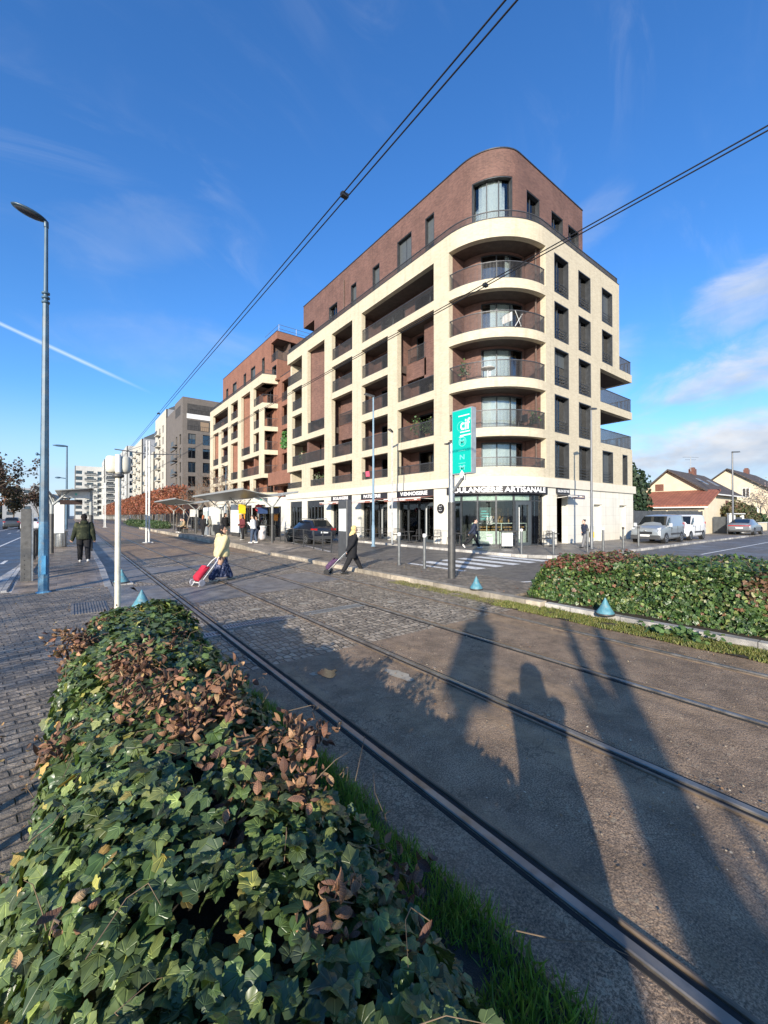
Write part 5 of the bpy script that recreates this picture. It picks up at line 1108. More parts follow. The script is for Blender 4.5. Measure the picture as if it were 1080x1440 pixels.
# teal cone bollards
def cone(x, y, z, h, r, label):
    o = thing('cone_bollard', label, 'bollard', (x, y, z), group=None)
    mb = MB(); mb.lathe([(r, 0), (r, .03), (r * .96, .05), (r * .62, h * .42), (r * .60, h * .43), (r * .57, h * .46), (r * .1, h * .95), (.012, h)], 24); mb.build('cone', teal_paint, o)
    b = MB(); b.lathe([(r * 1.05, 0), (r * 1.05, .025), (r * 1.0, .032)], 24); b.build('base_ring', darksteel, o); return o
cone(1.12, 9.39, .03, .36, .185, 'teal cone bollard on a pale slab just beyond the foreground ivy'); cone(1.10, 13.27, .03, .36, .185, 'teal cone bollard half hidden behind the ivory beacon post')
cone(7.60, 6.32, .125, .31, .15, 'teal cone bollard on the kerb before the zebra crossing'); cone(7.58, 3.38, .10, .30, .15, 'teal cone bollard at the foot of the far ivy hedge')
sheet('bollard_slab', m_kerb_grey, [[(.86, 9.12), (1.42, 9.12), (1.5, 9.2), (1.42, 9.66), (.86, 9.66)], rc(.9, 1.35, 13.0, 13.5)], .025, .05)
sheet('slab_path', m_conc, [[(.86, 7.6), (1.5, 7.6), (1.5, 9.0), (1.42, 9.1), (.86, 9.1)], rc(.75, 1.3, 9.7, 12.9)], .004)
# white headed bollards
def bollard(x, y, z, label, head=True, h=1.15, group=None):
    o = thing('bollard', label, 'bollard', (x, y, z), group=group); mb = MB(); mb.tube([(0, 0, 0), (0, 0, h - .12)], .052, 12); mb.lathe([(.075, 0), (.075, .015), (.06, .02)], 12); mb.build('post', M('bollard_grey', (.15, .155, .155), .5, .4, var=.2), o)
    b = MB(); b.lathe([(.056, h - .12), (.062, h - .115), (.062, h - .02), (.045, h)], 12); b.build('cap', white if head else darksteel, o)
bl = [(9.2, 11.11, 'grey white capped bollard on the island, first left of the zebra crossing'), (9.25, 9.86, 'grey white capped bollard nearest the totem pole'), (15.95 + .3, 10.9, 'grey white capped bollard across the zebra crossing before the bakery glazing'), (17.2, 9.9, 'grey white capped bollard before the bakery door'),
      (19.4, 9.45, 'dark capped bollard before the pale pier right of the bakery door', 0), (21.0, 9.45, 'white capped bollard beside the person with the yellow bag'), (23.3, 9.45, 'dark capped bollard left of the parked vans, first after the street lamp', 0), (25.4, 9.5, 'dark capped bollard nearest the silver van', 0)]
for b in bl: bollard(b[0], b[1], .12, b[2], len(b) == 3)
# green totem sign on its pole
o = thing('totem_sign', 'teal sign panel on a tall grey pole beside the zebra crossing', 'sign', (8.43, 7.88, .12))
mb = MB(); mb.tube([(0, 0, 0), (0, 0, 2.12)], .105, 16); mb.build('pole_base', darksteel, o); MB().tube([(0, 0, 2.12), (0, 0, 3.75)], .082, 16).build('pole', steel, o)
mb = MB(); mb.lathe([(.05, 3.75), (.10, 3.76), (.10, 3.80), (.03, 3.83)], 14); mb.box(-.07, .05, -.02, .22, 3.76, 3.79); mb.build('pole_cap', darksteel, o)
mb = MB(); mb.tube([(0, 0, 2.35), (0, -.42, 2.78), (0, -.48, 2.9)], .045, 8); mb.tube([(0, -.48, 2.7), (0, -.48, 2.92)], .03, 6); mb.build('bracket', steel, o)
m_teal = M('teal_sign', (.0, .40, .315), .4, var=.03, scale=2)
mb = MB(); mb.box(-.085, .085, -.80, -.10, 2.87, 4.63); mb.build('sign_box', M('sign_aluminium', (.42, .44, .43), .4, .5), o)
mb = MB(); mb.box(-.093, -.0855, -.775, -.125, 2.90, 4.60); fc = mb.build('sign_face', m_teal, o)
Ps = Path([line((8.43 - .0935, 7.755), (8.43 - .0935, 7.105), (1, 0))])
m_tl = M('sign_white', (.80, .88, .84), .5, var=.03); m_tf = M('sign_faint', (.18, .62, .52), .5, var=.05)
def onsign(fn, name, mat): 
    mb = MB(); fn(mb); b = mb.build(name, mat, None); b.parent = fc; b.location = (-8.43, -7.88, -.12); return b
for q in ((.22, .60, 4.545, 4.57), (.28, .62, 4.105, 4.13), (.28, .64, 4.01, 4.04), (.24, .4, 3.985, 3.998)): onsign(lambda mb: pbox(mb, Ps, *q, -.004, 0), 'white_rule', m_tl)
tx_ = label_text(Ps, "cif", .29, .63, 4.17, 4.47, -.003, None, m_tl, .02); tx_.parent = fc; tx_.location = (-8.43, -7.88, -.12)
def ringm(mb, a, z, r, w=.016):
    for i in range(28):
        q0, q1 = 2 * math.pi * i / 28, 2 * math.pi * (i + 1) / 28
        mb.add([Ps.at(a + rr * math.cos(q), z + rr * math.sin(q), -.003) for rr, q in ((r, q0), (r, q1), (r - w, q1), (r - w, q0))], [(0, 1, 2, 3)])
onsign(lambda mb: ringm(mb, .36, 3.86, .13), 'faint_ring', m_tf); onsign(lambda mb: ringm(mb, .30, 4.28, .13, .01), 'faint_ring', m_tf)
for z in (3.62, 3.28, 3.20): onsign(lambda mb: pbox(mb, Ps, .22, .46, z - .006, z + .006, -.004, 0), 'faint_rule', m_tf)
for t, z in (("M", 3.80), ("N", 3.38), ("M", 3.10)):
    tt = label_text(Ps, t, .27, .43, z, z + .13, -.0035, None, m_tf, .01); tt.parent = fc; tt.location = (-8.43, -7.88, -.12)
def diam(mb):
    c, z = .34, 2.985; 
    for r0, r1 in ((.10, .072),):
        pts = [(0, 1.15), (.85, 0), (0, -1.15), (-.85, 0)]
        for i in range(4):
            p, q = pts[i], pts[(i + 1) % 4]; mb.add([Ps.at(c + k * r, z + w * r, -.003) for (k, w), r in ((p, r0), (q, r0), (q, r1), (p, r1))], [(0, 1, 2, 3)])
    mb.add([Ps.at(c - .035, z - .03, -.003), Ps.at(c + .03, z - .05, -.003), Ps.at(c + .035, z + .03, -.003), Ps.at(c - .03, z + .05, -.003)], [(0, 1, 2, 3)])
onsign(diam, 'diamond_mark', m_tl)
# information pillar
o = thing('information_pillar', 'dark grey information pillar with a lit map panel beside the woman in black', 'pillar', (9.15, 14.9, .1))
mb = MB(); mb.bbox(-.13, .13, -.62, .08, 0, 2.42, .02); mb.build('body', M('pillar_grey', (.085, .087, .09), .5, .3), o)
mb = MB(); mb.box(-.136, -.131, -.56, -.0, 1.12, 2.05); pp = mb.build('map_panel', M('map_paper', (.72, .76, .74), .35, var=.06, scale=9), o)
mb = MB(); rr = random.Random(2)
for i in range(9): z = 1.2 + i * .085; mb.box(-.1385, -.1365, -.50 + rr.uniform(0, .1), -.08 - rr.uniform(0, .22), z, z + .018)
mb.build('map_lines', M('map_ink', (.25, .45, .40), .6, var=.4), pp)
# catenary poles, arms, overhead wires
m_cat = M('catenary_paint', (.60, .60, .57), .5, var=.08)
def catenary(x, y, label, h=7.05, grp=None):
    o = thing('catenary_pole', label, 'pole', (x, y, 0), group=grp); mb = MB()
    for s_ in (-.085, .085): mb.tube([(s_, 0, .02), (s_, 0, h)], .058, 10)
    for i in range(6): mb.box(-.1, .1, -.02, .02, .8 + i * 1.1, .86 + i * 1.1)
    mb.box(-.3, .3, -.25, .25, 0, .04); mb.build('post', m_cat, o)
    for s_ in (-1, 1):
        a = MB(); a.tube([(0, 0, 6.12), (s_ * 1.95, 0, 6.28)], .035, 8); a.tube([(0, 0, 6.85), (s_ * 1.2, 0, 6.26)], .015, 6); a.tube([(s_ * 1.5, 0, 6.22), (s_ * 1.5, 0, 5.86)], .02, 6); a.build('arm', M('arm_grey', (.13, .135, .14), .5, .4), o)
for x, y, l in ((4.19, 32.3, 'white twin post catenary pole between the tracks, nearest to the crossing'), (4.19, 78, 'white catenary pole between the tracks, second from the crossing'), (4.19, 124, 'distant catenary pole, farthest along the tracks')): catenary(x, y, l)
m_wire = M('contact_wire', (.035, .033, .033), .5, .6)
for tx0, tl_ in ((2.665, 'track nearest the foreground ivy'), (5.64, 'track beside the far hedge')):
    for k, nm in ((-1, 'left'), (1, 'right')):
        mb = MB(); ys = [-25, -14, 0, 12, 24, 32.3, 55, 78, 101, 124, 200, 330]
        mb.tube([(tx0 + k * .036 + .05 * math.sin(y * .07), y, 5.84 + .045 * math.sin(y * .13)) for y in ys], .0082, 6)
        w = tag(mb.build('overhead_wire', m_wire), f'black overhead contact wire above the {tl_}, {nm} wire of the pair', 'wire')
def clampd(x, y, label):
    o = thing('wire_clamp', label, 'clamp', (x, y, 5.84)); mb = MB(); mb.box(-.045, .045, -.03, .03, -.02, .025); mb.tube([(-.05, 0, .01), (.05, 0, .01)], .018, 8); mb.build('clamp_body', black, o); mb = MB(); mb.tube([(0, 0, .02), (0, 0, .06)], .010, 6); mb.build('bolt', darksteel, o)
clampd(2.665, 4.28, 'small black clamp joining the wire pair above the nearest track'); clampd(5.64, 4.48, 'small black clamp joining the wire pair above the farther track'); clampd(2.665, 17.9, 'small black clamp far along the nearest wire pair')
# ================================================================== tram shelters
m_can = M('canopy_white', (.29, .30, .285), .45, var=.08); m_can_u = M('canopy_under', (.25, .26, .255), .6, var=.1)
m_sglass = glass('shelter_glass', (.75, .82, .80), 1.0, .04)
def shelter(label, x, y0, y1, z, xl, xr, n=3, rise=.35):
    S = thing('tram_shelter', label, 'shelter', (x, y0, z)); L = y1 - y0
    for i in range(n):
        y = L * i / (n - 1); p = MB(); p.tube([(0, y, 0), (0, y, 1.75)], .085, 12); q = p.build('post', darksteel, S)
        a = MB(); a.tube([(0, y, 1.75), (0, y, 2.15)], .075, 12); a.tube([(0, y, 2.1), (xl * .55, y, 2.82 + rise * .5)], [.05, .035], 8); a.tube([(0, y, 2.1), (xr * .5, y, 2.82 + rise * .4)], [.05, .035], 8); a.build('branch_arm', m_can, S)
    for xe, r_ in ((xl, rise), (xr, rise * .8)):
        m = MB(); s_ = 1 if xe > 0 else -1; x0 = s_ * .12
        def w(xx, yy, dz): return (xx, yy, 2.74 + r_ * (abs(xx) / abs(xe)) ** 1.2 + dz)
        k = 6
        for i in range(k):
            a, b = x0 + (xe - x0) * i / k, x0 + (xe - x0) * (i + 1) / k
            if s_ < 0: a, b = b, a
            m.hexa([w(a, -.6, 0), w(b, -.6, 0), w(b, L + .6, 0), w(a, L + .6, 0), w(a, -.6, .035), w(b, -.6, .035), w(b, L + .6, .035), w(a, L + .6, .035)])
        m.build('canopy_wing', m_can, S)
        e = MB(); e.box(min(xe, xe + s_ * .05), max(xe, xe + s_ * .05), -.62, L + .62, 2.74 + r_ - .03, 2.74 + r_ + .09); e.build('canopy_edge', m_can_u, S)
    return S
def glass_screen(S, x, y0, y1, z0=.25, z1=2.2):
    f = MB(); n = max(1, round((y1 - y0) / 1.3))
    for i in range(n + 1): y = y0 + (y1 - y0) * i / n; f.box(x - .025, x + .025, y - .025, y + .025, 0, z1)
    f.box(x - .02, x + .02, y0 + .026, y1 - .026, z1 - .04, z1 - .002); f.box(x - .02, x + .02, y0 + .026, y1 - .026, z0 - .03, z0)
    r = f.build('screen_frame', darksteel, S); g = MB(); g.box(x - .005, x + .005, y0, y1, z0 + .001, z1 - .041); g.build('screen_glass', m_sglass, r)
S1 = shelter('right hand tram shelter with pale winged canopy, nearest to the black car', 9.55, 23.45, 34.0, .25, -1.95, 1.35)
glass_screen(S1, .95, 1.0, 6.0); glass_screen(S1, .95, 7.2, 10.2)
mb = MB(); mb.box(-.98, -.15, .35, .45, 2.42, 2.69); mb.build('name_board', white, S1); mb = MB(); mb.box(-.62, -.5, .335, .349, 2.52, 2.6); mb.build('board_mark', m_tf, S1)
mb = MB(); mb.box(.2, .85, 2.9, 2.94, 1.75, 2.15); mb.build('route_sign', M('route_navy', (.03, .06, .16), .5), S1)
S2 = shelter('right hand tram shelter, second and farther one behind the ticket kiosk', 9.0, 39.8, 50.0, .25, -1.8, 1.6)
glass_screen(S2, 1.0, 1.0, 6.5); mb = MB(); mb.box(-.9, .2, .3, .42, 2.2, 2.65); mb.build('display_board', M('display_brown', (.06, .035, .03), .4), S2)
mb = MB(); mb.box(-.2, .5, 1.5, 1.55, 1.5, 2.2); mb.build('poster_panel', white, S2)
def place(name, label, cat, loc, parts, rz=0):
    o = thing(name, label, cat, loc, rz)
    for nm, mat, fn in parts: m = MB(); fn(m); m.build(nm, mat, o)
    return o
m_kiosk = M('kiosk_white', (.70, .70, .67), .5, var=.05); m_yel = M('yellow_sign', (.80, .56, .02), .5, var=.06); m_or = M('orange_sign', (.75, .30, .05), .5)
place('ticket_kiosk', 'white ticket kiosk with pale green doors between the two right hand shelters', 'kiosk', (9.4, 36.0, .25), [('cabinet', m_kiosk, lambda m: m.bbox(-.35, .75, -.7, 1.6, 0, 2.3, .04)), ('door', M('pale_green_door', (.42, .47, .43), .5), lambda m: (m.box(-.362, -.352, -.55, .3, .9, 2.0), m.box(-.362, -.352, .4, 1.4, .9, 2.0))), ('plinth', M('kiosk_grey', (.22, .235, .24), .6), lambda m: (m.box(-.37, -.353, -.7, 1.6, .0, .88), m.box(-.35, .75, -.712, -.702, 0, .88)))])
place('advert_panel', 'white advertising panel leaning skyward behind the right hand shelter', 'panel', (10.15, 32.4, .25), [('panel', m_kiosk, lambda m: m.hexa([(0, -1.1, .3), (.12, -1.1, .3), (.12, 1.1, .3), (0, 1.1, .3), (0, -1.1, 2.2), (.12, -1.1, 2.2), (.12, 1.1, 2.75), (0, 1.1, 2.75)])), ('leg', darksteel, lambda m: m.box(.02, .1, -.9, .9, 0, .3))])
place('sign_post', 'yellow and orange notice post among the waiting passengers', 'sign', (9.3, 28.2, .25), [('post', steel, lambda m: m.tube([(0, 0, 0), (0, 0, 2.5)], .035, 8)), ('yellow_panel', m_yel, lambda m: m.bbox(-.24, .24, -.06, -.037, 1.75, 2.4, .004)), ('orange_panel', m_or, lambda m: m.bbox(-.2, .2, -.06, -.037, 1.25, 1.70, .004))])
for i, (x, y, l) in enumerate(((9.9, 30.2, 'left'), (10.3, 27.8, 'right'))):
    place('warning_sign', f'round red and white sign behind the shelter, {l} of the yellow notice post', 'sign', (x, y, .25), [('post', steel, lambda m: m.tube([(0, 0, 0), (0, 0, 2.45)], .03, 8)), ('red_disc', M('sign_red', (.5, .04, .05), .5), lambda m: m.lathe([(.25, 0), (.25, .02)], 20, xf=Matrix.Translation((0, -.05, 2.15)) @ Matrix.Rotation(R(90), 4, 'X'))), ('white_bar', white, lambda m: m.box(-.17, .17, -.078, -.071, 2.1, 2.2))])
place('litter_bin', 'pale litter bin with a clear bag beside the right hand shelter post', 'bin', (9.75, 25.6, .25), [('post', white, lambda m: m.tube([(-.42, -.2, 0), (-.42, -.2, .78), (-.1, -.1, .82)], .03, 6)), ('lid', white, lambda m: m.lathe([(.27, .88), (.29, .9), (.27, .95), (.1, .97)], 16)), ('bag', M('bin_bag', (.50, .46, .45), .5, var=.2, scale=9), lambda m: m.lathe([(.18, .05), (.25, .2), (.24, .6), (.26, .87)], 16))])
def bin_can(label, x, y): place('litter_bin', label, 'bin', (x, y, .2), [('drum', steel, lambda m: (m.lathe([(.2, .0), (.23, .03), (.24, .8), (.24, .82)], 16), [m.box(.235 * math.cos(q) - .01, .235 * math.cos(q) + .01, .235 * math.sin(q) - .01, .235 * math.sin(q) + .01, .05, .8) for q in [k * .5236 for k in range(12)]])), ('lid', white, lambda m: m.lathe([(.26, .82), (.28, .84), (.26, .92), (.05, .94)], 16))])
bin_can('ribbed grey litter bin with white lid on the left platform', -.42, 27.6)
# bicycle-like scooter stand far on the platform is left out; railings along the right platform ramp
def guard(label, pts, z0, h=.98):
    o = thing('guard_railing', label, 'railing', (*pts[0], z0), world_coords=True)
    for i, (x, y) in enumerate(pts): MB().box(x - .025, x + .025, y - .025, y + .025, z0 - .02, z0 + h).build('post', darksteel, o)
    mb = MB()
    for i in range(len(pts) - 1):
        for zz in (.12, .5, h - .03): mb.tube([(*pts[i], z0 + zz), (*pts[i + 1], z0 + zz)], .016, 6)
    mb.build('rail', darksteel, o)
guard('dark guard railing between the black car and the platform ramp', [(10.25, 23.2), (10.2, 21.9), (10.1, 20.4), (9.98, 19.0), (9.85, 17.8), (9.7, 16.7)], .14)
guard('dark guard railing behind the far end of the shelter seats', [(10.45, 35), (10.45, 33), (10.45, 31), (10.45, 29), (10.45, 27), (10.4, 25.2)], .25, 1.0)
# left platform shelter
S3 = shelter('tram shelter with pale canopy on the left hand platform', -.70, 23.3, 33.5, .2, -.55, 1.45, rise=.22)
mb = MB(); mb.box(.32, 1.42, .25, .38, 2.48, 2.78); mb.build('name_board', white, S3); mb = MB(); mb.box(.82, .9, .235, .249, 2.6, 2.7); mb.build('board_mark', m_tf, S3)
mb = MB(); mb.box(.25, 1.12, 1.5, 1.62, 2.2, 2.42); mb.build('led_display', M('led_brown', (.045, .028, .024), .35), S3)
mb = MB(); mb.tube([(1.42, .3, 1.7), (1.42, .3, 3.1)], .07, 10); mb.build('edge_post_upper', m_can, S3); mb = MB(); mb.tube([(1.42, .3, 0), (1.42, .3, 1.7)], .085, 10); mb.build('edge_post_base', darksteel, S3)
mb = MB(); mb.bbox(-.12, .42, 4.0, 4.1, .75, 2.35, .03); mb.build('poster_panel', M('poster_white', (.80, .82, .78), .4, var=.03), S3)
glass_screen(S3, -.3, 5.4, 9.8)
mb = MB(); mb.box(-.1, .3, 6, 8.6, .42, .47); mb.box(-.06, -.02, 6.2, 6.25, 0, .42); mb.box(-.06, -.02, 8.3, 8.35, 0, .42); mb.build('bench', M('bench_timber', (.16, .09, .055), .7), S3)
# grey slab panel and mesh fence at the platform's rear edge
place('screen_panel', 'weathered dark grey metal screen panel at the head of the left platform fence', 'panel', (-1.02, 14.6, .03), [('panel', M('weathered_steel', (.115, .112, .105), .7, .2, var=.25, scale=3, dirt=((.06, .055, .05), 8, .6)), lambda m: m.bbox(-.06, .16, -.03, .03, .05, 2.02, .008)), ('post', steel, lambda m: m.box(.163, .20, -.025, .025, 0, 1.9)), ('rivet', black, lambda m: [m.ell((.02, -.034, .15 + i * .12), (.012, .006, .012), 6, 4) for i in range(6)])])
def mesh_fence(label, x, y0, y1, z0, h):
    o = thing('mesh_fence', label, 'fence', (x, y0, z0), world_coords=True); mb = MB(); y = y0
    while y <= y1 + .01: MB().box(x - .03, x + .03, y - .03, y + .03, z0, z0 + h + .05).build('post', darksteel, o); y += 2.35
    n = int((y1 - y0) / .12)
    for i in range(n): yy = y0 + i * .12; mb.tube([(x, yy, z0 + .08), (x, yy + .11, z0 + h)], .007, 4, smooth=False); mb.tube([(x, yy + .11, z0 + .08), (x, yy, z0 + h)], .007, 4, smooth=False)
    for zz in (.08, h): mb.tube([(x, y0, z0 + zz), (x, y1, z0 + zz)], .018, 6)
    mb.build('mesh_panel', darksteel, o)
mesh_fence('dark diamond mesh fence along the rear of the left platform', -1.08, 15.4, 22.6, .2, 1.12); mesh_fence('dark mesh fence beyond the left platform shelter', -1.08, 34.2, 60, .2, 1.12)
place('ramp_kerb', 'pale sloping concrete kerb block at the edge of the avenue', 'kerb', (-1.35, 13.2, -.01), [('block', m_kerb_grey, lambda m: m.hexa([(-.55, .2, 0), (.12, .2, 0), (.12, 4.6, 0), (-.02, 4.6, 0), (-.5, .25, .04), (.1, .25, .06), (.1, 4.6, .26), (0, 4.6, .26)]))])
place('hoop_post', 'dark steel hoop at the left edge of the foreground ivy', 'barrier', (-.44, 3.3, 0), [('hoop', black, lambda m: m.tube([(0, -.25, 0), (0, -.25, .45), (0, -.2, .6), (0, -.05, .68), (0, .12, .6), (0, .2, .4), (0, .2, 0)], .03, 10))], 0)
# ================================================================== vehicles
def car(name, label, cat, loc, rz, st, wheels, paint, side_win, wind, rear, extra=None, group=None, wr=.31, wy=.8):
    """st: stations (x, zbottom, zbelt, ztop, half bottom, half mid, half belt, half roof). forward = +x"""
    C_ = thing(name, label, cat, loc, rz, group); mb = MB(); rings = []
    for (x, zb, zw, zt, hb, hm, hw, ht) in st:
        zm = zb + (zw - zb) * .45
        half = [(hb, zb), (hm, zb + .12), (hm, zm), (hw + .02, zw - .03), (hw, zw), (ht + .03, zt - .09), (ht - .03, zt - .025), (ht * .6, zt), (0, zt + .005)]
        rings.append([(x, y, z) for y, z in half] + [(x, -y, z) for y, z in reversed(half[:-1])])
    n = len(rings[0]); vs = [p for r in rings for p in r]; fs = []
    for i in range(len(rings) - 1):
        for k in range(n - 1): fs.append((i * n + k, i * n + k + 1, (i + 1) * n + k + 1, (i + 1) * n + k))
        fs.append((i * n + n - 1, i * n, (i + 1) * n, (i + 1) * n + n - 1))
    fs += [tuple(range(n - 1, -1, -1))[::1], tuple(range((len(rings) - 1) * n, len(rings) * n))]
    mb.add(vs, fs); body = mb.build('body', paint, C_)
    bv = body.modifiers.new('b', 'BEVEL'); bv.width = .035; bv.segments = 2; bv.limit_method = 'ANGLE'; bv.angle_limit = R(28)
    for p_ in body.data.polygons: p_.use_smooth = True
    xs = [s[0] for s in st]
    def lerp(x, k): return float(np.interp(x, xs, [s[k] for s in st]))
    def ysurf(x, z):
        zw, zt, hw, ht = lerp(x, 2), lerp(x, 3), lerp(x, 6), lerp(x, 7); 
        if z <= zw: return hw + .02 + (lerp(x, 5) - hw) * min(1, (zw - z) / max(.05, (zw - lerp(x, 1)) * .55))
        return hw + (ht + .03 - hw) * (z - zw) / max(.05, zt - .09 - zw)
    for poly in side_win:
        for s_ in (-1, 1):
            g = MB(); a = [(x, s_ * (ysurf(x, z) + .012), z) for x, z in poly]; b = [(x, s_ * (ysurf(x, z) - .02), z) for x, z in poly]; m_ = len(a)
            g.add(a + b, [tuple(range(m_)) if s_ < 0 else tuple(range(m_ - 1, -1, -1))] + [(i, (i + 1) % m_, m_ + (i + 1) % m_, m_ + i) for i in range(m_)]); g.build('side_window', cglass, C_)
    for nm, q in (('windscreen', wind), ('rear_window', rear)):
        if not q: continue
        (x0, z0, h0), (x1, z1, h1) = q; d = Vector((z1 - z0, 0, x0 - x1)).normalized() * .014 * (1 if (z1 - z0) * 1 > 0 else -1)
        if nm == 'rear_window': d = Vector((-abs(d.x), 0, abs(d.z)))
        else: d = Vector((abs(d.x), 0, abs(d.z)))
        P4 = [Vector((x0, -h0, z0)), Vector((x0, h0, z0)), Vector((x1, h1, z1)), Vector((x1, -h1, z1))]
        g = MB(); g.hexa([tuple(p - d * .5) for p in P4] + [tuple(p + d) for p in P4]); g.build(nm, cglass, C_)
    for wx in wheels:
        for s_ in (-1, 1):
            y = s_ * wy; rot = Matrix.Translation((wx, y, wr)) @ Matrix.Rotation(R(90), 4, 'X')
            ar = MB(); ar.lathe([(wr + .055, -.10), (wr + .055, .10 + .018)], 24, xf=Matrix.Translation((wx, y + s_ * .008, wr + .015)) @ Matrix.Rotation(R(90) * -s_, 4, 'X'), smooth=False); ar.build('wheel_arch', black, C_)
            t = MB(); t.lathe([(wr * .62, -.115), (wr * .93, -.115), (wr, -.08), (wr, .1), (wr * .93, .135), (wr * .64, .135)], 24, xf=Matrix.Translation((wx, y, wr)) @ Matrix.Rotation(R(90) * -s_, 4, 'X')); w_ = t.build('wheel', rubber, C_)
            rm = MB(); xf = Matrix.Translation((wx, y, wr)) @ Matrix.Rotation(R(90) * -s_, 4, 'X'); rm.lathe([(wr * .63, .10), (wr * .63, .139), (wr * .56, .142), (wr * .52, .115), (.03, .125)], 20, xf=xf)
            for k in range(5):
                q = k * 1.2566; rm.add([(math.cos(q + a) * r_, math.sin(q + a) * r_, .145) for r_, a in ((.05, -.5), (wr * .57, -.16), (wr * .57, .16), (.05, .5))], [(0, 1, 2, 3)], xf=xf)
            rm.build('rim', M('alloy_rim', (.42, .43, .44), .35, .8), w_)
    for nm, mat, fn in extra or []: m = MB(); fn(m); m.build(nm, mat, C_)
    return C_
cglass = M('car_glass', (.012, .015, .017), .04, var=.1, spec=.8)
def paint(nm, c, metal=.3, r=.32): return M(nm, c, r, metal, var=.05, scale=2, coat=.6, dirt=((c[0] * .7, c[1] * .68, c[2] * .65), 3, .3))
m_lampg = M('headlamp_glass', (.62, .64, .66), .12, .2, var=.1); m_tail = M('tail_lamp_red', (.42, .015, .015), .2); m_plate = M('number_plate', (.78, .78, .74), .5, var=.03); m_bump = M('dark_bumper', (.045, .046, .048), .6)
VAN = [(2.16, .42, .72, .80, .62, .70, .66, .60), (2.08, .27, .86, .93, .78, .86, .80, .66), (1.75, .25, .98, 1.05, .82, .90, .86, .72), (1.12, .25, 1.06, 1.13, .82, .915, .88, .78), (.35, .25, 1.10, 1.72, .82, .915, .88, .70), (.0, .25, 1.10, 1.80, .82, .915, .885, .75), (-1.4, .25, 1.12, 1.83, .82, .915, .885, .77), (-2.02, .27, 1.12, 1.80, .80, .905, .88, .76), (-2.12, .36, 1.10, 1.74, .74, .86, .85, .72)]
def van_extra(pl=True, grille=True, tail=True):
    ex = [('headlight', m_lampg, lambda m, s=s: m.hexa([(2.13, s * .42, .70), (2.05, s * .80, .74), (2.0, s * .8, .74), (2.0, s * .42, .70), (2.09, s * .46, .88), (1.93, s * .83, 1.0), (1.85, s * .8, .98), (1.9, s * .46, .88)])) for s in (-1, 1)]
    ex += [('grille', black, lambda m: m.box(2.12, 2.178, -.40, .40, .58, .74)), ('bumper', m_bump, lambda m: m.bbox(2.0, 2.2, -.84, .84, .27, .52, .04)), ('number_plate', m_plate, lambda m: m.box(2.201, 2.212, -.27, .27, .44, .55)), ('badge', steel, lambda m: m.ell((2.15, 0, .80), (.04, .09, .06), 10, 6))]
    ex += [('mirror', m_mir, lambda m, s=s: (m.bbox(.86, 1.0, min(s * .93, s * 1.12), max(s * .93, s * 1.12), 1.05, 1.28, .03), m.box(.9, .96, min(s * .85, s * .95), max(s * .85, s * .95), 1.05, 1.12))) for s in (-1, 1)]
    ex += [('side_moulding', m_bump, lambda m, s=s: m.box(-1.05, .55, min(s * .90, s * .935), max(s * .90, s * .935), .52, .64)) for s in (-1, 1)]
    ex += [('door_seam', black, lambda m, s=s: (m.box(.38, .395, min(s * .9, s * .923), max(s * .9, s * .923), .36, 1.08), m.box(-.72, -.705, min(s * .9, s * .923), max(s * .9, s * .923), .36, 1.08), m.box(.28, .42, min(s * .9, s * .928), max(s * .9, s * .928), .92, .95))) for s in (-1, 1)]
    ex += [('tail_light', m_tail, lambda m, s=s: m.box(-2.15, -2.0, min(s * .76, s * .875), max(s * .76, s * .875), .85, 1.3)) for s in (-1, 1)]
    return ex
m_mir = M('mirror_shell', (.55, .56, .57), .35, .3)
vw = [[(1.02, 1.13), (.30, 1.62), (-.62, 1.70), (-.62, 1.13)]]
car('parked_van', 'silver grey parked van, front towards the camera, beside the pale stone corner', 'van', (31.1, 10.45, .11), R(180), VAN, (1.33, -1.38), paint('silver_van_paint', (.27, .295, .31)), vw, ((1.08, 1.13, .80), (.40, 1.70, .66)), None, van_extra())
car('parked_van', 'white parked van half hidden behind the silver grey van', 'van', (36.1, 10.55, .11), R(180), VAN, (1.33, -1.38), paint('white_van_paint', (.74, .74, .73), 0), vw, ((1.08, 1.13, .80), (.40, 1.70, .66)), ((-2.125, 1.15, .65), (-2.11, 1.62, .62)), van_extra())
SED = [(2.28, .38, .60, .66, .60, .72, .66, .55), (2.15, .24, .72, .80, .76, .86, .80, .66), (1.3, .22, .86, .93, .80, .90, .84, .72), (.95, .22, .90, .97, .80, .905, .85, .75), (.15, .22, .93, 1.40, .80, .905, .85, .60), (-.45, .22, .94, 1.45, .80, .905, .85, .62), (-1.1, .22, .96, 1.40, .80, .905, .84, .60), (-1.95, .24, .97, 1.10, .78, .89, .82, .64), (-2.22, .32, .92, 1.02, .72, .84, .78, .62), (-2.30, .42, .80, .86, .64, .74, .70, .58)]
car('parked_car', 'grey saloon car parked along the side street, rear towards the camera', 'car', (50.6, 9.75, .11), R(0), SED, (1.38, -1.36), paint('grey_car_paint', (.26, .27, .285), .5), [[(.92, .99), (.2, 1.33), (-1.0, 1.34), (-1.75, 1.04), (-1.0, .99)]], ((.95, .99, .74), (.2, 1.39, .56)), ((-2.0, 1.10, .66), (-1.2, 1.405, .54)),
    [('tail_light', m_tail, lambda m: m.box(-2.31, -2.2, -.78, .78, .80, .87)), ('number_plate', m_plate, lambda m: m.box(-2.325, -2.28, -.26, .26, .58, .69)), ('bumper', m_bump, lambda m: m.bbox(-2.3, -2.1, -.8, .8, .3, .46, .04))])
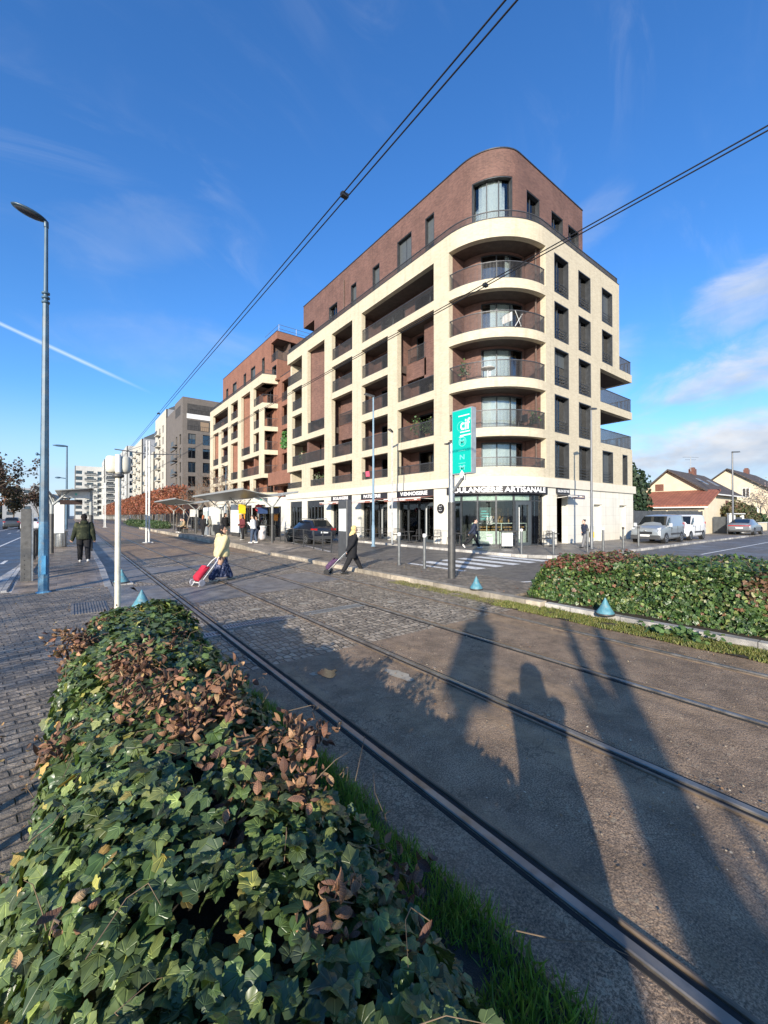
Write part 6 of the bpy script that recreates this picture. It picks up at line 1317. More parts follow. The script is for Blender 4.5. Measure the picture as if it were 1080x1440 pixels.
SUV = [(2.15, .40, .70, .78, .62, .72, .68, .56), (2.0, .25, .84, .92, .78, .88, .82, .68), (1.2, .24, .95, 1.02, .80, .90, .85, .74), (.85, .24, .98, 1.06, .80, .905, .85, .76), (.1, .24, 1.01, 1.56, .80, .905, .85, .62), (-.6, .24, 1.02, 1.62, .80, .905, .85, .64), (-1.5, .24, 1.04, 1.58, .80, .905, .84, .62), (-1.95, .28, 1.04, 1.20, .78, .89, .82, .68), (-2.12, .36, .98, 1.06, .72, .85, .80, .66), (-2.16, .5, .8, .86, .66, .78, .74, .6)]
car('parked_car', 'black hatchback with roof rails parked before the office windows', 'car', (13.1, 25.6, -.0), R(90), SUV, (1.3, -1.3), paint('black_car_paint', (.016, .020, .032), .3, .25), [[(.75, 1.08), (.15, 1.48), (-.55, 1.52), (-.55, 1.08)], [(-.65, 1.08), (-.65, 1.52), (-1.45, 1.46), (-1.7, 1.12)]], ((.85, 1.07, .75), (.15, 1.54, .57)), ((-1.98, 1.18, .64), (-1.55, 1.55, .54)),
    [('tail_light', m_tail, lambda m, s=s: m.box(-2.15, -1.9, min(s * .52, s * .86), max(s * .52, s * .86), .90, 1.03)) for s in (-1, 1)] + [('number_plate', m_plate, lambda m: m.box(-2.18, -2.13, -.26, .26, .72, .83)), ('roof_rail', steel, lambda m: [m.tube([(-1.4, s * .60, 1.60), (-1.3, s * .60, 1.66), (0, s * .60, 1.66), (.1, s * .60, 1.59)], .02, 6) for s in (-1, 1)]), ('bumper', m_bump, lambda m: m.bbox(-2.19, -2.0, -.82, .82, .32, .55, .04)), ('mirror', black, lambda m: [m.bbox(.62, .78, min(s * .93, s * 1.08), max(s * .93, s * 1.08), 1.0, 1.15, .03) for s in (-1, 1)])])
for x, y, nm, c, l in ((-3.9, 66, 'white_car_paint', (.74, .74, .74), 'white car driving away on the avenue at the left'), (-6.6, 78, 'dark_car_paint', (.05, .055, .06), 'dark car on the avenue before the roadside trees'), (-4.0, 92, 'pale_car_paint', (.55, .57, .6), 'pale car farther along the avenue'), (-3.2, 108, 'grey_far_paint', (.2, .21, .23), 'small grey car farthest along the avenue')):
    car('moving_car', l, 'car', (x, y, 0), R(90), SUV, (1.3, -1.3), paint(nm, c, .1), [[(.75, 1.08), (.15, 1.48), (-1.45, 1.46), (-1.7, 1.12)]], ((.85, 1.07, .75), (.15, 1.54, .57)), ((-1.98, 1.18, .64), (-1.55, 1.55, .54)), [('tail_light', m_tail, lambda m, s=s: m.box(-2.15, -1.95, min(s * .6, s * .86), max(s * .6, s * .86), .95, 1.05)) for s in (-1, 1)])
# ================================================================== cafe terrace
m_rattan = M('bistro_dark', (.035, .033, .032), .6, var=.3)
def chair(label, x, y, rz, first=[None]):
    if first[0] is None:
        o = thing('bistro_chair', label, 'chair', (x, y, .125), rz, 'cafe chairs on the bakery terrace')
        m = MB(); m.bbox(-.22, .22, -.22, .22, .43, .47, .02); m.build('seat', m_rattan, o)
        m = MB()
        for i in range(5): m.tube([(-.22, -.2 + .1 * i, .62), (-.245, -.2 + .1 * i, .84)], .012, 5)
        m.tube([(-.21, -.22, .47), (-.22, -.22, .62), (-.25, -.2, .86), (-.25, .2, .86), (-.22, .22, .62), (-.21, .22, .47)], .016, 6); m.tube([(-.22, -.22, .62), (-.22, .22, .62)], .012, 5); m.build('backrest', m_rattan, o)
        for a, b in ((-1, -1), (1, -1), (1, 1), (-1, 1)): MB().tube([(a * .2, b * .2, .44), (a * .24, b * .22, 0)], .013, 6).build('leg', m_rattan, o)
        first[0] = o; return o
    o = copy_tree(first[0]); o.location = (x, y, .125); o.rotation_euler.z = rz; o['label'] = label; return o
def table(label, x, y, top, first={}):
    o = thing('bistro_table', label, 'table', (x, y, .125), 0, 'cafe tables on the bakery terrace')
    MB().lathe([(.33, .70), (.34, .71), (.34, .73), (.33, .735)], 20).build('table_top', top, o); MB().tube([(0, 0, .03), (0, 0, .7)], .03, 8).build('pedestal', m_rattan, o); MB().lathe([(.22, 0), (.22, .02), (.04, .04)], 16).build('foot', m_rattan, o)
for i, (x, y, rz, l) in enumerate((
    (17.6, 17.75, 200, 'lone dark bistro chair against the round logo plate pier'), (17.5, 19.4, 90, 'dark bistro chair before the viennoiserie window, nearest the logo pier'), (17.4, 20.4, -80, 'dark bistro chair before the viennoiserie window, middle of the row'), (17.45, 21.5, 80, 'dark bistro chair before the viennoiserie window, left end of the row'),
    (17.4, 22.7, 60, 'dark bistro chair by the pier left of the viennoiserie window'), (17.5, 23.7, 90, 'dark bistro chair before the patisserie window, right end'), (17.4, 24.9, -90, 'dark bistro chair before the patisserie window, middle'), (17.4, 26.2, 90, 'dark bistro chair before the patisserie window, left end'), (17.4, 28.6, -70, 'dark bistro chair near the information pillar'),
    (17.75, 16.6, 120, 'dark bistro chair at the left end of the rounded bakery glazing'), (18.2, 15.6, 30, 'dark bistro chair behind the walking man'), (21.3, 12.85, 170, 'dark bistro chair right of the bakery door, first of two'), (22.05, 12.75, 0, 'dark bistro chair by the pier right of the bakery door'), (19.4, 13.7, 60, 'dark bistro chair before the middle of the rounded bakery glazing'))): chair(l, x, y, R(rz))
table('round white cafe table behind the black trolley stand', 19.0, 13.6, white); table('round cafe table before the viennoiserie window', 17.35, 19.9, m_rattan); table('round cafe table before the patisserie window', 17.35, 24.3, m_rattan); table('round cafe table right of the bakery door', 21.65, 12.5, m_rattan); table('round cafe table at the left of the rounded glazing', 17.9, 16.1, m_rattan)
o = place('menu_stand', 'white menu stand with a small counter before the rounded bakery glazing', 'stand', (18.45, 13.2, .125), [('white_panel', white, lambda m: (m.box(-.35, .25, -.03, .03, .12, .85), )), ('dark_top', m_rattan, lambda m: m.bbox(-.42, .5, -.2, .2, .88, .95, .02)), ('leg', m_rattan, lambda m: [m.tube([(a, b, 0), (a, b, .88)], .02, 6) for a, b in ((-.4, -.15), (.45, -.15), (-.4, .15), (.45, .15))])], R(-35))
place('flower_pot', 'yellow flower pot by the patisserie door', 'plant', (17.2, 27.3, .125), [('pot', M('terracotta', (.3, .13, .08), .8), lambda m: m.lathe([(.14, 0), (.18, .3), (.2, .32)], 14)), ('flowers', M('yellow_flowers', (.65, .42, .04), .7, var=.4, scale=20), lambda m: [m.ell((rnd.uniform(-.2, .2), rnd.uniform(-.2, .2), .45 + rnd.uniform(-.1, .25)), (.08, .08, .07), 6, 5) for _ in range(22)])])
# ================================================================== people
SK = [M('skin_light', (.55, .34, .25), .55, var=.06), M('skin_mid', (.36, .21, .14), .55, var=.06)]
def loft(mb, rings, n=16, T=None):
    vs = []
    for (c, rx, ry) in rings:
        for k in range(n):
            q = 2 * math.pi * k / n; p = Vector((c[0] + rx * math.cos(q), c[1] + ry * math.sin(q), c[2])); vs.append(T(p) if T else p)
    fs = [tuple(range(n - 1, -1, -1)), tuple(range((len(rings) - 1) * n, len(rings) * n))]
    for i in range(len(rings) - 1):
        for k in range(n): fs.append((i * n + k, i * n + (k + 1) % n, (i + 1) * n + (k + 1) % n, (i + 1) * n + k))
    mb.add(vs, fs)
def person(label, loc, rz, h=1.7, skin=0, top=None, hem=.47, bottom=None, skirt=False, shoes=None, hair=None, style='short', legs=((20, 5), (-20, 25)), hands=None, lean=0, yaw=0, b=1.0, vox=.013, collar=None, group=None, pitch=0):
    O = thing('person', label, 'person', loc, R(rz), group)
    hipz = .52 * h; J = []
    for i, s in enumerate((1, -1)):
        th, kn = R(legs[i][0]), R(legs[i][1]); hp = Vector((0, s * .052 * h * b, hipz)); k = hp + Vector((math.sin(th), 0, -math.cos(th))) * .245 * h
        a = k + Vector((math.sin(th - kn), 0, -math.cos(th - kn))) * .235 * h; J.append([hp, k, a])
    sh = .045 * h - min(j[2].z for j in J)
    for j in J:
        for p in j: p.z += sh
    hipz += sh; hc = Vector((0, 0, hipz)); lr = Matrix.Rotation(R(lean), 3, 'Y'); dz = hipz - .52 * h
    def T(p): return hc + lr @ (Vector(p) + Vector((0, 0, dz)) - hc)
    hd = T((.012 * h, 0, .925 * h)); hr = Matrix.Rotation(R(yaw), 3, 'Z') @ lr @ Matrix.Rotation(R(pitch), 3, 'Y')
    hs = 1.16
    def Hd(x, y, z): return hd + hr @ Vector((x * h, y * h, z * h)) * hs
    SH = [T((0, s * .104 * h * (b * .7 + .3), .788 * h)) for s in (1, -1)]
    hands = hands or ((.05, .13, .47), (-.05, -.13, .47)); arms = []
    for i, s in enumerate((1, -1)):
        w = T(Vector(hands[i]) * h); S = SH[i]; d = w - S; L = min(d.length, .318 * h); d.normalize(); w = S + d * L
        a = .168 * h; f = .155 * h; x = (a * a - f * f + L * L) / (2 * L); y = math.sqrt(max(0, a * a - x * x)); hint = Vector((-.45, s * .22, -1)); hint = (hint - d * hint.dot(d)).normalized()
        arms.append((S, S + d * x + hint * y, w))
    B = MB()
    B.ell(hc + Vector((0, 0, .02 * h)), (.07 * h, .085 * h * b, .075 * h)); loft(B, [((0, 0, .50 * h), .065 * h, .08 * h * b), ((0, 0, .62 * h), .06 * h, .075 * h * b), ((0, 0, .74 * h), .068 * h, .095 * h * b), ((0, 0, .81 * h), .05 * h, .1 * h * b), ((0, 0, .84 * h), .03 * h, .04 * h)], T=T)
    B.cap(T((0, 0, .82 * h)), Hd(-.01, 0, -.04), .032 * h, .030 * h)
    q = hr
    B.ell(Hd(-.006, 0, .012), (.056 * h, .046 * h, .056 * h), 16, 12, rot=q); B.ell(Hd(.014, 0, -.03), (.040 * h, .036 * h, .042 * h), 14, 10, rot=q); B.ell(Hd(.058, 0, -.012), (.012 * h, .009 * h, .016 * h), 8, 6, rot=q); B.ell(Hd(.047, 0, -.045), (.010 * h, .016 * h, .007 * h), 8, 6, rot=q); B.ell(Hd(.048, 0, .012), (.010 * h, .030 * h, .006 * h), 8, 6, rot=q)
    for s in (1, -1): B.ell(Hd(-.006, s * .047, -.005), (.012 * h, .006 * h, .018 * h), 8, 6, rot=q)
    for i, s in enumerate((1, -1)):
        S, E, W = arms[i]; B.cap(S, E, .030 * h, .024 * h); B.cap(E, W, .024 * h, .017 * h)
        f = (W - E).normalized(); side = f.cross(Vector((1, 0, 0)) if abs(f.x) < .8 else Vector((0, 1, 0))).normalized(); nrm = side.cross(f).normalized(); f = (f * .9 + Vector((0, 0, -.35))).normalized()
        nrm = side.cross(f).normalized(); pr = Matrix((side, nrm, f)).transposed(); B.ell(W + f * .024 * h, (.021 * h, .0105 * h, .030 * h), 10, 8, rot=pr)
        for k in range(4):
            L = (.040, .045, .042, .033)[k] * h; o = side * (k - 1.5) * .0115 * h; p0 = W + f * .046 * h + o; p1 = p0 + (f * .8 + nrm * .45).normalized() * L * .55; p2 = p1 + (f * .25 + nrm * .9).normalized() * L * .5
            B.cap(p0 - f * .012 * h, p1, .0062 * h, .0056 * h, 6); B.cap(p1, p2, .0056 * h, .0048 * h, 6)
        t0 = W + f * .016 * h - side * .018 * h; t1 = t0 + (f * .6 - side * .7).normalized() * .022 * h; t2 = t1 + (f * .9 + nrm * .3).normalized() * .02 * h; B.cap(t0, t1, .007 * h, .0062 * h, 6); B.cap(t1, t2, .0062 * h, .005 * h, 6)
        hp, k, a = J[i]; B.cap(hp, k, .052 * h * b, .034 * h); B.cap(k, a, .034 * h, .022 * h)
        ph = math.asin(max(-.3, min(.95, (a.z - .022 * h) / (.10 * h)))) ; toe = a + Vector((math.cos(ph), 0, -math.sin(ph))) * .10 * h; J[i].append(toe); B.cap(a + Vector((-.02 * h, 0, -.022 * h)), toe, .020 * h, .014 * h)
    bake(B, 'body', SK[skin], O, min(vox, .0085 if vox < .012 else .010), 2)
    C = MB()
    c = b * 1.06
    loft(C, [((0, 0, hem * h), .088 * h * c, .105 * h * c), ((0, 0, (hem * .5 + .3) * h), .092 * h * c, .11 * h * c), ((0, 0, .60 * h), .082 * h * c, .10 * h * c), ((.005 * h, 0, .73 * h), .088 * h * c, .115 * h * c), ((0, 0, .785 * h), .072 * h * c, .108 * h * (c * .7 + .3)), ((-.003 * h, 0, .822 * h), .050 * h, .070 * h), ((0, 0, .845 * h), .042 * h, .046 * h)], 20, T)
    cs = c * .45 + .55
    for S, E, W in arms: C.cap(S, E, .046 * h * cs, .041 * h * cs); C.cap(E, W + (W - E) * .06, .041 * h * cs, .031 * h * cs)
    if collar == 'hood': C.ell(T((-.062 * h, 0, .825 * h)), (.042 * h, .075 * h, .042 * h))
    bake(C, 'jacket', top, O, vox, 3)
    D = MB()
    if skirt:
        m = (J[0][2] + J[1][2]) / 2; g = hc
        loft(D, [((m.x, 0, .075 * h), .125 * h, .115 * h), ((m.x * .8, 0, .2 * h), .12 * h, .11 * h), ((m.x * .4, 0, .4 * h), .10 * h, .105 * h), ((0, 0, .56 * h), .085 * h, .10 * h), ((0, 0, .62 * h), .07 * h, .085 * h)], 22)
        for j in J: D.cap(j[1], j[2] + Vector((0, 0, .03 * h)), .055 * h, .058 * h)
    else:
        D.ell(hc + Vector((0, 0, .01 * h)), (.085 * h * b, .098 * h * b, .085 * h))
        for hp, k, a, _ in J: D.cap(hp, k, .066 * h * b, .048 * h * b); D.cap(k, a + (k - a) * .06, .046 * h * b, .037 * h * b)
    bake(D, 'skirt' if skirt else 'trousers', bottom, O, vox, 3)
    for i in (0, 1):
        hp, k, a, toe = J[i]; F = MB(); F.cap(a + Vector((-.025 * h, 0, -.022 * h)), toe, .026 * h, .022 * h); F.cap(a + Vector((0, 0, .0)), a + Vector((-.015 * h, 0, -.02 * h)), .027 * h, .026 * h); bake(F, 'shoe', shoes or black, O, .009, 2)
    G = MB()
    if style == 'short': G.ell(Hd(-.014, 0, .022), (.056 * h, .051 * h, .054 * h), 14, 10, rot=q); G.ell(Hd(-.028, 0, -.012), (.040 * h, .046 * h, .045 * h), 12, 8, rot=q)
    elif style == 'long': G.ell(Hd(-.014, 0, .02), (.058 * h, .054 * h, .056 * h), 14, 10, rot=q); G.cap(Hd(-.034, 0, -.01), Hd(-.045, 0, -.10), .046 * h, .034 * h)
    elif style == 'scarf': G.ell(Hd(-.016, 0, .018), (.060 * h, .057 * h, .060 * h), 14, 10, rot=q); G.ell(Hd(-.012, 0, -.045), (.050 * h, .056 * h, .038 * h), 12, 8, rot=q); G.cap(Hd(-.03, 0, -.06), T((-.03 * h, 0, .80 * h)), .050 * h, .06 * h); G.cap(Hd(.02, 0, -.075), T((.085 * h, 0, .70 * h)), .026 * h, .022 * h)
    elif style == 'hood': G.ell(Hd(-.016, 0, .015), (.062 * h, .056 * h, .064 * h), 14, 10, rot=q); G.cap(Hd(-.03, 0, -.03), T((-.03 * h, 0, .84 * h)), .048 * h, .055 * h)
    elif style == 'bun': G.ell(Hd(-.014, 0, .022), (.056 * h, .051 * h, .054 * h), 14, 10, rot=q); G.ell(Hd(-.06, 0, .045), (.024 * h, .024 * h, .024 * h), 8, 6)
    bake(G, 'headscarf' if style == 'scarf' else 'hair' if style != 'hood' else 'hood', hair, O, .010, 2)
    e = MB()
    for s in (1, -1): e.ell(Hd(.0455, s * .019, .0), (.005 * h, .007 * h, .0045 * h), 8, 6, rot=q)
    e.build('eyes', black, O)
    O['_hl'] = 0; del O['_hl']
    rzm = Matrix.Translation(Vector(loc)) @ Matrix.Rotation(R(rz), 4, 'Z')
    return O, [rzm @ a[2] for a in arms], rzm @ hd
cl = lambda n, c, v=.12, s=14, **k: M('cloth_' + n, c, .88, var=v, scale=s, spec=.25, **k)
blackc = cl('black', (.016, .016, .018)); navy = cl('navy', (.025, .032, .055)); yellowc = cl('pale_yellow', (.62, .52, .27), .10); denim = cl('denim', (.055, .075, .115)); whitec = cl('white', (.68, .67, .64)); olive = cl('olive', (.17, .165, .13)); tan = cl('tan', (.30, .22, .13)); maroon = cl('maroon', (.12, .03, .035))
camo = cl('camouflage', (.022, .028, .016), .3, 9, dirt=((.075, .075, .035), 9, .8)); floral = cl('navy_floral', (.020, .030, .070), .3, 12, dirt=((.36, .36, .46), 17, .9)); grey = cl('grey', (.16, .16, .165))
hairb = cl('hair_dark', (.014, .011, .010)); hairr = cl('hair_auburn', (.32, .12, .06)); blond = cl('scarf_pale_gold', (.62, .46, .20)); shoe_w = M('shoe_pale', (.62, .60, .56), .6); shoe_t = M('shoe_tan', (.42, .37, .28), .6)
def trolley(label, loc, hand, bagmat, framemat):
    """two wheeled shopping trolley: axle at loc, handle at the hand"""
    a = Vector(loc); v = hand - a; yaw = math.atan2(v.y, v.x); L = v.length; O = thing('shopping_trolley', label, 'trolley', loc, yaw)
    up = math.atan2(v.z, math.hypot(v.x, v.y)); Q = Matrix.Rotation(-up, 4, 'Y'); QB = Q @ Matrix.Diagonal((.9, .82, .85, 1))     # local x along the frame
    f = MB()
    for s in (-.15, .15): f.tube([(-.12, s, -.02), (.1, s, 0), (L * .82, s * .75, 0), (L * .97, s * .3, .0)], .012, 6, xf=Q)
    f.tube([(L * .97, -.06, 0), (L, -.02, 0), (L, .02, 0), (L * .97, .06, 0)], .016, 6, xf=Q); f.tube([(0, -.2, 0), (0, .2, 0)], .012, 6, xf=Q); f.tube([(-.12, -.15, -.02), (-.3, -.13, .10), (-.3, .13, .10), (-.12, .15, -.02)], .011, 6, xf=Q); f.build('frame', framemat, O)
    g = MB(); secs = [(.02, .13, .08), (.08, .145, .19), (.24, .145, .20), (.42, .135, .16), (.52, .11, .09), (.57, .07, .03)]
    vs = []; n = 10
    for x, w, d in secs:
        for k in range(n): q = 2 * math.pi * k / n; c, s_ = math.cos(q), math.sin(q); vs.append((x, w * (abs(c) ** .6) * (1 if c > 0 else -1), .02 + d * .5 + d * .5 * (abs(s_) ** .6) * (1 if s_ > 0 else -1)))
    fs = [tuple(range(n - 1, -1, -1)), tuple(range((len(secs) - 1) * n, len(secs) * n))] + [(i * n + k, i * n + (k + 1) % n, (i + 1) * n + (k + 1) % n, (i + 1) * n + k) for i in range(len(secs) - 1) for k in range(n)]
    g.add(vs, fs, 0, QB, True); bag = g.build('bag', bagmat, O)
    fl = MB(); fl.box(.34, .50, -.12, .12, .165, .19, xf=QB); fl.build('flap', bagmat, bag)
    for s in (-.2, .2):
        w = MB(); w.lathe([(.075, -.018), (.088, -.018), (.09, 0), (.088, .018), (.075, .018)], 18, xf=Matrix.Translation((0, s, 0)) @ Matrix.Rotation(R(90), 4, 'X')); wh = w.build('wheel', rubber if framemat is not white else M('wheel_grey', (.3, .3, .33), .6), O)
        sp = MB(); 
        for k in range(5): q = k * 1.2566; sp.tube([(0, s, 0), (.078 * math.cos(q), s, .078 * math.sin(q))], .009, 5)
        sp.lathe([(.07, -.012), (.08, -.012), (.08, .012), (.07, .012)], 18, xf=Matrix.Translation((0, s, 0)) @ Matrix.Rotation(R(90), 4, 'X')); sp.build('spokes', white, wh)
    return O
w1, h1, _ = person('woman in pale yellow hooded jacket, black headscarf and navy floral skirt crossing the tracks', (3.42, 12.1, .0), 8, 1.64, 1, yellowc, .46, floral, True, shoe_t, blackc, 'scarf', ((24, 4), (-18, 14)), ((.10, .15, .50), (-.13, -.14, .475)), 2, -52, 1.32, .011, 'hood')
trolley('red wheeled shopping trolley pulled by the woman in yellow', (2.66, 11.62, .09), h1[1] + Vector((.0, 0, -.04)), cl('red_bag', (.46, .025, .05), .15, 6), white)
w2, h2, _ = person('woman in a long black coat with pale golden headwear striding off the crossing', (7.2, 11.1, .02), -14, 1.60, 0, blackc, .35, blackc, False, M('boot_black', (.03, .03, .03), .4), blond, 'scarf', ((30, 3), (-20, 12)), ((.12, .13, .50), (-.14, -.13, .49)), 7, 10, 1.12, .011)
trolley('purple wheeled shopping trolley pulled by the woman in the black coat', (6.52, 11.42, .09), h2[1] + Vector((.0, 0, -.04)), cl('purple_bag', (.085, .045, .095), .25, 9), steel)
person('heavy set person in a dark camouflage hooded jacket walking away along the left platform', (.36, 18.2, .2), 92, 1.74, 0, camo, .47, blackc, False, shoe_w, hairb, 'hood', ((14, 3), (-12, 18)), ((.06, .19, .48), (-.02, -.17, .47)), 5, 0, 1.14, .012, 'hood')
person('man in a navy jacket striding past the bakery window', (17.0, 14.35, .12), -40, 1.66, 0, navy, .47, blackc, False, shoe_w, hairb, 'short', ((26, 4), (-26, 30)), ((.16, .12, .52), (-.14, -.12, .50)), 9, -20, 1.0, .013)
y1, hy, _ = person('person in a dark jacket carrying a yellow bag on the side pavement', (22.1, 10.9, .12), 150, 1.56, 0, navy, .45, grey, False, blackc, hairb, 'bun', ((18, 4), (-14, 16)), ((.14, .1, .6), (-.02, -.16, .50)), 4, 10, 1.05, .013)
place('bag', 'yellow bag hanging behind the person in the dark jacket by the bollards', 'bag', (22.36, 10.66, .98), [('bag', cl('yellow_bag', (.72, .45, .03)), lambda m: m.bbox(-.13, .13, -.08, .08, -.30, .02, .03)), ('strap', cl('yellow_strap', (.6, .36, .03)), lambda m: m.tube([(-.1, 0, 0), (-.06, 0, .2), (.06, 0, .2), (.1, 0, 0)], .012, 5))], R(60))
person('woman in a white jacket and jeans waiting at the edge of the right hand platform', (8.5, 23.7, .25), 130, 1.66, 0, whitec, .50, denim, False, shoe_w, hairb, 'long', ((8, 3), (-10, 4)), ((.16, .05, .72), (.16, -.06, .68)), 2, 20, 1.0)
person('person in black leaning beside the woman in white on the right hand platform', (9.05, 24.5, .25), 170, 1.6, 1, blackc, .45, navy, False, shoe_w, hairb, 'short', ((24, 12), (8, 10)), ((.14, .08, .58), (.12, -.1, .56)), 6, 0, 1.0)
person('person in a maroon jacket and black trousers under the yellow notice', (8.95, 27.0, .25), 200, 1.68, 1, maroon, .48, blackc, False, shoe_w, hairb, 'hood', ((6, 2), (-8, 4)), ((.14, .06, .60), (.14, -.06, .60)), 2, 0, 1.05)
person('tall person in black jacket and cap standing before the advertising panel', (8.75, 30.2, .25), -60, 1.80, 1, blackc, .47, cl('khaki', (.20, .19, .15)), False, shoe_w, hairb, 'hood', ((4, 2), (-6, 3)), ((.08, .14, .5), (.06, -.14, .5)), 4, 0, 1.2)
person('woman with auburn hair in a dark coat before the ticket kiosk', (8.25, 34.2, .25), 40, 1.66, 0, blackc, .42, blackc, False, shoe_w, hairr, 'long', ((4, 2), (-8, 3)), ((.06, .13, .5), (.05, -.13, .5)), 2, 0, 1.05)
person('person in an olive grey jacket beside the auburn haired woman', (8.75, 34.3, .25), 190, 1.6, 0, olive, .45, grey, False, shoe_w, grey, 'hood', ((4, 2), (-8, 3)), ((.1, .12, .52), (.1, -.12, .52)), 2, 0, 1.1)
bn = place('platform_bench', 'dark bench under the farther right hand shelter', 'bench', (8.55, 42.6, .25), [('seat', M('bench_timber', (.16, .09, .055), .7), lambda m: m.bbox(-.25, .2, -1.3, 1.3, .40, .45, .02)), ('leg', darksteel, lambda m: m.box(-.2, .12, -1.1, -1.05, 0, .40)), ('leg', darksteel, lambda m: m.box(-.2, .12, 1.05, 1.1, 0, .40))])
for y, c, l, hr_ in ((42.0, tan, 'seated person in a tan jacket on the far platform bench', hairb), (43.0, olive, 'seated person in a dull green jacket on the far platform bench', grey)):
    person(l, (8.5, y, .25), 180, 1.68, 0, c, .50, blackc, False, shoe_w, hr_, 'short', ((82, 84), (78, 80)), ((.2, .08, .58), (.2, -.08, .58)), 8, 0, 1.05, .015)
# ================================================================== things on the balconies
def tints(rs, k, table):
    cols = np.array([t[0] for t in table]); pr = np.array([float(t[1]) for t in table]); pr /= pr.sum(); i = rs.choice(len(cols), k, p=pr); return cols[i] * rs.uniform(.7, 1.35, (k, 1)) * rs.uniform(.92, 1.08, (k, 3))
def pot(label, a, k, d=.5, tall=.7, seed=1, fl=None):
    p = P1.at(a, FL[k][0] + .0, d); r2 = np.random.RandomState(seed); o = thing('potted_plant', label, 'plant', p)
    m = MB(); m.lathe([(.13, 0), (.17, .28), (.18, .3)], 12); m.build('pot', MATS['terracotta'], o); n = 130; q = r2.normal(0, 1, (n, 3)) * [.17, .17, .2 * tall / .7] + [0, 0, .3 + tall * .5]; q[:, 2] = np.maximum(q[:, 2], .25)
    leaves('foliage', MATS['balcony_leaf'], o, [(-.5, 0, 0), (0, -.5, .05), (.5, 0, 0), (0, .6, .05)], [(0, 1, 2, 3)], [(0, 0)] * 4, q, frames(r2.normal(0, 1, (n, 3)), r2.uniform(0, 6.3, n)), r2.uniform(.07, .15, n), tints(r2, n, fl or [((.06, .12, .04), 2), ((.10, .16, .05), 1)]))
m_fur = M('balcony_white_plastic', (.62, .62, .60), .5)
pot('potted plant on the first floor balcony left of the boulangerie sign', 5.9, 1, .45, .8, 2, [((.4, .36, .3), 1), ((.08, .13, .05), 2)]); pot('second potted plant on the first floor balcony left of the boulangerie sign', 7.2, 1, .4, .7, 3); pot('tall potted plant behind the railing above the viennoiserie sign, second floor', 20.2, 2, .35, 1.3, 4); pot('smaller potted plant behind the railing above the viennoiserie sign, second floor', 21.3, 2, .35, .9, 5); pot('potted plant on the third floor rounded corner balcony', (40.9 - 17.45) + 1.0, 3, .4, .9, 6); pot('potted plant at the right end of the second floor rounded corner balcony', (40.9 - 17.45) + 5.9, 2, .4, .8, 7); pot('potted plant on the wide second floor balcony at the left end of the bakery block', 3.0, 2, .4, .9, 8)
p = P1.at(14.9, 5.0, .06); place('hung_cloth', 'pink cloth hung over the first floor railing above the patisserie sign', 'cloth', p, [('cloth', cl('pink', (.62, .10, .16)), lambda m: m.hexa([(-.01, -.25, -.1), (.01, -.25, -.1), (.01, .25, -.08), (-.01, .25, -.08), (-.06, -.24, .33), (-.04, -.24, .33), (-.04, .24, .33), (-.06, .24, .33)]))])
p = P1.at((40.9 - 17.45) + 2.6, FL[3][0], .55); place('balcony_table', 'white balcony table on the third floor rounded corner balcony', 'table', p, [('top', m_fur, lambda m: m.lathe([(.4, .70), (.41, .73), (.4, .74)], 16)), ('leg', m_fur, lambda m: m.tube([(0, 0, 0), (0, 0, .7)], .05, 8))])
p = P1.at((40.9 - 17.45) + 4.2, FL[4][0], .5); place('laundry_rack', 'white laundry rack with sheets on the fourth floor rounded corner balcony', 'laundry rack', p, [('frame', m_fur, lambda m: (m.tube([(-.4, -.5, 0), (.3, -.5, .9)], .02, 6), m.tube([(.3, -.5, 0), (-.4, -.5, .9)], .02, 6), m.tube([(-.4, .5, 0), (.3, .5, .9)], .02, 6), m.tube([(.3, .5, 0), (-.4, .5, .9)], .02, 6))), ('sheet', m_fur, lambda m: m.box(-.42, -.40, -.3, .35, .4, .9))])
p = P1.at((40.9 - 17.45) + 5.0, FL[2][0], .5); place('balcony_chair', 'dark folding chair on the second floor rounded corner balcony', 'chair', p, [('seat', black, lambda m: m.bbox(-.2, .2, -.2, .2, .42, .46, .01)), ('backrest', black, lambda m: m.bbox(.17, .21, -.2, .2, .47, .9, .01)), ('leg', black, lambda m: m.tube([(-.18, -.18, 0), (-.18, -.18, .42)], .02, 6)), ('leg', black, lambda m: m.tube([(-.18, .18, 0), (-.18, .18, .42)], .02, 6)), ('leg', black, lambda m: m.tube([(.18, .18, 0), (.18, .18, .42)], .02, 6)), ('leg', black, lambda m: m.tube([(.18, -.18, 0), (.18, -.18, .42)], .02, 6))])
# ================================================================== foreground ivy hedge
IV = [(0, -.05), (.20, -.20), (.44, -.10), (.42, .11), (.52, .33), (.33, .44), (.17, .63), (0, .84), (-.17, .63), (-.33, .44), (-.52, .33), (-.42, .11), (-.44, -.10), (-.20, -.20)]
IVZ = [.02, .005, -.05, .01, -.045, .01, -.01, -.11, -.01, .01, -.045, .01, -.05, .005]
ivy_v = [(0, .16, -.035)] + [(x, y, z) for (x, y), z in zip(IV, IVZ)]
ivy_f = [(0, i + 1, (i + 1) % 14 + 1) for i in range(14)]
ivy_uv = [(x, y + .04) for x, y, z in ivy_v]
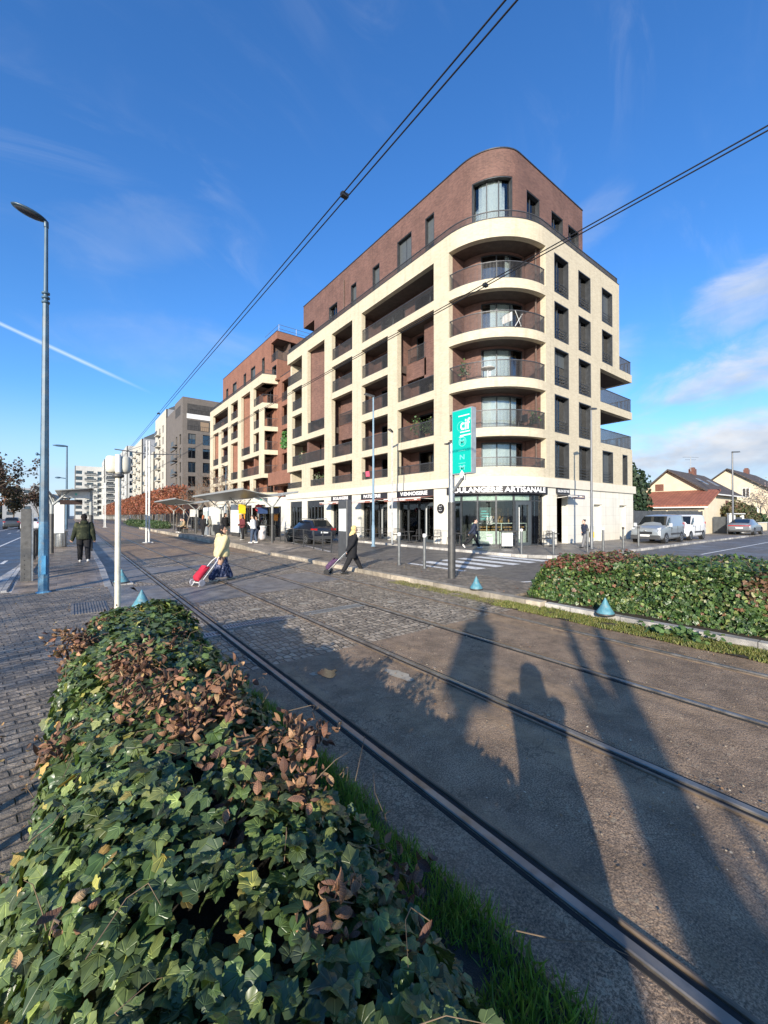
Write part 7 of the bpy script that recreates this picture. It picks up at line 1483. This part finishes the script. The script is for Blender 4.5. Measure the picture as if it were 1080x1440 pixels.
# finer, rounder leaf for the near hedge: smoothed outline and an inner ring, folded along the midrib and arched
def smooth_leaf():
    n = len(IV); out = []
    for i in range(n):
        p0, p1, p2, p3 = (Vector(IV[(i + j) % n]) for j in (-1, 0, 1, 2))
        for t in (0, .5): out.append(.5 * ((2 * p1) + (p2 - p0) * t + (2 * p0 - 5 * p1 + 4 * p2 - p3) * t * t + (3 * p1 - p0 - 3 * p2 + p3) * t ** 3))
    c = Vector((0, .17)); f = lambda p: (p.x, p.y, .16 * abs(p.x) - .30 * (p.y - .2) ** 2 - .55 * p.x ** 4 + .035 * math.sin(p.x * 11) * math.cos(p.y * 9))
    v = [f(c)] + [f(c + (p - c) * .55) for p in out] + [f(p) for p in out]; m = len(out)
    fs = [(0, 1 + i, 1 + (i + 1) % m) for i in range(m)] + [(1 + i, 1 + m + i, 1 + m + (i + 1) % m, 1 + (i + 1) % m) for i in range(m)]
    return v, fs, [(x, y + .04) for x, y, z in v]
ivn_v, ivn_f, ivn_uv = smooth_leaf()
DL = []; 
for i, (y, w) in enumerate(((0, .02), (.18, .17), (.38, .25), (.6, .23), (.82, .13), (1.0, .01))): z = .55 * (y - .5) ** 2 * 1.6; DL += [(-w, y, z + w * .75), (0, y, z), (w, y, z + w * .75)]
dead_v = DL; dead_f = [f for i in range(5) for f in ((i * 3, i * 3 + 1, i * 3 + 4, i * 3 + 3), (i * 3 + 1, i * 3 + 2, i * 3 + 5, i * 3 + 4))]; dead_uv = [(x, y) for x, y, z in DL]
m_ivy = leaf_mat('ivy_leaf', .36); m_dead = leaf_mat('dead_leaf', .7, trans=.12, serr=True)
def lump(p, s, amp, seed):     # smooth pseudo noise for the hedge outline
    return amp * (np.sin(p[:, 0] * s + seed) * np.cos(p[:, 1] * s * .83 + seed * 1.7) + .6 * np.sin(p[:, 1] * s * 1.9 + p[:, 0] * 1.3 * s + seed * 3.1))
def mound_surface(k, rs, xc, w, Hh, ya, yb, e, endl):
    y = rs.uniform(ya, yb, k); ph = rs.uniform(.0, math.pi, k)
    s = np.ones(k)
    for ye, sg in ((yb, 1), (ya, -1)): t = np.clip(1 - (ye - y) * sg / endl, 0, 1); s = np.minimum(s, np.sqrt(np.clip(1 - t ** 2.4, 0, 1)))
    c, n = np.cos(ph), np.sin(ph); xx = -np.sign(c) * np.abs(c) ** e * w * (.35 + .65 * s); zz = n ** e * Hh * s ** .6
    nx = -np.sign(c) * np.abs(c) ** (2 - e) / w; nz = n ** (2 - e) / Hh; ny = np.where(yb - y < endl, (1 - s) * 2.2, 0) - np.where(y - ya < endl, (1 - s) * 2.2, 0)
    N = np.stack([nx, ny, nz], 1); N /= np.linalg.norm(N, axis=1, keepdims=True) + 1e-9
    P = np.stack([xc(y) + xx, y, zz], 1); return P, N
def tints(rs, k, table):
    cols = np.array([t[0] for t in table]); pr = np.array([float(t[1]) for t in table]); pr /= pr.sum(); i = rs.choice(len(cols), k, p=pr); return cols[i] * rs.uniform(.7, 1.35, (k, 1)) * rs.uniform(.92, 1.08, (k, 3))
rs = np.random.RandomState(11)
hg = thing('ivy_hedge', 'ivy covered hedge with dead brown sprigs filling the left foreground', 'hedge', (.45, 2.5, 0), world_coords=True)
xc = lambda y: .33 + .05 * np.clip(y, -2, 8)
K = 23000; P_, N_ = mound_surface(K, rs, xc, .61, .80, .02, 6.25, .74, .9)
dep = rs.beta(1.3, 2.6, K) * .20; P_ = P_ + N_ * (lump(P_, 3.1, .05, 1.0) + lump(P_, 7.3, .028, 4.0))[:, None] - N_ * dep[:, None] + N_ * .03
NN = N_ * .75 + rs.normal(0, .42, (K, 3)) + [0, 0, .28]; P_[:, 2] = np.maximum(P_[:, 2], .03)
keep = np.hypot(P_[:, 0], P_[:, 1]) + np.maximum(0, P_[:, 2] - 1.4) > -1; P_, NN = P_[keep], NN[keep]; K = len(P_)
spin = np.where(np.abs(NN[:, 2]) / np.linalg.norm(NN, axis=1) > .8, rs.uniform(0, 6.28, K), math.pi + rs.normal(0, .75, K))
sz = np.clip(rs.normal(.056, .016, K), .026, .092)
leaves('ivy_foliage', m_ivy, hg, ivn_v, ivn_f, ivn_uv, P_, frames(NN, spin), np.stack([sz * rs.uniform(.85, 1.1, K), sz, sz * np.clip(rs.normal(.95, .7, K), -.8, 2.6)], 1), tints(rs, K, [((.058, .092, .036), 4.5), ((.088, .128, .044), 5), ((.125, .168, .055), 3.2), ((.19, .23, .075), 1.4), ((.38, .35, .10), .5), ((.40, .26, .09), .2), ((.055, .075, .036), 2)]))
core = MB(); ys = [.35 + i * .30 for i in range(20)]; n = 14; vs = []
for y in ys:
    s = 1.0
    if 6.1 - y < 1.2: s = math.sqrt(max(.02, 1 - (1 - (6.1 - y) / 1.2) ** 2)) if y < 6.1 else .1
    for k in range(n): ph = math.pi * k / (n - 1); c = math.cos(ph); vs.append((float(xc(y)) - math.copysign(abs(c) ** .62, c) * .45 * s, y, max(.015, max(0.0, math.sin(ph)) ** .62 * .60 * s ** .6)))
core.add(vs, [(i * n + k, i * n + k + 1, (i + 1) * n + k + 1, (i + 1) * n + k) for i in range(len(ys) - 1) for k in range(n - 1)]); core.build('hedge_shade_core', M('hedge_core', (.018, .015, .010), .95, var=.5, scale=20, bump=.8, bscale=30), hg)  # dark inner mound, the hedge's interior shade put into its colour
# dead sprigs and stems
spr = [(max(x - .10, float(xc(y)) - .42), y, z - .07, int(k * 1.4)) for x, y, z, k in [(.22, 6.05, .62, 150), (.05, 4.55, .76, 90), (.30, 4.4, .86, 170), (-.02, 2.85, .74, 60), (.30, 3.3, .95, 150), (.32, 2.55, .96, 120), (.62, 2.9, .92, 40), (.70, 2.35, .90, 150), (.50, 2.1, .96, 110), (.78, 1.75, .90, 160), (.85, 1.45, .84, 40), (.60, .98, .95, 36), (.80, .92, .80, 70), (.92, 1.18, .74, 60), (.12, 1.35, .93, 5), (.62, .66, .86, 70), (.95, 5.3, .62, 40), (.85, 4.2, .78, 40), (.50, 5.6, .74, 60), (.7, 3.6, .9, 60), (1.05, 2.1, .7, 60)]]
pp, nn, ss, st = [], [], [], []
tw = MB()
for (x, y, z, k) in spr:
    d = Vector((rs.normal(0, .7), rs.normal(0, .7), .25)).normalized(); L = .08 + .0007 * k
    for q in range(max(1, k // 35)):
        dd = (d + Vector(rs.normal(0, .45, 3))).normalized(); p0 = Vector((x, y, z - .05)) + Vector(rs.normal(0, .05, 3)); p1 = p0 + dd * L * .6; p2 = p0 + dd * L * 1.2 + Vector((0, 0, -.05)); tw.tube([p0, p1, p2], [.004, .003, .0018], 5, caps=False)
        for t in range(k // max(1, k // 35)):
            f = rs.uniform(.1, 1.1); c = p0.lerp(p2, f) + Vector(rs.normal(0, .036, 3)); pp.append(tuple(c)); nn.append(rs.normal(0, 1, 3)); ss.append(rs.uniform(.028, .066)); st.append(rs.uniform(0, 6.28))
nn = np.array(nn); k = len(pp); ss = np.array(ss)
leaves('dead_leaves', m_dead, hg, dead_v, dead_f, dead_uv, np.array(pp), frames(nn, np.array(st)), np.stack([ss * rs.uniform(.7, 1.3, k), ss, ss * rs.uniform(.4, 2.0, k)], 1), tints(rs, k, [((.17, .085, .05), 3), ((.25, .13, .075), 3), ((.10, .05, .034), 3), ((.36, .215, .12), 1.0)]))
for i in range(110):
    y = rs.uniform(.2, 6.0); x = float(xc(y)) + rs.uniform(-.6, .65); z0 = .62 + rs.uniform(0, .22); p0 = Vector((x, y, z0)); d = Vector((rs.normal(0, .14), rs.normal(0, .14), rs.uniform(.02, .16))) * (.8 if i % 9 else 1.6); b_ = Vector((rs.normal(0, .03), rs.normal(0, .03), .02)); tw.tube([p0, p0 + d * .35 + b_, p0 + d * .7 + b_ * .8, p0 + d + Vector((0, 0, -.04))], [.002, .0016, .0012, .0007], 4, caps=False)
tw.build('twigs', M('ivy_stem', (.16, .11, .065), .8, var=.3), hg, kind='stuff')
# ================================================================== far hedge
h2_ = thing('ivy_hedge', 'boxy ivy hedge with sunlit leaves beyond the tracks at the right', 'hedge', (8.5, 1.5, .07), world_coords=True)
K = 34000; xf0 = 8.05
y = rs.uniform(-5, 5.1, K); t = rs.uniform(0, 1, K); front = t < .46
x = np.where(front, xf0 + .04, xf0 + rs.uniform(0, 1, K) ** 1.3 * 2.3); zt = 1.03 + .02 * (3 - y)
z = np.where(front, .06 + rs.uniform(0, 1, K) * (zt - .1), zt)
endm = rs.uniform(0, 1, K) < .07; y = np.where(endm, 4.97, y); x = np.where(endm, xf0 + rs.uniform(0, 2.3, K), x); z = np.where(endm, rs.uniform(.08, 1, K) * zt, z)
P_ = np.stack([x, y, z], 1); N_ = np.where(front[:, None], [[-1., 0, .15]], [[-.15, 0, 1.]]); N_ = np.where(endm[:, None], [[0, 1., .1]], N_)
# round the shoulders and the near end
rr_ = np.clip((z - zt + .25) / .25, 0, 1); P_[:, 0] += np.where(front, rr_ ** 2 * .16, 0); P_[:, 2] -= np.where(~front & ~endm, np.clip(1 - (x - xf0) / .25, 0, 1) ** 2 * .16, 0)
P_[:, 2] -= np.clip((y - 4.55) / .5, 0, 1) ** 2 * .35 * (z / zt); P_[:, 1] += np.clip(1 - z, 0, 1) * np.clip((y - 4.0), 0, 1) * .25
P_ = P_ + N_ * (lump(P_, 3.4, .045, 2.0) + lump(P_ + [0, 0, 0] + P_[:, [2, 2, 2]] * .7, 8.1, .035, 5.0))[:, None] - N_ * (rs.beta(1.2, 2.4, K) * .17)[:, None]
NN = N_ * .8 + rs.normal(0, .42, (K, 3)) + [0, 0, .15]; sz = np.clip(rs.normal(.057, .014, K), .03, .095)
tt = tints(rs, K, [((.030, .062, .020), 3), ((.055, .100, .028), 4.5), ((.095, .150, .040), 2.6), ((.20, .23, .075), .9), ((.20, .10, .055), .35), ((.34, .33, .18), .25)])
red = (P_[:, 1] > 3.5) & (P_[:, 2] > .78) & (rs.uniform(0, 1, K) < .55); tt[red] = np.array([.16, .065, .045]) * rs.uniform(.6, 1.5, (red.sum(), 1))
dd_ = (np.hypot(P_[:, 1] - 1.2, (P_[:, 2] - .75) * 1.4) < .42) & (rs.uniform(0, 1, K) < .5); tt[dd_] = np.array([.15, .085, .05]) * rs.uniform(.5, 1.4, (dd_.sum(), 1))
leaves('ivy_foliage', m_ivy, h2_, ivy_v, ivy_f, ivy_uv, P_, frames(NN, math.pi + rs.normal(0, .9, K)), np.stack([sz, sz, sz * rs.uniform(.3, 2.2, K)], 1), tt)
cb_ = MB(); cb_.hexa([(8.26, -5, .07), (10.3, -5, .07), (10.3, 4.75, .07), (8.26, 4.75, .07), (8.30, -5, .94), (10.25, -5, .94), (10.25, 4.45, .70), (8.30, 4.45, .70)]); cb_.build('hedge_shade_core', MATS['hedge_core'], h2_)  # inner block, coloured dark to stand for shade between the leaves
tw = MB()
for i in range(140):
    y = rs.uniform(-2, 4.6); x = rs.uniform(8.15, 9.6); p0 = Vector((x, y, .95)); d = Vector((rs.normal(0, .12), rs.normal(0, .12), rs.uniform(.08, .24))); tw.tube([p0, p0 + d * .6, p0 + d], [.004, .003, .002], 4, caps=False)
tw.build('twigs', MATS['ivy_stem'], h2_, kind='stuff')
# ================================================================== grass and weeds
m_grass = leaf_mat('grass_blade', .55, veins=False, trans=.25)
def grass(name, k, x0, x1, y0, y1, hmin, hmax, table, seed, wide=.006, z=.012, lean=.5):
    r2 = np.random.RandomState(seed); px, py = r2.uniform(x0, x1, k), r2.uniform(y0, y1, k); cl_ = np.sin(px * 9 + seed) * np.cos(py * 5.3 + seed) + .5 * np.sin(py * 13 + px * 7)
    ok = (cl_ > -.75 + r2.uniform(-.3, .3, k)) & (r2.uniform(0, 1, k) < .45 + .55 * np.clip(np.minimum(px - x0, x1 - px) / .12, 0, 1)); px, py, cl_ = px[ok], py[ok], cl_[ok]; k = len(px)
    N = np.stack([r2.normal(0, 1, k), r2.normal(0, 1, k), r2.normal(0, .25, k) + .25], 1); hh = r2.uniform(hmin, hmax, k) * (1 + .35 * cl_)
    tv = [(-1, 0, 0), (1, 0, 0), (-.7, .5, .06), (.7, .5, .06), (0, 1, .28)]
    leaves(name, m_grass, None, tv, [(0, 1, 3, 2), (2, 3, 4)], [(v[0], v[1]) for v in tv], np.stack([px, py, np.full(k, z)], 1), frames(N, r2.normal(0, lean, k)), np.stack([np.full(k, wide) * r2.uniform(.6, 1.4, k), hh, hh], 1), tints(r2, k, table), kind='stuff')
GT = [((.15, .24, .04), 4), ((.22, .32, .055), 4), ((.30, .38, .08), 2), ((.28, .24, .09), .7)]
grass('verge_grass', 46000, .80, 1.56, -.3, 6.5, .03, .10, GT, 3, .0035)
grass('mossy_verge', 30000, 6.93, 7.60, -3, 5.4, .015, .055, [((.13, .15, .035), 4), ((.20, .20, .05), 4), ((.09, .12, .03), 2), ((.26, .22, .08), 1.5)], 5, .006)
grass('mossy_verge', 5000, 7.0, 7.5, 5.4, 9.0, .01, .035, [((.16, .16, .05), 4), ((.22, .19, .08), 3)], 6, .006)
wd = thing('weed_tuft', 'low green weed rosette in the mossy verge below the far hedge', 'weed', (7.35, 2.2, .01), world_coords=True)
k = 130; r2 = np.random.RandomState(8); a = r2.uniform(0, 6.28, k); N = np.stack([np.cos(a) * .8, np.sin(a) * .8, np.ones(k)], 1); pz = np.stack([7.35 + r2.normal(0, .13, k), 2.2 + r2.normal(0, .25, k), r2.uniform(.03, .14, k)], 1)
leaves('foliage', m_grass, wd, [(-.3, 0, 0), (.3, 0, 0), (.45, .6, .1), (0, 1, .0), (-.45, .6, .1)], [(0, 1, 2, 3, 4)], [(0, 0)] * 5, pz, frames(N, r2.uniform(0, 6.28, k)), r2.uniform(.05, .11, k), tints(r2, k, [((.08, .16, .05), 1), ((.13, .2, .07), 1)]))
# fallen leaves on the setts
k = 260; px = np.concatenate([rs.uniform(-1.3, 1.4, 90), rs.uniform(-.9, -.2, 60), rs.uniform(7.6, 9.4, 110)]); py = np.concatenate([rs.uniform(2, 14, 90), rs.uniform(1.5, 5, 60), rs.uniform(5.6, 14, 110)]); zz = np.where(px > 7, .128, .012)
leaves('fallen_leaves', m_dead, None, dead_v, dead_f, dead_uv, np.stack([px, py, zz], 1), frames(np.stack([rs.normal(0, .3, k), rs.normal(0, .3, k), np.ones(k)], 1), rs.uniform(0, 6.28, k)), rs.uniform(.02, .05, k), tints(rs, k, [((.30, .19, .09), 2), ((.2, .1, .05), 2), ((.4, .3, .12), 1)]), kind='stuff')
# ================================================================== trees
m_bark = M('bark', (.10, .08, .06), .9, var=.3, scale=8, bump=.6, bscale=25); m_leafq = leaf_mat('tree_leaf', .6, veins=False, trans=.2)
QV = [(-.5, 0, 0), (0, -.45, .08), (.5, 0, 0), (0, .6, .08)]; QF = [(0, 1, 2, 3)]; QU = [(0, 0)] * 4
def limbs(seed, h, levels, spread, r0, base=.35, nb=4, lenk=.62):
    r2 = random.Random(seed); trunk = MB(); tw = MB(); ends = []
    def grow(p, d, L, r, lv):
        pts = [p]; rad = [r]; q = p.copy(); n = 4
        for i in range(n): d = (d + Vector((r2.gauss(0, .12), r2.gauss(0, .12), r2.gauss(0.03, .08)))).normalized(); q = q + d * L / n; pts.append(q.copy()); rad.append(r * (1 - .55 * (i + 1) / n))
        (trunk if lv == 0 else tw).tube(pts, rad, 7 if lv < 2 else 4, caps=lv == 0)
        if lv >= levels: ends.extend(pts[1:]); return
        for k in range(nb + (1 if lv == 0 else 0)):
            f = r2.uniform(base if lv == 0 else .25, 1.0); i = min(n - 1, int(f * n)); o = pts[i].lerp(pts[i + 1], f * n - i); a = r2.uniform(0, 6.28); s = spread * r2.uniform(.7, 1.3)
            u = d.cross(Vector((0, 0, 1)) if abs(d.z) < .9 else Vector((1, 0, 0))).normalized(); v = d.cross(u).normalized(); nd_ = (d * math.cos(s) + (u * math.cos(a) + v * math.sin(a)) * math.sin(s) + Vector((0, 0, .18))).normalized()
            grow(o, nd_, L * lenk * r2.uniform(.75, 1.2), r * .5 * r2.uniform(.8, 1.1), lv + 1)
    grow(Vector((0, 0, -.05)), Vector((0, 0, 1)), h * .62, r0, 0); return trunk, tw, ends
def tree(name, label, loc, h, seed, levels=3, spread=.75, r0=.16, leafn=0, lsz=.2, table=None, nb=4, group=None, jit=.35, barkm=None):
    o = thing(name, label, 'tree', loc, 0, group); tk, tw, ends = limbs(seed, h, levels, spread, r0, nb=nb); t_ = tk.build('trunk', barkm or m_bark, o); tw.build('branches', barkm or m_bark, o)
    if leafn:
        r2 = np.random.RandomState(seed); e = np.array([tuple(p) for p in ends]); p = e[r2.randint(0, len(e), leafn)] + r2.normal(0, jit, (leafn, 3)); p[:, 2] = np.maximum(p[:, 2], .6)
        leaves('crown', m_leafq, o, QV, QF, QU, p, frames(r2.normal(0, 1, (leafn, 3)) + [0, 0, .4], r2.uniform(0, 6.28, leafn)), r2.uniform(.6, 1.3, leafn) * lsz, tints(r2, leafn, table))
    return o
AUT = [((.07, .05, .038), 3), ((.10, .055, .042), 3), ((.06, .055, .035), 3), ((.15, .08, .045), 1)]
tree('autumn_tree', 'thinning brown leaved tree at the far side of the avenue, nearest the left edge', (-12.6, 98, 0), 11.5, 3, leafn=1700, lsz=.38, table=AUT, r0=.2); tree('autumn_tree', 'dull brown tree behind the first roadside tree of the avenue', (-13.5, 108, 0), 10, 5, leafn=1900, lsz=.38, table=AUT, r0=.2); tree('autumn_tree', 'lower olive brown tree farther along the avenue', (-9.8, 116, 0), 8.5, 6, leafn=2200, lsz=.4, table=[((.09, .08, .04), 3), ((.12, .07, .04), 2)], r0=.16)
tree('autumn_tree', 'rust coloured young tree at the foot of the avenue trees', (-10.2, 86, 0), 4.6, 9, leafn=1100, lsz=.3, table=[((.26, .10, .04), 3), ((.16, .07, .04), 2)], r0=.1); tree('autumn_tree', 'distant grey brown tree at the end of the avenue', (-7.0, 150, 0), 9, 12, leafn=1500, lsz=.45, table=AUT, r0=.16)
for i, (x, y, h, l) in enumerate(((13.6, 52, 7.0, 'small bare street tree before the second cream block, nearest the shelter'), (13.4, 59, 7.2, 'small bare street tree before the second cream block, middle one'), (13.7, 66, 7.0, 'small bare street tree before the second cream block, near its far end'), (12.4, 40, 5.6, 'leaning bare sapling behind the right hand shelter'))): tree('bare_tree', l, (x, y, 0), h, 30 + i, 3, .7, .09, 420, .09, [((.30, .14, .07), 2), ((.2, .1, .06), 2)], 4, barkm=M('pale_bark', (.20, .16, .125), .9, var=.25))
# clipped hornbeam row
hb0 = []
for v in range(3):
    o = thing('hornbeam_tree', 'x', 'tree', (0, 0, 0), 0, 'clipped russet trees in a row along the tram line'); r2 = np.random.RandomState(50 + v); tk = MB(); tk.tube([(0, 0, 0), (0, 0, 2.4), (.05, 0, 4.4), (0, 0, 6.0)], [.10, .085, .06, .02], 8)
    for i in range(26): a = r2.uniform(0, 6.28); z = r2.uniform(2.1, 5.2); d = r2.uniform(.8, 1.6); tk.tube([(0, 0, z), (math.cos(a) * d * .6, math.sin(a) * d * .6, z + .5), (math.cos(a) * d, math.sin(a) * d, z + 1.2)], [.03, .018, .006], 4, caps=False)
    tk.build('trunk', m_bark, o); k = 2300
    p = np.stack([r2.uniform(-1, 1, k) * 1.55, r2.uniform(-1, 1, k) * 2.9, r2.uniform(2.35, 6.6, k)], 1); p[:, 2] += np.sin(p[:, 1] * 3.1 + v) * .12 + r2.normal(0, .1, k); p[:, 0] *= .72 + .28 * np.sin(p[:, 2] * 2.1 + v * 2) * np.cos(p[:, 1] * 2.3)
    leaves('crown', m_leafq, o, QV, QF, QU, p, frames(r2.normal(0, 1, (k, 3)), r2.uniform(0, 6.28, k)), r2.uniform(.16, .34, k), tints(r2, k, [((.28, .08, .045), 3), ((.37, .13, .06), 3), ((.20, .07, .042), 3), ((.14, .085, .055), 1)])); hb0.append(o)
ys = [72 + 5.6 * i for i in range(30)]
ordw = ['nearest', 'second', 'third', 'fourth', 'fifth', 'sixth', 'seventh', 'eighth']
for i, y in enumerate(ys):
    o = hb0[i] if i < 3 else copy_tree(hb0[i % 3]); o.location = (13.3 + rnd.uniform(-.15, .15), y, 0); o.rotation_euler.z = math.pi * (i % 2); o['label'] = f'{ordw[i]} tree from the shelters in the clipped russet row along the tram line' if i < 8 else 'clipped russet tree in the far part of the row along the tram line'
def shrub(name, label, loc, rx, ry, h, k, lsz, table, seed, cat='shrub', stems=True, zoff=0, group=None):
    o = thing(name, label, cat, loc, 0, group); r2 = np.random.RandomState(seed); u = r2.normal(0, 1, (k, 3)); u /= np.linalg.norm(u, axis=1, keepdims=True); rr = r2.uniform(.45, 1.0, k) ** .5; rr *= 1 + .18 * np.sin(u[:, 0] * 5 + seed) * np.cos(u[:, 1] * 6 + u[:, 2] * 4)
    p = u * rr[:, None] * [rx, ry, h * .55] + [0, 0, h * .5 + zoff]; p[:, 2] = np.maximum(p[:, 2], .04)
    leaves('foliage', m_leafq, o, QV, QF, QU, p, frames(u + r2.normal(0, .7, (k, 3)), r2.uniform(0, 6.28, k)), r2.uniform(.6, 1.3, k) * lsz, tints(r2, k, table))
    if stems:
        m = MB(); r3 = random.Random(seed)
        for i in range(9): a = r3.uniform(0, 6.28); m.tube([(0, 0, 0), (math.cos(a) * rx * .3, math.sin(a) * ry * .3, h * .4), (math.cos(a) * rx * .7, math.sin(a) * ry * .7, h * .85)], [.05, .03, .01], 5, caps=False)
        m.build('stem', m_bark, o)
    return o
GR = [((.035, .07, .025), 3), ((.06, .10, .03), 3), ((.10, .13, .05), 1)]
for i, y in enumerate((58, 63.5, 69, 75, 82, 90)): shrub('low_hedge', f'low dark green ivy bank along the tracks, {ordw[i]} from the right hand shelters', (9.0, y, 0), 1.1, 3.2, 1.15, 1500, .16, GR, 70 + i, 'hedge', group='ivy banks under the clipped trees')
shrub('conifer_tree', 'dense dark conifer at the corner of the apartment block', (41.3, 16.6, .1), 2.1, 2.1, 6.4, 5200, .30, [((.018, .04, .020), 4), ((.030, .058, .026), 3), ((.05, .075, .03), 1)], 80, 'tree')
shrub('garden_shrub', 'brown green shrub behind the low garden wall by the lamp', (58.5, 12.2, .1), 2.6, 1.2, 3.3, 2400, .24, [((.10, .085, .035), 3), ((.07, .08, .03), 3), ((.15, .09, .05), 2)], 81); shrub('garden_shrub', 'larger olive shrub right of the lamp by the garden wall', (63.5, 12.4, .1), 3.2, 1.3, 3.0, 2600, .25, [((.085, .085, .035), 3), ((.06, .075, .03), 3), ((.13, .08, .045), 1)], 82); shrub('garden_shrub', 'dark low shrub near the far end of the garden wall', (68.5, 12.0, .1), 1.6, 1.0, 2.0, 1200, .22, GR, 83)
tree('bare_tree', 'pale twigged bare tree at the right edge before the larger house', (70.5, 11.6, .1), 6.0, 41, 3, .8, .08, 500, .14, [((.42, .33, .30), 2), ((.3, .2, .18), 1)], 4, barkm=MATS['pale_bark'])
# distant wood and town on the horizon
r2 = np.random.RandomState(90); k = 9000; a = np.concatenate([r2.uniform(R(-60), R(-1), k // 2), r2.uniform(R(64), R(130), k - k // 2)]); d = r2.uniform(330, 420, k); p = np.stack([np.sin(a) * d, np.cos(a) * d, r2.uniform(0, 1, k) ** 1.3 * (8 + 3 * np.sin(a * 40) + 2 * np.sin(a * 93))], 1)
leaves('distant_wood', m_leafq, None, QV, QF, QU, p, frames(r2.normal(0, 1, (k, 3)), r2.uniform(0, 6.28, k)), r2.uniform(2.0, 4.2, k), tints(r2, k, [((.10, .09, .075), 2), ((.12, .10, .08), 2), ((.08, .085, .06), 1)]), kind='stuff')
pale_block(-30, 300, 318, 17, 'distant pale block above the avenue trees, left of the lamp', m_wh, m_gy, [(3, 6), (10, 13), (20, 23), (27, 30)], R6(5), wid=16); pale_block(-11, 320, 334, 15, 'distant cream block at the end of the avenue', m_cr, m_cr, [(3, 6), (16, 18), (20, 22)], R6(4), wid=10); pale_block(-52, 310, 330, 14, 'distant low grey block beyond the avenue trees', m_gy, m_wh, [(3, 6), (22, 25), (29, 32)], R6(4), wid=15)
# ================================================================== things standing behind the camera whose shadows fall across the tracks
person('photographer in a dark coat standing at the ivy hedge, arms raised', (.04, -.36, 0), 36, 1.78, 0, blackc, .45, denim, False, black, hairb, 'short', ((4, 2), (-4, 2)), ((.14, .04, .86), (.14, -.04, .86)), 0, 0, 1.05, .016)
place('signal_cabinet', 'grey signal box on a post standing behind the photographer', 'signal', (-7.9, -5.37, 0), [('post', darksteel, lambda m: m.tube([(0, 0, 0), (0, 0, 5.75)], .085, 10)), ('box', darksteel, lambda m: m.bbox(-.2, .2, -.27, .27, 4.35, 5.3, .03))], R(-35))
tree('bare_tree', 'bare street tree behind the camera at the edge of the plaza', (-4.9, -5.0, 0), 4.4, 61, 2, .36, .36, 0, nb=4)
tree('bare_tree', 'bare street tree beside the avenue left of the camera', (-17.5, 3.0, 0), 9.5, 62, 4, .7, .2, 0, nb=4); tree('bare_tree', 'bare street tree across the avenue, out to the left', (-19.5, -7, 0), 10.5, 63, 4, .7, .22, 0, nb=4)
